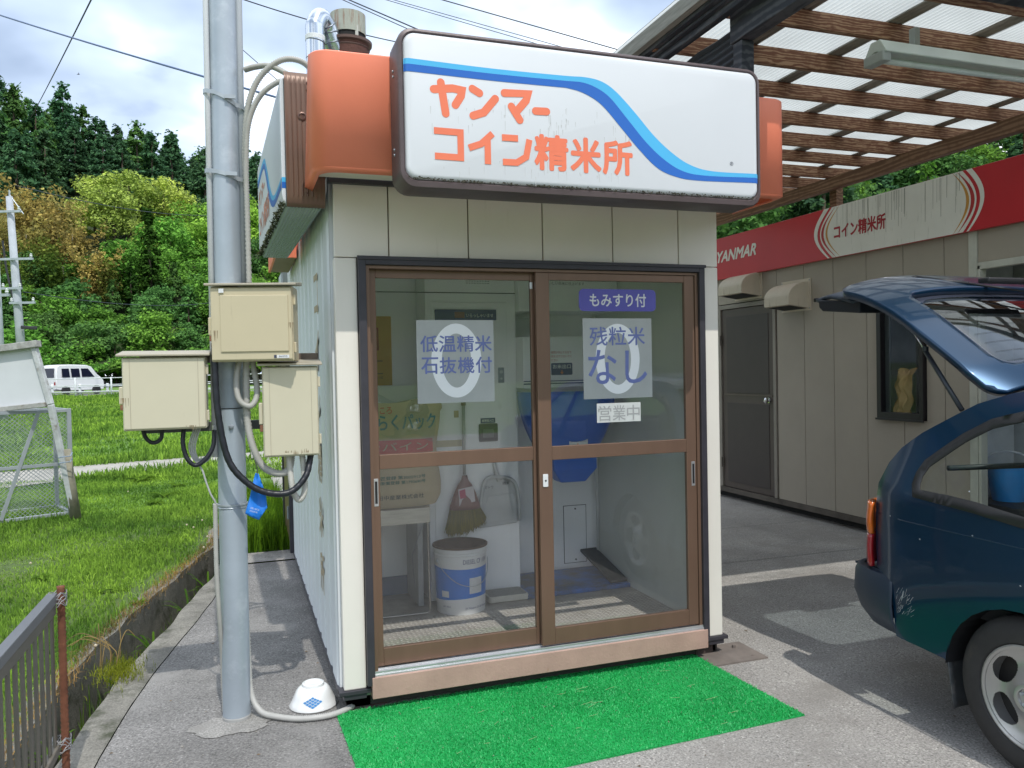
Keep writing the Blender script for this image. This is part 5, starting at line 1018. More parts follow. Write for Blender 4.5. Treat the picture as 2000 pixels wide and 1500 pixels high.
# ================================================================== TIMBER CANOPY
can = thing('timber_canopy', 'timber canopy with brown purlins under clear corrugated roofing, right of the booth', 'canopy', (3.3, 1.5, 0))
def wood_mat(name, c0, c1, sc):
    m, t, p, N, L_ = node_mat(name); _m[name] = m
    tcn = N.new('ShaderNodeTexCoord'); mp = N.new('ShaderNodeMapping'); mp.inputs['Scale'].default_value = sc; oi_ = N.new('ShaderNodeObjectInfo'); vm_ = N.new('ShaderNodeVectorMath'); vm_.operation = 'MULTIPLY_ADD'; vm_.inputs[1].default_value = (37, 11, 5); L_(oi_.outputs['Random'], vm_.inputs[0]); L_(tcn.outputs['Object'], vm_.inputs[2]); L_(vm_.outputs[0], mp.inputs[0])
    wv = N.new('ShaderNodeTexWave'); wv.wave_type = 'RINGS'; wv.inputs['Scale'].default_value = 1.6; wv.inputs['Distortion'].default_value = 9; wv.inputs['Detail'].default_value = 3; wv.inputs['Detail Scale'].default_value = 1.4; L_(mp.outputs[0], wv.inputs[0])
    n = N.new('ShaderNodeTexNoise'); n.inputs['Scale'].default_value = 26; n.inputs['Detail'].default_value = 5; L_(vm_.outputs[0], n.inputs[0])
    a = N.new('ShaderNodeMath'); a.operation = 'MULTIPLY'; L_(wv.outputs[0], a.inputs[0]); L_(n.outputs[0], a.inputs[1])
    r = N.new('ShaderNodeValToRGB'); r.color_ramp.elements[0].position = .18; r.color_ramp.elements[1].position = .46; r.color_ramp.elements[0].color = c0+(1,); r.color_ramp.elements[1].color = c1+(1,); L_(a.outputs[0], r.inputs[0]); L_(r.outputs[0], p.inputs['Base Color']); p.inputs['Roughness'].default_value = .75
    b_ = N.new('ShaderNodeBump'); b_.inputs['Strength'].default_value = .35; b_.inputs['Distance'].default_value = .004; L_(a.outputs[0], b_.inputs['Height']); L_(b_.outputs[0], p.inputs['Normal']); return m
purl = wood_mat('scorched_purlin', (.17, .068, .034), (.38, .225, .13), (2.4, 15, 15))
beamw = wood_mat('stained_beam', (.15, .075, .040), (.27, .155, .09), (6, .7, 6)); darkw = wood_mat('dark_stained_beam', (.024, .028, .038), (.07, .075, .085), (5, .8, 5))
ZB = 3.215
yp = [-.60, -.15, .30, .76, 1.22, 1.66, 2.09, 2.50, 2.90, 3.30, 3.72, 4.15, 4.6]
for i, y in enumerate(yp):
    b = MB(); dz = .006*math.sin(i*2.3); b.box(1.76, 5.16, y-.019, y+.019, ZB+dz, ZB+.093); b.build('purlin', purl, can, bevel=.002)
b = MB(); b.box(1.885, 1.965, -.80, -.215, 3.055, 3.21); b.build('beam', darkw, can, bevel=.004)
b = MB(); b.box(1.885, 1.965, -.60, -.52, 2.75, 3.052); 
b = MB(); b.box(1.895, 1.965, -.295, -.225, 2.66, 3.052); b.box(1.895, 1.965, -.225, .9, 2.66, 2.72); b.build('post', darkw, can, bevel=.004)
b = MB(); b.box(1.775, 1.865, -.80, 4.9, 3.195, 3.213); b.box(1.80, 1.84, -.80, 4.9, 3.16, 3.195); b.build('eaves_beam', darkw, can, bevel=.003)
b = MB(); b.box(1.705, 1.745, -.80, 4.9, 3.235, 3.315); b.build('barge_board', M('weathered_grey_timber', (.24, .24, .21), .85, 0, .25, 12, stretch=(9, .6, 9)), can, bevel=.003)
b = MB(); b.box(1.747, 1.785, -.80, 4.9, 3.214, 3.305); b.build('fascia_board', darkw, can, bevel=.003)
# dark corrugated upstand between booth roof and canopy
b = MB(); 
def ups(u, v): z = 2.66+.49*v; return (1.93+.009*math.sin(v*2*math.pi*14), -.20+4.9*u, z+.006*math.sin(u*300))
b.grid(ups, 30, 112); b.build('upstand_sheet', M('dark_corrugated', (.030, .036, .048), .45, .3, .2, 4), can, smooth=True)
b = MB(); b.box(4.80, 4.875, -2.2, 6.2, 3.10, 3.212); b.build('beam', beamw, can, bevel=.004)
for y in (2.52, .58, 4.6, -1.4):
    b = MB(); b.box(4.885, 4.965, y-.045, y+.045, 2.40, 3.21); b.build('post', beamw, can, bevel=.004)
b = MB(); b.box(1.9, 5.16, -.765, -.70, 3.19, 3.305); b.build('front_beam', darkw, can, bevel=.004)
# clear corrugated sheets with overlaps
def sheet_mat():
    m, t, p, N, L_ = node_mat('clear_corrugated_sheet'); N.remove(p); o = N.get('Material Output')
    tl = N.new('ShaderNodeBsdfTranslucent'); tl.inputs[0].default_value = (.62, .65, .64, 1); tr = N.new('ShaderNodeBsdfTransparent'); tr.inputs[0].default_value = (.80, .83, .82, 1); df = N.new('ShaderNodeBsdfDiffuse'); df.inputs[0].default_value = (.42, .43, .41, 1)
    gl = N.new('ShaderNodeBsdfGlossy'); gl.inputs[1].default_value = .25; gl.inputs[0].default_value = (.6, .6, .6, 1)
    n = N.new('ShaderNodeTexNoise'); n.inputs['Scale'].default_value = 2.5; n.inputs['Detail'].default_value = 6; tcn = N.new('ShaderNodeTexCoord'); L_(tcn.outputs['Object'], n.inputs['Vector'])
    r = N.new('ShaderNodeMapRange'); r.inputs[1].default_value = .35; r.inputs[2].default_value = .75; r.inputs[3].default_value = .12; r.inputs[4].default_value = .36; L_(n.outputs[0], r.inputs[0])
    a = N.new('ShaderNodeMixShader'); L_(r.outputs[0], a.inputs[0]); L_(tl.outputs[0], a.inputs[1]); L_(df.outputs[0], a.inputs[2])
    c = N.new('ShaderNodeMixShader'); c.inputs[0].default_value = .05; L_(a.outputs[0], c.inputs[1]); L_(tr.outputs[0], c.inputs[2])
    d = N.new('ShaderNodeMixShader'); d.inputs[0].default_value = .05; L_(c.outputs[0], d.inputs[1]); L_(gl.outputs[0], d.inputs[2]); L_(d.outputs[0], o.inputs[0]); return m
shm = sheet_mat(); xs0 = 1.70
for k in range(6):
    xa = xs0+k*.60; wdt = .72; nw = 22; b = MB()
    def fn(u, v, xa=xa, k=k): x = xa+wdt*u; return (x, -.775+5.83*v, 3.324+.004*(k % 2)+.0115*math.sin(2*math.pi*(x-xs0)/.0327))
    b.grid(fn, nw*6, 1); b.build('roof_sheet', shm, can, smooth=True)
dirt = M('overlap_dirt', (.34, .30, .25), .9, 0, .25, 8)
for k in range(1, 6):
    xa = xs0+k*.60+.004; b = MB(); b.grid(lambda u, v: (lambda x: (x, -.77+5.81*v, 3.316+.0085*math.sin(2*math.pi*(x-xs0)/.0327)))(xa+.11*u), 24, 1); b.build('overlap_strip', dirt, can, smooth=True)
# fluorescent batten under the purlins
lmp = thing('batten_light', 'pale green-grey fluorescent batten light hanging under the canopy', 'lamp', (3.6, -.30, 3.02))
lm = M('lamp_housing', (.64, .69, .63), .45, 0, .04, 4, col2=(.36, .38, .32), d2=.66, s2=8)
b = MB(); pr = [(-.075, 3.045), (-.030, 3.115), (.030, 3.115), (.075, 3.045), (.070, 3.040), (.0, 3.062), (-.070, 3.040)]
b.ring([[(x, -.33+y, z) for y, z in pr] for x in (2.66, 4.9)], True, (True, True)); b.build('housing', lm, lmp, bevel=.003)
b = MB(); b.box(2.645, 2.70, -.395, -.265, 3.00, 3.05); b.build('end_socket', M('socket_grey', (.40, .43, .40), .5), lmp, bevel=.006)
b = MB(); b.tube([(2.70, -.33, 3.025), (4.86, -.33, 3.025)], .016, 12); b.build('tube', M('unlit_tube', (.62, .66, .64), .25), lmp, smooth=True)
for xh_ in (2.9, 4.4):
    b = MB(); b.box(xh_, xh_+.03, -.35, -.31, 3.11, 3.21); b.build('hanger', M('hanger_grey', (.35, .37, .35), .6), lmp)
# ================================================================== SERVICE POLE, METER BOXES, CABLES
PT, PB = Vector((-.428, .19, 3.154)), Vector((-.448, .156, .0))
pdir = (PT-PB).normalized()
def pa(z): return PB+pdir*(z/pdir.z)
pole_m = M('galvanised_pole', (.40, .455, .51), .42, .30, .10, 3.5, col2=(.52, .57, .62), d2=.52, s2=5.5, bump=.12, bs=25)
sp = thing('service_pole', 'thick galvanised steel pole standing left of the booth, carrying three meter boxes', 'pole', tuple(PB))
b = MB(); b.tube([PB-Vector((0, 0, .05)), pa(1.0), pa(3.0), pa(6.2)], .0585, 40); b.build('shaft', pole_m, sp, smooth=True, auto=60)
b = MB(); b.lathe([(.060, .0), (.0605, .012), (.0585, .016)], PB, 40); b.build('base_collar', M('pole_base_dust', (.36, .36, .35), .8), sp)
cpvc = M('white_conduit', (.62, .64, .66), .35, 0, .05, 4); cgrey = M('grey_conduit', (.40, .43, .46), .4, 0, .06, 4)
b = MB(); b.tube([pa(1.15)+Vector((-.068, -.012, 0)), pa(3)+Vector((-.070, -.012, 0)), pa(6.1)+Vector((-.07, -.012, 0))], .0125, 14); b.build('conduit', cpvc, sp, smooth=True)
b = MB(); b.tube([pa(1.9)+Vector((.066, -.012, 0)), pa(3)+Vector((.066, -.012, 0)), pa(6.1)+Vector((.066, -.012, 0))], .0145, 14); b.build('conduit', cgrey, sp, smooth=True)
for z, t in ((2.70, -.035), (2.37, -.02), (4.2, .0)):
    b = MB(); c = pa(z); n = 40; ring = []
    for r, dz in ((.064, -.009), (.0665, -.009), (.0665, .009), (.064, .009)):
        ring.append([c+Vector((r*(1.32 if abs(math.cos(2*math.pi*k/n)) > .72 else 1.0)*math.cos(2*math.pi*k/n), r*math.sin(2*math.pi*k/n), dz+t*math.cos(2*math.pi*k/n))) for k in range(n)])
    b.ring(ring+[ring[0]], True, (False, False)); b.box(c.x+.0, c.x+.045, c.y-.078, c.y-.067, c.z-.008, c.z+.008); b.build('steel_strap', galv, sp, auto=40)
for z in (.94,):
    b = MB(); c = pa(z); b.lathe([(.0605, -.004), (.064, -.003), (.064, .004), (.0605, .005)], c, 40); b.lathe([(.0605, -.014), (.063, -.012), (.0605, -.009)], c, 40); b.build('strap', galv, sp, auto=40)
b = MB(); c = pa(1.36); b.lathe([(.0600, -.002), (.0618, 0), (.0600, .002)], c, 40); b.build('wire_tie', black_rubber, sp)
for z in (1.28,):
    b = MB(); c = pa(z)+Vector((.0, -.060, 0)); b.lathe([(.012, .004), (.012, -.004), (.008, -.006), (.007, -.012), (.001, -.013)], c, 6, 0, 'y'); b.build('bolt', galv2, sp)
arm = M('dark_steel_arm', (.10, .105, .11), .55, .3, .2, 9)
b = MB(); b.box(-.80, -.10, .185, .215, 1.262, 1.302); b.build('crossarm', arm, sp, bevel=.003)
b = MB(); b.box(-.80, -.06, .185, .215, 1.560, 1.597); b.build('crossarm', M('rusty_arm', (.22, .17, .14), .7, .2, .3, 12, col2=(.30, .31, .32), d2=.5, s2=6), sp, bevel=.003)
box_cream = M('meter_box_beige', (.56, .49, .33), .45, 0, .04, 3, col2=(.38, .32, .21), d2=.61, s2=4, streak=True); box_pale = M('meter_box_pale', (.60, .555, .415), .45, 0, .04, 3, col2=(.42, .38, .28), d2=.61, s2=4, streak=True); lid_m = M('meter_box_lid', (.40, .36, .28), .5, 0, .08, 9)
rustc = M('rusty_clip', (.25, .12, .07), .8, 0, .3, 30)
def mbox(label, cx, cy, z0, wd, dp_, h, ang, mat, door=None, lid_over=.018, handle='L'):
    R_ = Matrix.Rotation(ang, 3, 'Z'); C0 = Vector((cx, cy, 0)); T = lambda x, y, z: tuple(C0+R_ @ Vector((x, y, 0))+Vector((0, 0, z)))
    t = thing('meter_box', label, 'meter box', (cx, cy, z0), 'beige meter boxes on the pole')
    def bb(x0, x1, y0, y1, za, zb_): 
        q = MB(); q.box(x0, x1, y0, y1, za, zb_); q.v = [T(*v) for v in q.v]; return q
    bb(-wd/2, wd/2, 0, dp_, z0, z0+h).build('body', mat, t, bevel=.006)
    bb(-wd/2+.004, wd/2-.004, -.012, -.001, z0+.006, z0+h-.006).build('door', mat, t, bevel=.004)
    if door:
        q = MB(); x0, x1, za, zb_ = door; q.box(x0, x1, -.018, -.0125, za, zb_); q.v = [T(*v) for v in q.v]; q.build('door_panel', mat, t, bevel=.003)
    else:
        for xx in (-wd/2+.030, wd/2-.030):
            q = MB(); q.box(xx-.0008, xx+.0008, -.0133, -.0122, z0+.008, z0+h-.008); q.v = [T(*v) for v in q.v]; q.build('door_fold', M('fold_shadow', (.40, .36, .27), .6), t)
    q = MB(); lo_ = lid_over
    q.add([(-wd/2-lo_, -.028, z0+h+.002), (wd/2+lo_, -.028, z0+h+.002), (wd/2+lo_, dp_+.01, z0+h+.014), (-wd/2-lo_, dp_+.01, z0+h+.014), (-wd/2-lo_, -.028, z0+h+.012), (wd/2+lo_, -.028, z0+h+.012), (wd/2+lo_, dp_+.01, z0+h+.030), (-wd/2-lo_, dp_+.01, z0+h+.030)], [(0, 3, 2, 1), (4, 5, 6, 7), (0, 1, 5, 4), (1, 2, 6, 5), (2, 3, 7, 6), (3, 0, 4, 7)]); q.v = [T(*v) for v in q.v]; q.build('lid', lid_m, t, bevel=.003)
    s = -1 if handle == 'L' else 1; xh = s*wd/2
    bb(min(xh, xh+s*.016), max(xh, xh+s*.016), .02, .055, z0+h*.36, z0+h*.60).build('latch', mat, t, bevel=.004)
    bb(min(xh, xh+s*.013), max(xh, xh+s*.013), .022, .045, z0+h*.28, z0+h*.355).build('rusty_clip', rustc, t, bevel=.002)
    for zz in (.18, .82): bb(min(-xh, -xh-s*.010), max(-xh, -xh-s*.010), .004, .020, z0+h*zz-.022, z0+h*zz+.022).build('hinge', mat, t, bevel=.003)
    return t, T
t1, T1 = mbox('largest beige meter box, mounted highest on the front of the pole', -.345, -.035, 1.560, .335, .13, .312, D2R(-13), box_cream, (-.125, .150, 1.600, 1.835))
q = MB(); q.box(-.128, -.108, -.0195, -.0182, 1.845, 1.862); q.v = [T1(*v) for v in q.v]; q.build('sticker', white_p, t1)
q = MB(); q.box(.100, .150, -.0138, -.0123, 1.572, 1.585, 0); q.box(.088, .098, -.0138, -.0123, 1.572, 1.585, 1); q.text('SANYO', (.108, -.0142, 1.576), X3, Z3, .034, .006, 1, .03); q.v = [T1(*v) for v in q.v]; q.build('maker_plate', [white_p, M('dark_print', (.05, .06, .1))], t1)
t2, T2 = mbox('pale beige meter box on the left end of the pole\'s crossarm', -.692, .03, 1.285, .318, .145, .300, D2R(-1), box_pale)
t3, T3 = mbox('narrow upright beige meter box on the right of the pole, lowest of the three', -.195, .012, 1.150, .232, .130, .388, D2R(-2), box_pale)
bk2 = M('black_corrugated', (.014, .016, .022), .4, 0, .2, 30)
def ribbed(name, pts, r, mat, label, cat='hose', n=120, rib=.0015, group=None, loc=None, parent=None, pitch=2):
    P = bez([Vector(p) for p in pts], n); b = MB(); b.tube(P, r, 12, rf=lambda t, i: r+(rib if i % pitch else -rib))
    return b.build(name, mat, parent, smooth=True, label=label, cat=cat, group=group, loc=tuple(P[0]) if not parent else None)
fx_m = M('grey_flexible_conduit', (.42, .415, .38), .5, 0, .08, 20)
Y0 = .05
ribbed('black_hose', [(-.497, .03, 1.64), (-.497, .02, 1.56), (-.490, .01, 1.356), (-.455, .005, 1.156), (-.386, .0, 1.055), (-.303, -.002, 1.003), (-.209, .0, .998), (-.140, .02, 1.060), (-.112, .06, 1.150)], .0135, bk2, 'thick black ribbed hose looping under the meter boxes in front of the pole', n=130, rib=.0006, pitch=5)
ribbed('flexible_conduit', [(-.372, .09, 1.62), (-.400, .075, 1.56), (-.414, .06, 1.47), (-.402, .05, 1.395), (-.357, .045, 1.372), (-.330, .06, 1.43), (-.345, .085, 1.56)], .0125, fx_m, 'short grey ribbed conduit looping just below the top meter box')
ribbed('flexible_conduit', [(-.368, .085, 1.62), (-.374, .08, 1.45), (-.372, .075, 1.30), (-.352, .07, 1.19), (-.312, .07, 1.105), (-.249, .07, 1.072), (-.205, .075, 1.09), (-.19, .09, 1.16)], .0150, fx_m, 'long grey ribbed conduit running down beside the pole and under the right meter box')
ribbed('flexible_conduit', [(-.205, .07, 1.16), (-.200, .06, 1.06), (-.190, .05, .990), (-.168, .045, .955), (-.145, .05, .985), (-.142, .06, 1.06), (-.150, .07, 1.16)], .0130, M('pale_flexible_conduit', (.55, .54, .49), .5, 0, .06, 20), 'pale ribbed conduit hanging in a tight loop below the right meter box')
ribbed('black_hose', [(-.628, .12, 1.29), (-.634, .11, 1.22), (-.618, .10, 1.155), (-.585, .10, 1.125), (-.545, .10, 1.15), (-.515, .11, 1.20), (-.507, .12, 1.27)], .0095, bk2, 'black cable loop hanging left of the pole below the crossarm', rib=.0003)
ribbed('black_hose', [(-.790, .14, 1.28), (-.778, .14, 1.245), (-.752, .14, 1.225), (-.722, .14, 1.24), (-.716, .14, 1.28)], .0085, bk2, 'small black cable loop under the left meter box', rib=.0003)
for k in range(4):
    d = k*.008; ribbed('grey_cable', [(-.585+d, .13, 1.29), (-.610+d, .125, 1.21), (-.600+d*.8, .12, 1.16), (-.570+d*.3, .12, 1.128+d*.8), (-.530, .12, 1.150+d), (-.508-d*.3, .125, 1.21), (-.505-d*.3, .13, 1.29)], .0035, M('grey_cable_sheath', (.42, .43, .42), .45), 'thin grey cables coiled below the crossarm left of the pole', 'cable', 60, 0, 'coiled grey cables left of the pole')
ribbed('grey_cable', [(-.582, .12, 1.135), (-.560, .11, 1.10), (-.546, .105, 1.05), (-.530, .10, 1.0), (-.513, .10, .965), (-.507, .105, .94)], .0038, _m['grey_cable_sheath'], 'single grey cable wandering down to the strap on the pole', 'cable', 60, 0)
ribbed('flexible_conduit', [(-.512, .108, .955), (-.514, .11, .80), (-.514, .11, .65), (-.510, .115, .52), (-.506, .13, .40), (-.502, .16, .26), (-.50, .19, .02)], .0095, fx_m, 'thin grey ribbed conduit clipped down the left side of the pole', n=230, rib=.001)
ribbed('flexible_conduit', [(-.397, .20, .42), (-.393, .185, .22), (-.385, .16, .09), (-.345, .11, .025), (-.270, .05, .014), (-.18, .0, .013), (-.07, -.01, .013), (.02, .03, .014), (.07, .09, .02)], .0125, M('light_flexible_conduit', (.46, .455, .43), .5, 0, .08, 20), 'pale ribbed conduit lying on the concrete from the pole to the booth', n=200)
ribbed('flexible_conduit', [(-.345, .16, 2.838), (-.30, .13, 2.845), (-.24, .09, 2.84), (-.17, .06, 2.80), (-.13, .05, 2.77)], .0115, fx_m, 'short ribbed conduit running level from the pole to the left sign')
ribbed('flexible_conduit', [(-.352, .15, 2.30), (-.352, .14, 2.50), (-.335, .12, 2.67), (-.285, .10, 2.79), (-.20, .07, 2.86), (-.12, .06, 2.865), (-.06, .08, 2.83), (-.02, .12, 2.78)], .0125, fx_m, 'ribbed conduit arching highest from the pole over the left sign', n=160)
ribbed('flexible_conduit', [(-.350, .14, 1.90), (-.350, .135, 2.20), (-.350, .13, 2.40), (-.338, .11, 2.58), (-.290, .09, 2.70), (-.215, .07, 2.765), (-.165, .07, 2.775)], .0115, fx_m, 'ribbed conduit rising along the pole and bending into the left sign', n=180)
# blue cloth tag
tg = thing('blue_tag', 'bright blue cloth tag tied to a hose in front of the pole', 'tag', (-.34, .03, 1.09))
ol = [(-.346, 1.085), (-.334, 1.082), (-.319, 1.035), (-.306, .985), (-.302, .935), (-.338, .885), (-.392, .918), (-.372, .985), (-.362, 1.03)]
vs, fs_ = panel(ol, [], lambda x, z: (x, .022+.010*math.sin((x+.34)*70+z*14)+.006*math.sin(z*60), z), .010); b = MB(); b.add(vs, fs_); b.build('cloth', M('blue_cloth', (.01, .19, .68), .55, 0, .12, 15), tg, smooth=True, solid=.0012)
b = MB(); b.text('お問い合わせ', (-.372, .003, .938), (.88, 0, -.30), (.28, 0, .9), .040, .009, 0, .0); b.text('0120-28-1102', (-.374, .003, .927), (.88, 0, -.30), (.28, 0, .9), .034, .007, 0, .0); b.build('lettering', white_p, tg)
b = MB(); b.tube([(-.340, .02, 1.080), (-.338, .03, 1.10), (-.345, .06, 1.13)], .002, 6); b.build('string', black_rubber, tg)
# upturned bowl
bw = thing('bowl', 'white china bowl with a blue crest turned upside down beside the booth', 'bowl', (-.118, .175, 0))
b = MB(); b.lathe([(.104, .004), (.108, .001), (.108, .005), (.098, .018), (.086, .045), (.073, .071), (.060, .083), (.050, .085), (.048, .097), (.042, .099), (.040, .090), (.001, .088)], (-.118, .175, .001), 40); b.build('shell', M('white_china', (.80, .81, .80), .12, 0, .01, 5, coat=.6), bw, auto=45)
b = MB()
for k in range(4):
    for j in range(4):
        u, v = (j-k)*.0095, (j+k-3)*.0058; a = -math.pi/2-.12+u/.075; z = .040+v; r = .0985-(z-.018)*.46+.0022
        P_ = [(-.118+(r-(dv_)*.4)*math.cos(a+du/.08), .175+(r-dv_*.4)*math.sin(a+du/.08), z+dv_) for du, dv_ in ((-.0082, 0), (0, -.0050), (.0082, 0), (0, .0050))]
        b.add(P_, [(0, 1, 2, 3)])
b.build('crest', M('bowl_blue', (.06, .25, .55), .3), bw)
# green artificial-grass mat
mat_r = thing('entrance_mat', 'bright green artificial-grass mat lying in front of the booth doors', 'mat', (.9, -.33, 0))
mg = M('mat_green', (.015, .36, .09), .55, 0, .10, 3, col2=(.012, .34, .075), d2=.55, s2=2); 
MC = [Vector((-.035, .018, 0)), Vector((1.795, .072, 0)), Vector((1.845, -.745, 0)), Vector((-.01, -.80, 0))]
mp_ = lambda u, v: (MC[0]*(1-u)+MC[1]*u)*(1-v)+(MC[3]*(1-u)+MC[2]*u)*v
b = MB(); b.grid(lambda u, v: tuple(mp_(u, v)+Vector((0, 0, .005+.0015*math.sin(u*9)*math.sin(v*5)))), 40, 16)
for s_, e_2, fl in (((0, 0), (1, 0), 1), ((0, 1), (1, 1), 0), ((0, 0), (0, 1), 0), ((1, 0), (1, 1), 1)):
    A_ = mp_(*s_)+Vector((0, 0, .005)); B_ = mp_(*e_2)+Vector((0, 0, .005)); b.add([A_, B_, (B_.x, B_.y, .0008), (A_.x, A_.y, .0008)], [(0, 1, 2, 3)])
b.build('backing', mg, mat_r)
V = []; nb_ = 0; nu_, nv_ = 250, 110; U_, V_ = np.meshgrid((np.arange(nu_)+.5)/nu_, (np.arange(nv_)+.5)/nv_); U_ = U_.ravel()+rng.uniform(-.0012, .0012, nu_*nv_); V_ = V_.ravel()+rng.uniform(-.0024, .0024, nu_*nv_)
Mn = [np.array(q) for q in MC]; Pm = ((1-U_)*(1-V_))[:, None]*Mn[0]+(U_*(1-V_))[:, None]*Mn[1]+(U_*V_)[:, None]*Mn[2]+((1-U_)*V_)[:, None]*Mn[3]
Pm = np.repeat(Pm, 3, 0)+rng.normal(0, .0032, (len(Pm)*3, 3)); Pm[:, 2] = .004; n = len(Pm); a = rng.uniform(0, 6.28, n); s = np.stack([np.cos(a), np.sin(a), 0*a], 1)*.0018; tip = Pm+np.stack([rng.normal(0, .0045, n), rng.normal(0, .0045, n), rng.uniform(.0045, .0085, n)], 1)
V = np.stack([Pm-s, Pm+s, tip+s*.5, tip-s*.5], 1).reshape(-1, 3)-np.array(WL[mat_r.name])
tm_ = M('mat_pile_green', (.018, .42, .10), .5, 0, .14, 3, col2=(.075, .50, .19), d2=.57, s2=2.4)
o = quadmesh('turf_pile', V, np.arange(n*4).reshape(-1, 4), tm_); o.parent = mat_r; o['kind'] = 'stuff'
b = MB()
for k in range(22):
    u, v = rng.uniform(.1, .95), rng.uniform(.05, .95); c = mp_(u, v)+Vector((0, 0, .015)); a = rng.uniform(-.6, .6); l = rng.uniform(.01, .03); d = Vector((math.cos(a)*l, math.sin(a)*l, .003)); w_ = Vector((0, .0008, 0)); b.add([c-d-w_, c+d-w_, c+d+w_, c-d+w_], [(0, 1, 2, 3)])
o = b.build('dry_straw', M('straw', (.45, .50, .28), .8), label='dry straw bits scattered on the green mat', cat='straw', kind='stuff')
# ================================================================== LEFT FOREGROUND: small gate lashed to a rebar stake
gate = thing('slatted_gate', 'low brown slatted gate at the bottom left, lashed to a rusty stake', 'gate', (-1.06, -.5, 0))
G0, G1 = Vector((-1.062, -.275, 0)), Vector((-1.078, -1.20, 0)); gd = (G1-G0).normalized()
gm = M('grey_brown_slat', (.155, .14, .115), .5, .1, .12, 6)
b = MB(); b.bar(G0+Vector((0, 0, .712)), G1+Vector((0, 0, .712)), .034, .036); b.build('top_rail', M('top_rail_grey', (.17, .175, .19), .35, .3, .1, 6), gate, bevel=.003)
b = MB(); b.bar(G0+Vector((0, 0, .672)), G1+Vector((0, 0, .672)), .022, .040); b.build('rail', gm, gate, bevel=.003)
b = MB(); b.bar(G0+Vector((0, 0, .165)), G1+Vector((0, 0, .165)), .026, .034); b.build('bottom_rail', gm, gate, bevel=.003)
for i in range(12):
    p = G0+gd*(.022+.078*i); b = MB(); b.bar(p+Vector((0, 0, .183)), p+Vector((0, 0, .651)), .008, .031, up=tuple(gd)); b.build('slat', gm, gate, bevel=.002)
stk = thing('rebar_stake', 'rusty ribbed rebar stake at the end of the brown gate', 'stake', (-1.035, -.245, 0))
b = MB(); P = [Vector((-1.040, -.245, -.3+.0085*i)) for i in range(124)]; b.tube(P, .0125, 12, rf=lambda t, i: .0125+(.0022 if i % 2 else -.0004)); b.build('bar', rust, stk, smooth=True)
wirem = M('tie_wire', (.34, .34, .35), .5, .4, .2, 20)
for z in (.705, .175):
    b = MB(); b.tube([Vector((-1.048+.030*math.cos(t), -.262+.034*math.sin(t), z+.022*math.sin(t*1.37+z*9)+.006*math.sin(t*5))) for t in [k*.35 for k in range(110)]], .0017, 5); b.build('tie_wire', wirem, stk, smooth=True)
# ================================================================== CAGE, LEANING BOARD
cage = thing('mesh_cage', 'grey steel-framed expanded-mesh cage standing on the lawn at the left', 'cage', (-2.6, 6.3, 0))
cg = M('cage_grey_paint', (.36, .39, .42), .45, .2, .1, 8)
CA, CB = Vector((-2.13, 6.16, 0)), Vector((-3.15, 5.72, 0)); cd_ = (CB-CA).normalized(); cn = Vector((-cd_.y, cd_.x, 0)); cn = cn if cn.y > 0 else -cn
CH = 1.17; CC, CD = CA+cn*.62, CB+cn*.62; zz_ = lambda p, z: Vector((p.x, p.y, z))
for p in (CA, CB, CC, CD): b = MB(); b.bar(zz_(p, 0), zz_(p, CH), .04, .04, up=tuple(cd_)); b.build('post', cg, cage, bevel=.003)
for p, q in ((CA, CB), (CC, CD), (CA, CC), (CB, CD)):
    for z in (.04, CH-.02): b = MB(); b.bar(zz_(p, z), zz_(q, z), .034, .034); b.build('frame_bar', cg, cage, bevel=.003)
b = MB(); b.bar(zz_(CA, .58)-cn*.024, zz_(CB, .58)-cn*.024, .010, .034); b.build('mid_bar', cg, cage, bevel=.002)
for f in (.28,): b = MB(); b.bar(zz_(CA+cd_*.29, CH-.02)-cn*.03, zz_(CA+cd_*.66, .05)-cn*.03, .036, .01, up=tuple(cn)); b.build('brace', cg, cage, bevel=.002)
def expmesh(p, q, z0, z1, name='mesh_panel', top=False, r=None):
    b = MB(); d = (q-p); L_ = d.length; d = d.normalized(); H_ = (z1-z0) if not top else r.length; up_ = Vector((0, 0, 1)) if not top else r.normalized(); base = zz_(p, z0); px_, py_ = .046, .021; nrm = d.cross(up_).normalized(); t_ = .0024
    nr = int(H_/py_); nc = int(L_/px_)
    for j in range(nr):
        for i in range(nc):
            o_ = (j % 2)*px_/2; c = [(i*px_+o_, j*py_), (i*px_+px_/2+o_, (j+1)*py_), ((i+1)*px_+o_, j*py_)]
            for a_, e2 in ((c[0], c[1]), (c[1], c[2])):
                A_ = base+d*a_[0]+up_*a_[1]; B_ = base+d*e2[0]+up_*e2[1]; w_ = up_*t_; b.add([A_-w_, B_-w_, B_+w_, A_+w_], [(0, 1, 2, 3)])
    o = b.build(name, M('expanded_mesh', (.40, .44, .48), .45, .2, .1, 8), cage); o['kind'] = 'stuff'
for p, q in ((CA, CB), (CC, CD), (CA, CC)): expmesh(p, q, .05, CH-.04)
expmesh(CA, CB, CH-.005, 0, top=True, r=cn*.62)
brd = thing('leaning_signboard', 'blank white signboard in a weathered wooden frame, leaning at the left edge', 'signboard', (-2.35, 5.8, 0))
def dpt(px, py, d):
    v = _d+_r*((px-1000)/1554)-_u*((py-750)/1554); return CAM+v*d
wgrey = M('peeling_grey_timber', (.36, .36, .34), .8, 0, .3, 14, col2=(.22, .19, .15), d2=.55, s2=9, bump=.3)
bd = 8.25
c0, c1, c2_, c3 = dpt(66, 676, bd), dpt(88, 786, bd), dpt(-150, 812, bd), dpt(-170, 712, bd)
fw = Vector((RY.x, RY.y, 0))
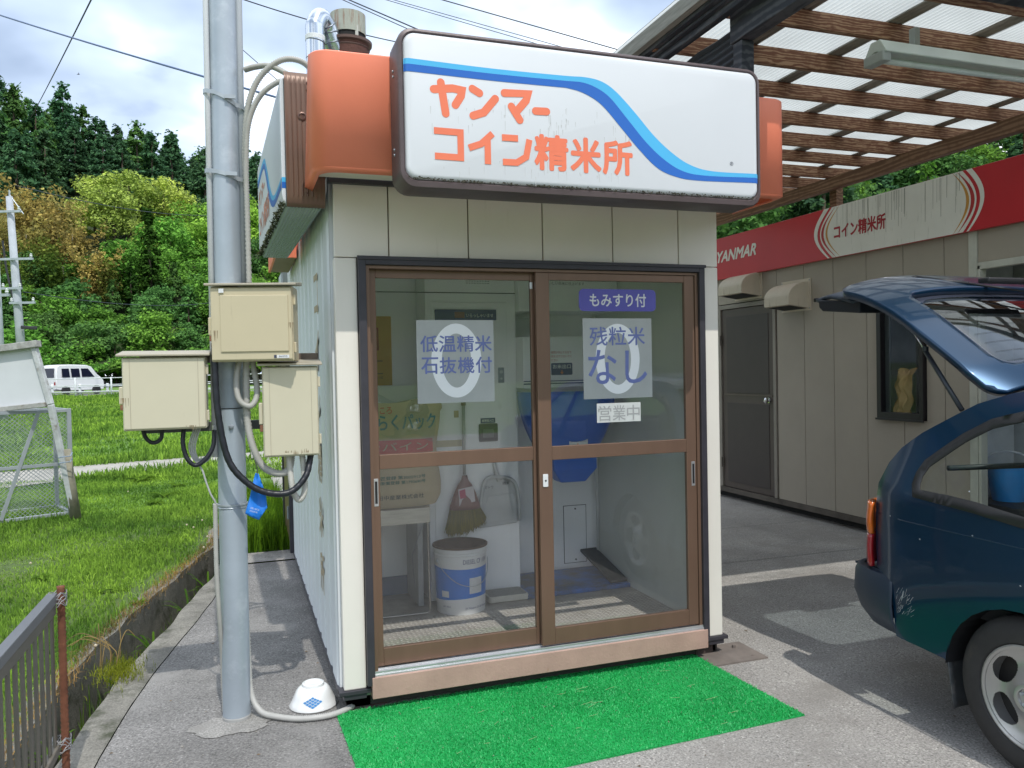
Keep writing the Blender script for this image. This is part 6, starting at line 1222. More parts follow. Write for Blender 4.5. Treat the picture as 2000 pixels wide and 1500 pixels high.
def slab(name, pts, th, mat, par):
    n_ = len(pts); q = MB(); A_ = [p for p in pts]; B_ = [p+fw*th for p in pts]; q.add(A_+B_, [tuple(range(n_)), tuple(range(n_, 2*n_))[::-1]]+[(i, (i+1) % n_, (i+1) % n_+n_, i+n_) for i in range(n_)]); return q.build(name, mat, par, bevel=.003)
slab('panel', [c0, c1, c2_, c3], .02, M('blank_white_panel', (.62, .64, .66), .5, 0, .04, 3), brd)
b = MB(); b.bar(dpt(-172, 704, bd-.03), dpt(76, 671, bd-.03), .09, .07); b.build('top_frame', wgrey, brd, bevel=.006)
b = MB(); b.bar(dpt(-152, 816, bd-.03), dpt(90, 790, bd-.03), .06, .05); b.build('bottom_frame', wgrey, brd, bevel=.006)
b = MB(); b.bar(dpt(64, 668, bd-.02), dpt(99, 790, bd), .055, .06, up=tuple(fw)); b.bar(dpt(99, 790, bd+.001), dpt(146, 1008, bd+.16), .056, .055, up=tuple(fw)); b.build('post', M('peeling_white_timber', (.50, .52, .52), .8, 0, .2, 10, col2=(.22, .19, .15), d2=.56, s2=10, bump=.3), brd, bevel=.008)
b = MB(); b.tube([dpt(128, 878, bd+.12), dpt(137, 940, bd+.14), dpt(148, 1012, bd+.18)], .052, 12, rf=lambda t, i: .046+.01*t); b.build('prop_post', M('old_log', (.27, .25, .19), .9, 0, .3, 9, bump=.5), brd, smooth=True)
b = MB()
for z in (905, 894): b.tube([dpt(115, z, bd+.0), dpt(125, z-2, bd-.02), dpt(137, z-3, bd-.0), dpt(141, z-10, bd+.1)], .006, 6)
b.build('lashing_wire', M('blue_grey_wire', (.25, .32, .42), .5), brd)
# ================================================================== ROADSIDE
wr = M('white_rail', (.66, .68, .70), .45, 0, .05, 4)
gr = thing('guard_rail', 'white pipe guard rail with slim posts along the near side of the road', 'guard rail', tuple(dep(-26, 45, .3)))
def lat_at(px, d): return d*(px-1000)/1554
for i in range(-12, 16):
    l = lat_at(147, 45)+i*2.04; b = MB(); b.tube([dep(l, 45, .25), dep(l, 45, 1.46-.0)], .045, 8); b.build('post', wr, gr, smooth=True)
for z in (1.40, 1.02, .66):
    b = MB(); b.tube([dep(-55, 45, z-.20), dep(-22, 45, z+.02), dep(8, 45, z+.25)], .028, 6); b.build('rail', wr, gr, smooth=True)
g2_ = thing('guard_fence', 'white guard fence with thick posts beyond the slim guard rail', 'guard rail', tuple(dep(-26, 46.5, .3)))
for i in range(-10, 14):
    l = lat_at(156, 46.8)+i*1.62; b = MB(); b.tube([dep(l, 46.8, .2), dep(l, 46.8, 1.10)], .075, 8); b.build('post', wr, g2_, smooth=True)
for z in (.95, .62): b = MB(); b.tube([dep(-55, 46.7, z-.15), dep(8, 46.7, z+.12)], .032, 6); b.build('rail', wr, g2_, smooth=True)
# van
van = thing('van', 'white kei-size van with dark windows driving on the road behind the rails', 'van', (0, 0, 0))
vw = M('van_white', (.74, .75, .76), .25, 0, .02, 3, coat=.6); vg = M('van_dark_glass', (.012, .014, .03), .06, 0, .1, 3); vt = M('van_tyre', (.02, .02, .022), .7)
VL, VW_, VH = 3.6, 1.55, 1.92
def vx(x, z): # cross-section inset
    return VW_/2-(.0 if z < 1.0 else .13*((z-1.0)/.92)**1.3)-.02*(z < .4)
pr = [(0, .35), (-.02, .6), (0, 1.05), (.05, 1.45), (.14, 1.80), (.30, 1.90), (1.2, 1.93), (2.3, 1.90), (2.65, 1.80), (3.05, 1.28), (3.35, 1.05), (3.5, .85), (3.55, .55), (3.5, .28), (2.9, .25), (.6, .25)]
b = MB(); secs = 7; rings = []
for k in range(secs+1):
    s_ = -1+2*k/secs; rr_ = []
    for x, z in pr: y = vx(x, z)*s_*(1 if abs(s_) < .99 else 1); e = 1-.018*abs(s_)**6; rr_.append((1.75+(x-1.75)*e, y, .95+(z-.95)*(1-.03*abs(s_)**6)))
    rings.append(rr_)
b.ring(rings, True, (True, True)); body = b.build('body', vw, van, auto=35, bevel=.03)
def vwin(nm, pts): b = MB(); b.add(pts, [tuple(range(len(pts)))]); b.build(nm, vg, van)
for s_ in (-1, 1):
    for x0, x1, xt0, xt1 in ((.42, .98, .45, .96), (1.10, 1.72, 1.09, 1.70), (1.85, 2.78, 1.83, 2.35)):
        pts = [(x0, s_*(vx(0, 1.12)+.012), 1.12), (x1, s_*(vx(0, 1.12)+.012), 1.12), (xt1, s_*(vx(0, 1.66)+.012), 1.66), (xt0, s_*(vx(0, 1.66)+.012), 1.66)]; vwin('window', pts if s_ < 0 else pts[::-1])
vwin('window', [(.005-.02, -.60, 1.10), (-.015, .60, 1.10), (.095-.02, .53, 1.68), (.075, -.53, 1.68)][::-1])
vwin('windscreen', [(3.06, -.62, 1.27), (3.06, .62, 1.27), (2.70, .55, 1.77), (2.70, -.55, 1.77)])
for x in (.62, 2.86):
    for s_ in (-1, 1):
        b = MB(); b.lathe([(.001, -.005), (.15, 0), (.16, .02), (.265, .02), (.275, 0), (.275, -.14), (.001, -.14)], (x, s_*(VW_/2-.02), .28), 18, 0, 'y') ; b.build('wheel', vt, van, smooth=False)
        b = MB(); b.lathe([(.001, .028*s_), (.13, .022*s_), (.15, .0)], (x, s_*(VW_/2+.0), .28), 14, 0, 'y'); b.build('hubcap', galv, van)
b = MB(); b.box(-.035, -.022, -.17, .17, .42, .58); b.build('number_plate', M('yellow_plate', (.65, .48, .04), .5), van)
for s_ in (-1, 1): b = MB(); b.box(-.034, -.02, s_*.66-.05, s_*.66+.05, .62, .82); b.build('tail_light', M('tail_red', (.35, .02, .02), .3), van)
b = MB(); b.box(-.04, -.018, -.68, .68, .33, .41); b.build('bumper', M('van_bumper', (.45, .46, .47), .5), van, bevel=.01)
vc = dep(lat_at(100, 50.6)+.35, 49.6, .38); ang = math.atan2(RY.y*.93+RX.y*.37, RY.x*.93+RX.x*.37)
van.location = vc; van.rotation_euler = (0, 0, ang)
# utility poles far left
pm_ = M('far_concrete_pole', (.40, .43, .47), .8, 0, .15, 2)
def upole(label, px0, px1, d, z1, z0=.2, r=.16, arms=()):
    b0, b1 = dep(lat_at(px1, d), d, z0-.5), dep(lat_at(px0, d), d, z1); t = thing('utility_pole', label, 'utility pole', tuple(b0)); b = MB(); b.tube([b0, b1], r, 14, rf=lambda t_, i: r*(1.12-.35*t_)); b.build('shaft', pm_, t, smooth=True)
    for z, a, c in arms: 
        x_ = b0.lerp(b1, (z-b0.z)/(b1.z-b0.z)); b = MB(); b.bar(x_+RX*a+Vector((0, 0, 0))-RY*.2, x_+RX*c-RY*.2, .09, .09); b.build('crossarm', galv, t)
        for f in (a+.08, c-.08): b = MB(); b.lathe([(.03, 0), (.06, .05), (.04, .09), (.055, .13), (.001, .17)], x_+RX*f-RY*.2+Vector((0, 0, .05)), 8); b.build('insulator', M('porcelain', (.6, .62, .62), .3), t)
    return t, b0, b1
t, a0, a1 = upole('farther slim concrete utility pole with crossarms, left of the hillside', 30, 50, 33, 9.0, r=.165, arms=((8.35, -1.1, .55), (6.4, -.7, .9), (5.2, -.5, .35), (4.6, -.2, .85)))
x_ = a0.lerp(a1, .97); b = MB(); b.tube([x_, x_+Vector((0, 0, .55))], .035, 6); b.build('top_pin', galv, t)
x_ = a0.lerp(a1, .96); b = MB(); b.tube([x_+Vector((0, 0, .45)), x_+RX*.55-Vector((0, 0, .35))], .02, 6); b.build('stay', galv, t)
for z, px_ in ((3.6, 66), (2.95, 74)):
    p = dep(lat_at(px_, 33), 32.8, z); b = MB(); b.bar(p-RX*.32, p+RX*.32-Vector((0, 0, .06)), .12, .14); b.build('cable_closure', M('closure_black', (.03, .03, .035), .6), t, bevel=.03)
    p = p-RX*1.3;
for k, (pa_, pb_) in enumerate((((15, 410), (35, 585)), ((22, 420), (42, 560)), ((5, 470), (30, 600)))):
    b = MB(); b.tube(bez([dpt(pa_[0], pa_[1], 34.5), dpt((pa_[0]+pb_[0])/2-3, (pa_[1]+pb_[1])/2, 34.5), dpt(*pb_, 34.5)], 12), .045, 5); b.build('drop_cable', _m['closure_black'], t)
b = MB(); b.tube([dep(lat_at(54, 34), 34, .2), dep(lat_at(54, 34), 34, 2.9)], .06, 8); b.build('stub_post', pm_, t)
upole('nearer utility pole cut off by the left edge of the photo', -4, 3, 26, 7.2, r=.155, arms=((6.9, -.8, .35), (4.2, -.15, .55)))
# overhead wires
wm = M('wire_dark', (.03, .04, .06), .5); wb = M('wire_blue', (.05, .10, .22), .5)
def wire(label, p, q, r, sag, mat=wm, ext=0.0):
    p, q = Vector(p), Vector(q); d = q-p; p = p-d*ext; q = q+d*ext; n = 24; P = [p.lerp(q, k/n)-Vector((0, 0, sag*4*(k/n)*(1-k/n))) for k in range(n+1)]; b = MB(); b.tube(P, r, 6)
    b.build('overhead_wire', mat, smooth=True, label=label, cat='wire', loc=tuple(P[0]))
wire('thick blue-black wire slanting from the upper left behind the pole to the booth', dpt(-60, 10, 14), dpt(640, 218, 7.6), .013, .03, wb)
wire('thin wire rising steeply from the hilltop to the top edge', dpt(60, 230, 75), dpt(200, -45, 26), .03, .1)
wire('thin wire from the top of the pole to the galvanised duct', dpt(455, -8, 8), dpt(775, 82, 9.5), .006, .03)
wire('first of the thin wires crossing the sky behind the exhaust stack', dpt(630, -18, 12), dpt(840, 76, 11), .007, .0)
wire('second thin wire crossing the sky above the front sign', dpt(650, -14, 12), dpt(850, 72, 11), .010, .0)
wire('third thin wire crossing the sky above the front sign', dpt(680, -22, 25), dpt(1180, 124, 22), .010, .0)
wire('fourth thin wire crossing the sky above the front sign', dpt(720, -14, 25), dpt(1120, 98, 22), .010, .0)
wire('rightmost wire crossing the sky towards the canopy', dpt(830, -10, 18), dpt(1330, 132, 17), .012, .0)
wire('faint wire crossing behind the left sign', dpt(460, 85, 40), dpt(580, 190, 38), .02, .0)
wire('fine wire strung from the far utility pole across the hillside', dpt(30, 362, 33), dpt(420, 420, 60), .018, .4)
wire('fine lower wire strung from the far utility pole across the hillside', dpt(45, 570, 33), dpt(420, 590, 60), .018, .4)
b = MB(); c = dpt(153, 145, 45); b.tube([c-RX*.07, c, c+RX*.09], .03, 8, rf=lambda t, i: (.01, .03, .008)[i]); b.add([c+Vector((0, 0, .01)), c+RX*.02+Vector((0, 0, .13)), c+RX*.05+Vector((0, 0, .01))], [(0, 1, 2)]); b.add([c, c-RX*.13-Vector((0, 0, .01)), c-RX*.02+Vector((0, 0, .02))], [(0, 1, 2)])
b.build('bird', M('bird_dark', (.03, .03, .03), .8), label='tiny dark bird flying above the hill', cat='bird', loc=tuple(c))
# ------------------------------------------------------------------ weeds
wl = leaf_mat('weed_leaf', (.085, .20, .035), .3, .3); dry = leaf_mat('dry_stalk', (.38, .32, .17), .25, .2, hue=(1.1, 1, .8))
def leafy(p, n, L_, W_, mat, label, group, name='leafy_weed', lift=.5, cat='weed'):
    b = MB(); p = Vector(p)
    for k in range(n):
        a = 2*math.pi*k/n+random.uniform(-.3, .3); l = L_*random.uniform(.6, 1.1); e = lift*random.uniform(.5, 1.3); d = Vector((math.cos(a), math.sin(a), 0)); s = Vector((-d.y, d.x, 0)); rg = []
        for i in range(6):
            t_ = i/5; c = p+d*l*t_*(1-.15*t_*e)+Vector((0, 0, l*e*(t_-.65*t_*t_))); w_ = W_*math.sin(math.pi*min(.97, .12+t_*.85))*.5; rg += [c-s*w_+Vector((0, 0, w_*.35)), c, c+s*w_+Vector((0, 0, w_*.35))]
        b.add(rg, [(3*i+j, 3*i+j+1, 3*i+j+4, 3*i+j+3) for i in range(5) for j in (0, 1)])
    return b.build(name, mat, label=label, cat=cat, group=group, loc=tuple(p), smooth=True)
for i, (px_, py_, n_, L_, W_) in enumerate([(275, 940, 9, .26, .07), (320, 970, 8, .22, .06), (300, 985, 7, .18, .06), (285, 1070, 14, .24, .022), (230, 1155, 9, .13, .035), (345, 950, 7, .2, .05), (190, 1160, 8, .10, .03), (270, 1180, 9, .10, .03), (150, 1090, 8, .14, .03), (330, 1040, 8, .13, .03), (80, 1130, 9, .12, .03)]):
    v = _d+_r*((px_-1000)/1554)-_u*((py_-750)/1554); t_ = (.0-CAM.z)/v.z; p = CAM+v*t_; leafy((p.x, p.y, 0), n_, L_, W_, wl, 'broad-leaved weed growing in the lawn left of the ditch', 'broad-leaved weeds in the lawn')
dm_ = leaf_mat('ditch_weed', (.09, .22, .04), .3, .35)
for (x, y, z, n_, L_, lb) in [(-1.20, .28, -.12, 9, .17, 'tuft of narrow green blades rising from the ditch nearest the gate'), (-1.0, .98, -.14, 11, .17, 'green weed tuft in the ditch just left of the mossy kerb break'), (-.93, 1.75, -.20, 12, .22, 'green weed tuft in the middle of the ditch'), (-.76, 2.45, -.20, 13, .26, 'leafy weed tuft in the far ditch beside the pole'), (-.66, 3.1, -.2, 14, .28, 'farthest weed tuft in the ditch behind the pole'), (-1.24, -.1, -.2, 8, .18, 'dark weed tuft in the ditch at the gate stake')]:
    leafy((x, y, z), n_, L_, .014, dm_, lb, None, 'ditch_weed', 1.3)
for k, (x, y, lb) in enumerate([(-1.01, .93, 'yellowing moss and grass tuft growing over the ditch kerb'), ]):
    N = 900; P = np.stack([rng.normal(x, .055, N), rng.normal(y, .10, N), np.full(N, .004)], 1); blades('kerb_tuft', P, rng.uniform(.015, .055, N), rng.uniform(.002, .004, N), leaf_mat('yellow_moss', (.14, .20, .03), .3, .3, hue=(1.1, 1.05, .8)), 1.2, lb, 'grass tuft')
b = MB()
for k in range(9):
    a = rng.uniform(-.5, 1.2); p0 = Vector((-1.08+rng.uniform(-.05, .04), 1.10+rng.uniform(-.06, .08), -.05)); h_ = rng.uniform(.15, .30); b.tube(bez([p0, p0+Vector((.01, 0, h_*.6)), p0+Vector((-.03+.09*math.sin(k*2.2), .03, h_)), p0+Vector((-.05+.16*math.sin(k*2.2), .05, h_*.8))], 12), .0022, 5)
b.build('dry_stalks', dry, label='dry pale stalks standing in the ditch near the kerb tuft', cat='dry grass', loc=(-1.08, 1.1, 0))
N = 2600; y = rng.uniform(-.3, 5, N); x = np.interp(y, [p[1] for p in LIP_L], [p[0] for p in LIP_L])+rng.normal(-.03, .035, N)
blades('edge_dead_grass', np.stack([x, y, np.full(N, .005)], 1), rng.uniform(.02, .07, N), rng.uniform(.002, .004, N), leaf_mat('dead_grass', (.26, .21, .10), .35, .2, hue=(1.1, 1, .8)), 1.4, 'dead brown grass along the lawn edge of the ditch')
N = 700; y = rng.uniform(.3, 5, N); x = np.interp(y, [p[1] for p in LIP_L], [p[0] for p in LIP_L])*.5+np.interp(y, [p[1] for p in LIP_R], [p[0] for p in LIP_R])*.5+rng.normal(0, .06, N)
blades('ditch_grass', np.stack([x, y, np.full(N, -.33)], 1), rng.uniform(.08, .24, N), rng.uniform(.004, .008, N), dm_, .8, 'sparse grass growing along the bottom of the ditch')
# clover flowers
V = []; F = []; wf = leaf_mat('clover_white', (.62, .62, .52), .15, .2, hue=(1, 1, 1))
C = []
for px_, py_ in [(405, 1048), (398, 1069), (365, 1025), (378, 1030), (187, 1261), (300, 905), (320, 912), (395, 1016), (250, 960), (60, 1100)]:
    v = _d+_r*((px_-1000)/1554)-_u*((py_-750)/1554); p = CAM+v*((.07-CAM.z)/v.z); b = MB(); b.lathe([(.001, .010), (.007, .006), (.009, 0), (.006, -.006), (.001, -.008)], p, 8); b.tube([p-Vector((0, 0, .006)), p-Vector((.004, 0, .075))], .001, 4, 1)
    b.build('clover_flower', [wf, wl], label='tiny white clover flower in the grass', cat='flower', group='white clover flowers in the grass', loc=tuple(p))

# fallen leaves and husks on the concrete
b = MB()
for k in range(70):
    x = rng.uniform(-.95, 2.6); y = rng.uniform(-1.3, 2.2)
    if (-.05 < x < 2.0 and y > -.85) or x < interp(CRACK, y)+.03: continue
    c = Vector((x, y, .004)); a = rng.uniform(0, 6.28); l = rng.uniform(.004, .013); d = Vector((math.cos(a), math.sin(a), 0)); s = Vector((-d.y, d.x, 0))*.35
    b.add([c-d*l, c+s*l+Vector((0, 0, .003)), c+d*l+Vector((0, 0, .002)), c-s*l], [(0, 1, 2, 3)])
b.build('leaf_litter', M('litter_brown', (.13, .09, .05), .9, 0, .5, 30), label='tiny dry leaves and husks scattered on the concrete', cat='leaf litter', kind='stuff')

b = MB()
for k in range(160):
    u, v = rng.uniform(.02, .98), rng.beta(1.2, 1.6); c = mp_(u, v)+Vector((0, 0, .0105)); s = rng.uniform(.001, .0035); b.add([c+Vector((-s, 0, 0)), c+Vector((0, -s, 0)), c+Vector((s, 0, 0)), c+Vector((0, s, 0)), c+Vector((0, 0, s))], [(0, 1, 4), (1, 2, 4), (2, 3, 4), (3, 0, 4)])
b.build('mat_grit', M('mat_grit', (.25, .22, .17), .9, 0, .5, 40), label='grit and crumbs trodden onto the green mat', cat='grit', kind='stuff')
for i, (T_, pts) in enumerate(((T1, ((-.150, 1.69, .05), (.155, 1.72, .03))), (T2, ((-.150, 1.42, .04), (.10, 1.30, .02))), (T3, ((.06, 1.165, .018), (-.02, 1.168, .014), (.02, 1.16, .022))))):
    b = MB()
    for x, z, l in pts:
        for q in range(9): xx = x+rng.normal(0, .010); w_ = rng.uniform(.0006, .0018); ll = l*rng.uniform(.3, 1); b.add([T_(xx-w_, -.0126-.0001*q, z), T_(xx+w_, -.0126-.0001*q, z), T_(xx+w_*.3, -.0126-.0001*q, z+(-ll if i < 2 else ll)), T_(xx-w_*.3, -.0126-.0001*q, z+(-ll if i < 2 else ll))], [(0, 1, 2, 3)])
    o = b.build('dirt_streak', M('box_dirt', (.27, .21, .13), .8, 0, .3, 40), (t1, t2, t3)[i]); o['kind'] = 'stuff'
# ================================================================== DARK BLUE ESTATE CAR, TAILGATE OPEN (rear towards the far end)
car = thing('estate_car', 'dark blue estate car with its tailgate raised, parked at the right edge', 'car', (3.03, -2.7, 0))
paint = M('navy_metallic_paint', (.003, .033, .080), .28, .50, .10, 1.2, coat=.5)
blk = M('black_trim', (.015, .016, .018), .5, 0, .1, 20); bump_m = M('bumper_plastic', (.020, .034, .058), .42, 0, .1, 5); interior = M('car_interior_dark', (.018, .020, .024), .8)
cglass = glass_mat('car_side_glass', (.84, .90, .88), .6, .006)
def cofs(s, z):
    o = 0.0
    if z > .92: o += .44*(z-.92)+.25*max(0, z-1.28)**2*8
    else: o += .05*(z-.68)**2*3
    if z < .34: o += .10*((.34-z)/.14)**2
    if s < .36: o += .13*((.36-s)/.36)**2.2
    if s > 3.5: o += .22*((s-3.5)/.76)**2
    o -= .004*(1 if z < .83-.012*(s-1) else 0)*(1 if .2 < s < 3.9 else 0)
    return o
def csurf(side, lift=0.0):
    def f(s, z): x = 2.2+cofs(s, z)-lift; return (x if side < 0 else 6.06-x, -.60-s, z)
    return f
AR, WS = .336, (.862, 3.325)
def arch(cx, r=AR, z0=.30, n=14):
    a0 = math.asin((z0-.27)/r) if z0 > .27 else 0; return [(cx+r*math.cos(math.pi-a0-(math.pi-2*a0)*k/n), .27+r*math.sin(math.pi-a0-(math.pi-2*a0)*k/n)) for k in range(n+1)]
outl = [(.272, .335), (.262, .565), (.145, .600), (.128, .88), (.128, .97), (.165, 1.063), (.222, 1.131), (.318, 1.203), (.42, 1.264), (.535, 1.332), (.66, 1.375), (.78, 1.395), (1.5, 1.415), (2.2, 1.41), (2.5, 1.375), (2.62, 1.34), (3.12, .985), (3.4, .93), (3.9, .83), (4.14, .72), (4.2, .58), (4.2, .28), (3.75, .22)]
outl += arch(3.325, z0=.29)[::-1]+[(2.9, .20), (1.30, .20)]+arch(.862, z0=.29)[::-1]+[(.52, .322), (.40, .330)]
wq = [(.400, .975), (.392, 1.0), (.393, 1.035), (.410, 1.073), (.467, 1.122), (.54, 1.183), (.64, 1.243), (.755, 1.275), (.95, 1.29), (1.22, 1.30), (1.27, 1.29), (1.24, .922), (.865, .943), (.675, .964), (.538, .972)]
wr_ = [(1.34, .93), (1.37, 1.31), (2.10, 1.315), (2.16, .925)]; wf_ = [(2.24, .925), (2.18, 1.315), (2.42, 1.305), (2.98, .95), (2.96, .925)]
def expand(P, d):
    n = len(P); o = []
    A = sum(P[i][0]*P[(i+1) % n][1]-P[(i+1) % n][0]*P[i][1] for i in range(n))
    sg = 1 if A > 0 else -1
    for i in range(n):
        a = Vector(P[i-1]); b_ = Vector(P[i]); c = Vector(P[(i+1) % n]); t0 = (b_-a).normalized(); t1 = (c-b_).normalized(); nn = Vector((t0.y+t1.y, -t0.x-t1.x)).normalized()*sg; o.append(tuple(b_+nn*d))
    return o
for sd_ in (-1, 1):
    V_, F_ = panel(outl, [wq, wr_, wf_], csurf(sd_), .045)
    if sd_ > 0: F_ = [f[::-1] for f in F_]
    b = MB(); b.add(V_, F_); b.build('body_side', paint, car, smooth=True, auto=45)
    for W_ in (wq, wr_, wf_):
        V_, F_ = panel(expand(W_, .036), [expand(W_, -.004)], csurf(sd_, .0035), .03)
        b = MB(); b.add(V_, F_); b.build('window_seal', blk, car, smooth=True, solid=.004 if sd_ < 0 else -.004)
        V_, F_ = panel(expand(W_, .004), [], csurf(sd_, -.008), .06)
        b = MB(); b.add(V_, F_); b.build('side_window', cglass, car, smooth=True)
    f = csurf(sd_, .002)
    for P in ([(1.29, .24), (1.295, .93), (1.32, 1.34)], [(2.19, .22), (2.20, .92), (2.15, 1.36)], [(3.02, .30), (3.05, .95)]):
        b = MB(); b.tube([f(*p) for p in bez([Vector(q) for q in P], 14)], .0025, 5); b.build('door_gap', blk, car)
    b = MB(); b.tube([f(s, .842-.012*(s-.3)) for s in [.16+.16*k for k in range(24)]], .0022, 5); b.build('crease', M('crease_paint', (.014, .045, .10), .3, .4, coat=.8), car, smooth=True)
    # wheels
    for k, s in enumerate(WS):
        xo = 2.235 if sd_ < 0 else 3.825; ax = -1 if sd_ < 0 else 1; yw = -.60-s; R = .290
        tyre = MB(); tyre.lathe([(.188, 0), (.196, ax*.012), (.225, ax*.018), (.262, ax*.010), (.282, -ax*.006), (.290, -ax*.02), (.290, -ax*.15), (.28, -ax*.17), (.19, -ax*.18)], (xo, yw, R), 48, 0, 'x')
        tm = tyre.build('wheel', M('tyre_rubber', (.028, .027, .027), .75, 0, .25, 9, bump=.3, bs=50, col2=(.07, .06, .05), d2=.6, s2=4), car, auto=40)
        b = MB()
        for q in range(64): a = 2*math.pi*q/64; b.add([(xo-ax*(.014), yw+.2885*math.cos(a), R+.2885*math.sin(a)), (xo-ax*(.014), yw+.2885*math.cos(a+.05), R+.2885*math.sin(a+.05)), (xo-ax*.05, yw+.2925*math.cos(a+.06), R+.2925*math.sin(a+.06)), (xo-ax*.05, yw+.2925*math.cos(a+.01), R+.2925*math.sin(a+.01))], [(0, 1, 2, 3)])
        b.build('tread', blk, tm)
        alm = M('alloy_rim', (.44, .44, .43), .35, .75, .08, 6, col2=(.22, .18, .14), d2=.62, s2=9)
        b = MB(); b.lathe([(.190, -ax*.004), (.189, ax*.008), (.183, ax*.010), (.174, ax*.006), (.170, -ax*.02), (.165, -ax*.07)], (xo, yw, R), 48, 0, 'x')
        # dish with five round-ended openings
        def dish(u, v): 
            a = 2*math.pi*u; r = .052+.124*v; return (xo+ax*(.004+.010*(1-v)**2-.020*math.sin(math.pi*v)), yw+r*math.cos(a), R+r*math.sin(a))
        def keep(u, v):
            a = ((u*5) % 1)-.5; r = .052+.124*v; w_ = .40*math.sqrt(max(0, 1-((r-.124)/.042)**2)); return abs(a) > w_*.92
        b.grid(dish, 300, 44, 0, keep); b.lathe([(.060, ax*.008), (.05, ax*.014), (.036, ax*.012), (.034, ax*.004), (.001, ax*.004)], (xo, yw, R), 32, 0, 'x'); b.build('rim', alm, tm, auto=40)
        b = MB(); b.lathe([(.168, -ax*.055), (.001, -ax*.06)], (xo, yw, R), 32, 0, 'x'); b.build('brake_disc', M('brake_dark', (.03, .028, .027), .6, .4), tm)
        b = MB()
        for q in range(4): a = 2*math.pi*q/4+.5; b.cyl((xo+ax*.004, yw+.026*math.cos(a), R+.026*math.sin(a)), (xo+ax*.013, yw+.026*math.cos(a), R+.026*math.sin(a)), .0065, 6)
        b.build('wheel_nut', galv, tm)
        x_0 = 2.2+cofs(s, .5)+.006 if sd_ < 0 else 3.86-cofs(s, .5)-.006; b = MB(); b.grid(lambda u, v: (x_0-ax*.26*v, yw+(AR-.004)*math.cos(math.pi*(.02+.96*u)), .29+(AR-.012)*math.sin(math.pi*(.02+.96*u))), 24, 2); b.grid(lambda u, v: (x_0-ax*.26, yw+(AR-.004)*math.cos(math.pi*u)*(1-v), .29+(AR-.012)*math.sin(math.pi*u)*(1-v)), 24, 2); b.build('wheel_arch', blk, car)
    # mud flap
    xm = 2.235 if sd_ < 0 else 3.825-.16
    b = MB(); b.grid(lambda u, v: (xm-.012+.19*u*(1 if sd_ < 0 else 1), -1.128-.030*v+.012*math.sin(u*5), .335-.20*v), 6, 6); b.build('mud_flap', M('mud_flap', (.05, .055, .058), .6, 0, .3, 14, col2=(.14, .13, .12), d2=.55, s2=14), car, smooth=True, solid=.005)
    # tail lamp
    def lampsurf(u, v, z0, z1): 
        z = z0+(z1-z0)*v; a = u*1.35; t_ = .050+.14*(1-math.cos(a)) ; s = .130-.072*math.sin(a)-.006*math.sin(math.pi*v)+.02*max(0, (z-.80)/.1)*.4
        x = 2.2+t_-.006; return (x if sd_ < 0 else 6.06-x, -.60-s, z)
    for z0, z1, nm, mm in ((.602, .742, 'tail_lamp', M('lamp_red', (.33, .012, .018), .12, 0, .1, 30, coat=.8)), (.746, .885, 'indicator_lamp', M('lamp_orange', (.62, .13, .015), .12, 0, .1, 30, coat=.8))):
        b = MB(); b.grid(lambda u, v: lampsurf(u, v, z0, z1), 10, 8); b.build(nm, mm, car, smooth=True, solid=-.02)
    b = MB(); b.box(*((2.30, 2.36) if sd_ < 0 else (3.70, 3.76)), -.74, -.70, .60, .88); b.build('lamp_housing', blk, car)
    b = MB(); xm2 = 2.13 if sd_ < 0 else 3.93; b.box(xm2-.07, xm2+.10, -3.52, -3.44, .95, 1.06); b.build('door_mirror', paint, car, bevel=.03)
# sheet metal: roof, bonnet, windscreen, rear panel
def across(s, z0, crown, n=1.0):
    x0 = 2.2+cofs(s, z0); return x0, 6.06-x0
def roofp(u, v):
    s = .60+1.95*v; z = np.interp(s, [.60, .66, .78, 1.5, 2.2, 2.5, 2.55], [1.345, 1.372, 1.395, 1.415, 1.41, 1.375, 1.36]); x0, x1 = across(s, z, 0); return (x0+(x1-x0)*u, -.60-s, float(z)+.028*(1-(2*u-1)**2)**.8)
b = MB(); b.grid(roofp, 24, 30); b.build('roof', paint, car, smooth=True)
b = MB(); b.grid(lambda u, v: (lambda s: (lambda z, xx: (xx[0]+(xx[1]-xx[0])*u, -.60-s, float(z)+.035*(1-(2*u-1)**2)))(np.interp(s, [3.12, 3.4, 3.9, 4.14, 4.2], [.985, .93, .83, .72, .58]), across(s, float(np.interp(s, [3.12, 3.4, 3.9, 4.14, 4.2], [.985, .93, .83, .72, .58])), 0)))(3.12+1.08*v), 20, 24); b.build('bonnet', paint, car, smooth=True)
b = MB(); b.grid(lambda u, v: (lambda s, z: (lambda xx: (xx[0]+.01+(xx[1]-xx[0]-.02)*u, -.60-s-.04*math.sin(math.pi*u), z))(across(s, z, 0)))(2.58+.52*v, 1.355-.365*v), 16, 8); b.build('windscreen', glass_mat('windscreen_glass', (.75, .82, .80), 1.0), car, smooth=True)
b = MB(); b.grid(lambda u, v: (2.42+1.22*u, -4.80-.05*math.sin(math.pi*u), .25+.35*v), 12, 4); b.build('front_bumper', paint, car, smooth=True)
for x0 in (2.45, 3.25): b = MB(); b.box(x0, x0+.36, -4.84, -4.79, .60, .74); b.build('headlight', M('headlight_glass', (.55, .58, .6), .1, .2), car, bevel=.02)
b = MB(); b.box(2.32, 3.74, -.70, -.655, .40, .60); b.build('rear_panel', paint, car, bevel=.01)
b = MB(); b.box(2.30, 3.76, -2.3, -.70, .50, .56); b.box(2.28, 3.78, -3.9, -2.3, .25, .30); b.box(2.32, 2.335, -1.9, -.72, .56, .90); b.box(3.725, 3.74, -1.9, -.72, .56, .90); b.build('cargo_floor', interior, car)
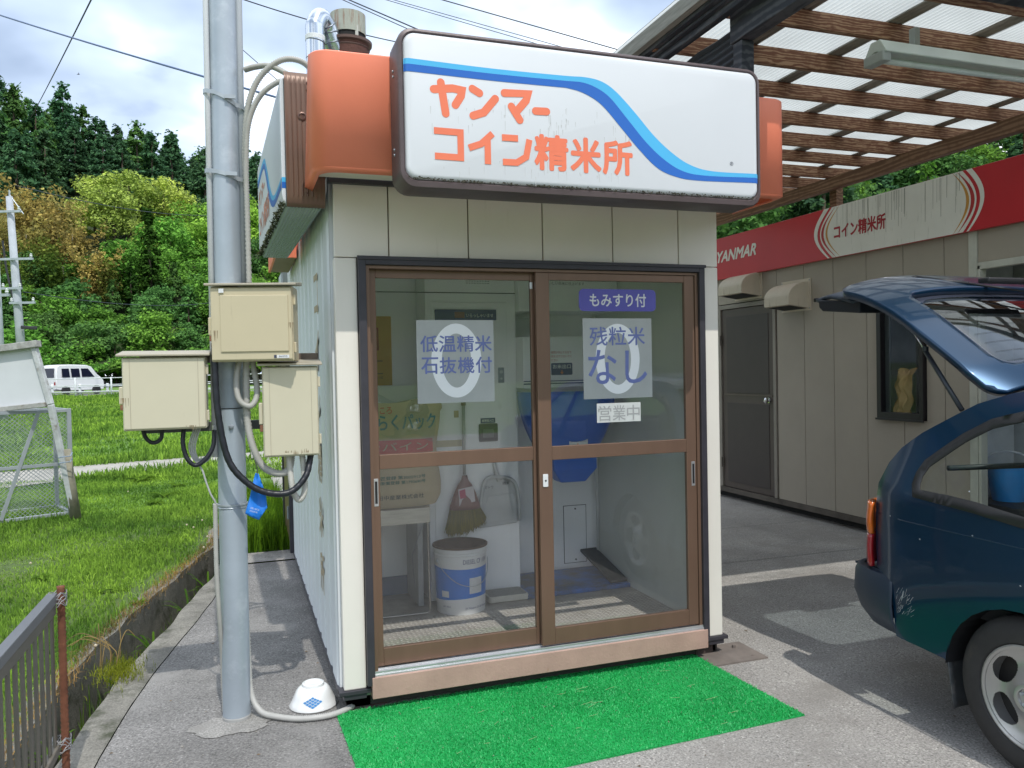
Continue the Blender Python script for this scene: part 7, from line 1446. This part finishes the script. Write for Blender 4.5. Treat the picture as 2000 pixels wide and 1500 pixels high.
for x0 in (2.40, 3.06):
    b = MB(); b.box(x0, x0+.60, -2.05, -1.93, .56, 1.0); b.build('rear_seat', interior, car, bevel=.04)
for x0 in (2.42, 3.14): b = MB(); b.box(x0, x0+.50, -2.75, -2.62, .50, 1.10); b.box(x0+.12, x0+.38, -2.75, -2.66, 1.12, 1.28); b.box(x0, x0+.5, -3.15, -2.75, .40, .58); b.build('front_seat', interior, car, bevel=.04)
b = MB(); b.box(2.32, 3.74, -3.75, -3.45, .6, .97); b.build('dashboard', interior, car, bevel=.05)
b = MB(); b.tube([(2.40, -.98, 1.055), (2.9, -1.02, 1.045), (3.66, -1.0, 1.05)], .012, 10); b.build('cover_bar', M('dark_green_bar', (.02, .035, .035), .5), car, smooth=True)
# rear bumper wrapping round the corner
pth = [(.012, .268), (.014, .19), (.026, .10), (.052, .025), (.11, -.035), (.25, -.075), (.55, -.092), (.83, -.095)]
half = bez([Vector((2.2+t_, -.60-s, 0)) for t_, s in pth], 34); full = half+[Vector((6.06-p.x, p.y, 0)) for p in half[::-1][1:]]
nf = len(full); prb = [(.585, .030), (.580, .006), (.560, -.004), (.47, -.010), (.40, -.002), (.345, .020), (.325, .07)]
b = MB(); rings = []
for i, p in enumerate(full):
    t_ = (full[min(i+1, nf-1)]-full[max(i-1, 0)]).normalized(); inn = Vector((-t_.y, t_.x, 0)); inn = inn if inn.dot(Vector((3.03, -1.4, 0))-p) > 0 else -inn
    k = min(1, min(i, nf-1-i)/14); rings.append([p+inn*(d+k*.05*max(0, (.47-z)/.15)**1.4)+Vector((0, 0, z-0*k)) for z, d in prb])
b.ring(rings, False, (False, False)); b.build('rear_bumper', bump_m, car, smooth=True, auto=50, solid=-.006)
b = MB(); b.box(2.30, 3.76, -.74, -.55, .570, .580); b.build('bumper_top', bump_m, car)
# scratches on the bumper end
b = MB(); f = csurf(-1, .0012)
for k in range(34):
    s0_, z0_ = .285+.085*rng.random(), .44+.095*rng.random(); a = rng.uniform(.5, 1.2); l = rng.uniform(.01, .04); w_ = rng.uniform(.0004, .0011); p0 = (s0_, z0_); p1 = (s0_+l*math.cos(a)*.8, z0_+l*math.sin(a)); b.add([f(p0[0]-w_, p0[1]), f(p0[0]+w_, p0[1]), f(p1[0]+w_, p1[1]), f(p1[0]-w_, p1[1])], [(0, 1, 2, 3)])
for s_, z_ in ((.62, 1.0), (.66, .84), (1.0, .72), (1.1, .71), (.42, .78), (.25, .845), (.86, .70)):
    b.add([f(s_, z_), f(s_+.006, z_), f(s_+.005, z_+.005), f(s_-.001, z_+.004)], [(0, 1, 2, 3)])
o = b.build('scratch', M('scratch_grey', (.42, .46, .50), .6), car); o['kind'] = 'stuff'
# raised tailgate
hp_ = bez([Vector(p) for p in [(-1.155, 1.352), (-1.05, 1.445), (-.93, 1.545), (-.81, 1.640), (-.70, 1.712), (-.60, 1.762), (-.49, 1.80), (-.36, 1.828), (-.22, 1.848)]], 40); nh = len(hp_)-1
def hw(v): return float(np.interp(v, [0, .12, .35, .6, .8, 1], [.57, .62, .66, .672, .665, .62]))
def hsurf(u, v, lift=0.0):
    k = min(nh, max(0, v*nh)); i = min(nh-1, int(k)); p = hp_[i].lerp(hp_[i+1], k-i); t_ = (hp_[min(nh, i+1)]-hp_[max(0, i-1)]).normalized(); nrm = Vector((-t_.y, t_.x)); 
    if nrm.y < 0: nrm = -nrm
    a = 2*u-1; e = abs(a); crown = .082*(1-e**3.2)-.015*max(0, .16-v)/.16*e**4; w_ = hw(v); x = 3.03+a*w_-.0*lift; q = p+nrm*(crown+lift); return (x, q.x, q.y)
gu0, gu1, gv0, gv1 = .105, .895, .10, .585
def hfr(u, v): # frame = everything outside the glass rectangle with rounded corners
    du = max(gu0-u, u-gu1, 0); dv__ = max(gv0-v, v-gv1, 0)
    cu, cv = .055, .07; 
    if du > 0 or dv__ > 0: return True
    a_, b_ = min(u-gu0, gu1-u), min(v-gv0, gv1-v)
    return a_ < cu and b_ < cv and ((cu-a_)/cu)**2+((cv-b_)/cv)**2 > 1
sc_u = 1.3; gl_o = [(x/1.3, y) for x, y in rrect(gu0*1.3, gu1*1.3, gv0, gv1, .07, 8)]
V_, F_ = panel([(x/1.3, y) for x, y in rrect(.001, 1.299, .001, .865, .06, 12)], [gl_o], lambda u, v: hsurf(u, v), .016)
b = MB(); b.add(V_, [f[::-1] for f in F_]); tg_ = b.build('tailgate', paint, car, smooth=True, solid=-.035)
V_, F_ = panel([(x/1.3, y) for x, y in rrect(.082*1.3, .918*1.3, .078, .607, .085, 8)], [[(x/1.3, y) for x, y in rrect(.145*1.3, .855*1.3, .135, .55, .05, 8)]], lambda u, v: hsurf(u, v, -.003), .022)
b = MB(); b.add(V_, F_); b.build('glass_border', M('black_glass_border', (.05, .055, .075), .12, 0, .1, 9, coat=.6), tg_, smooth=True)
b = MB(); b.grid(lambda u, v: hsurf(.125+.75*u, .115+.455*v, -.0042), 40, 30); b.build('rear_window', glass_mat('rear_window_glass', (.35, .42, .45), 2.6), tg_, smooth=True)
b = MB()
for k in range(9):
    v = .14+.048*k; b.tube([hsurf(.17+.66*i/12, v, -.001) for i in range(13)], .0006, 4)
b.build('heater_line', blk, tg_)
# number-plate section and lip at the far end of the tailgate
b = MB(); 
tipa = [(-.22, 1.846), (-.12, 1.862), (-.04, 1.850), (.03, 1.852)]
def tips(u, v): y, z = -.455+.33*v, float(np.interp(v, [0, .3, .6, .8, .92, 1], [1.800, 1.824, 1.842, 1.842, 1.828, 1.838])); w_ = .640-.06*v; return (3.03+(2*u-1)*w_, y-.03*(1-abs(2*u-1)), z+.075*(1-abs(2*u-1)**2.6))
b.grid(tips, 30, 12); b.build('gate_lip', bump_m, tg_, smooth=True, solid=-.014)
b = MB(); b.ring([[(x, -.46, 1.800), (x, -.17, 1.830), (x, -.175, 1.790), (x, -.20, 1.770), (x, -.46, 1.742)] for x in (2.425, 2.46, 3.60, 3.635)], True, (True, True)); b.build('inner_trim', M('gate_inner_black', (.012, .016, .024), .5), tg_, bevel=.008)
b = MB(); b.box(2.455, 2.50, -.13, -.10, 1.825, 1.845); b.build('latch_lip', blk, tg_, bevel=.004)
b = MB(); P = [hsurf(.30, .80, .03), hsurf(.40, .62, .04), hsurf(.60, .50, .045), hsurf(.74, .44, .045)]; b.tube([P[0], P[1]], .010, 8, rf=lambda t_, i: .012-.004*t_); b.tube([P[1], P[2], P[3]], .005, 6); b.lathe([(.02, -.02), (.024, .0), (.018, .025), (.001, .03)], hsurf(.30, .80, .01), 12); b.build('wiper', blk, tg_, smooth=True)
b = MB(); b.box(2.85, 3.2, -.80, -.74, 1.86, 1.885); b.build('high_brake_lamp', blk, tg_, bevel=.008)
for sx_ in (1, -1):
    X_ = lambda x: x if sx_ > 0 else 6.06-x; A_, B_ = Vector((X_(2.445), -.735, 1.672)), Vector((X_(2.415), -1.035, 1.300)); Mi = A_.lerp(B_, .33)
    b = MB(); b.cyl(A_, Mi, .0045, 10); b.build('strut_rod', M('chrome', (.6, .6, .6)), car, smooth=True)
    b = MB(); b.cyl(Mi, B_, .0105, 12); b.lathe([(.013, 0), (.013, .02)], tuple(Mi), 10); b.build('strut_cylinder', M('strut_black', (.03, .035, .045), .35), car, smooth=True)
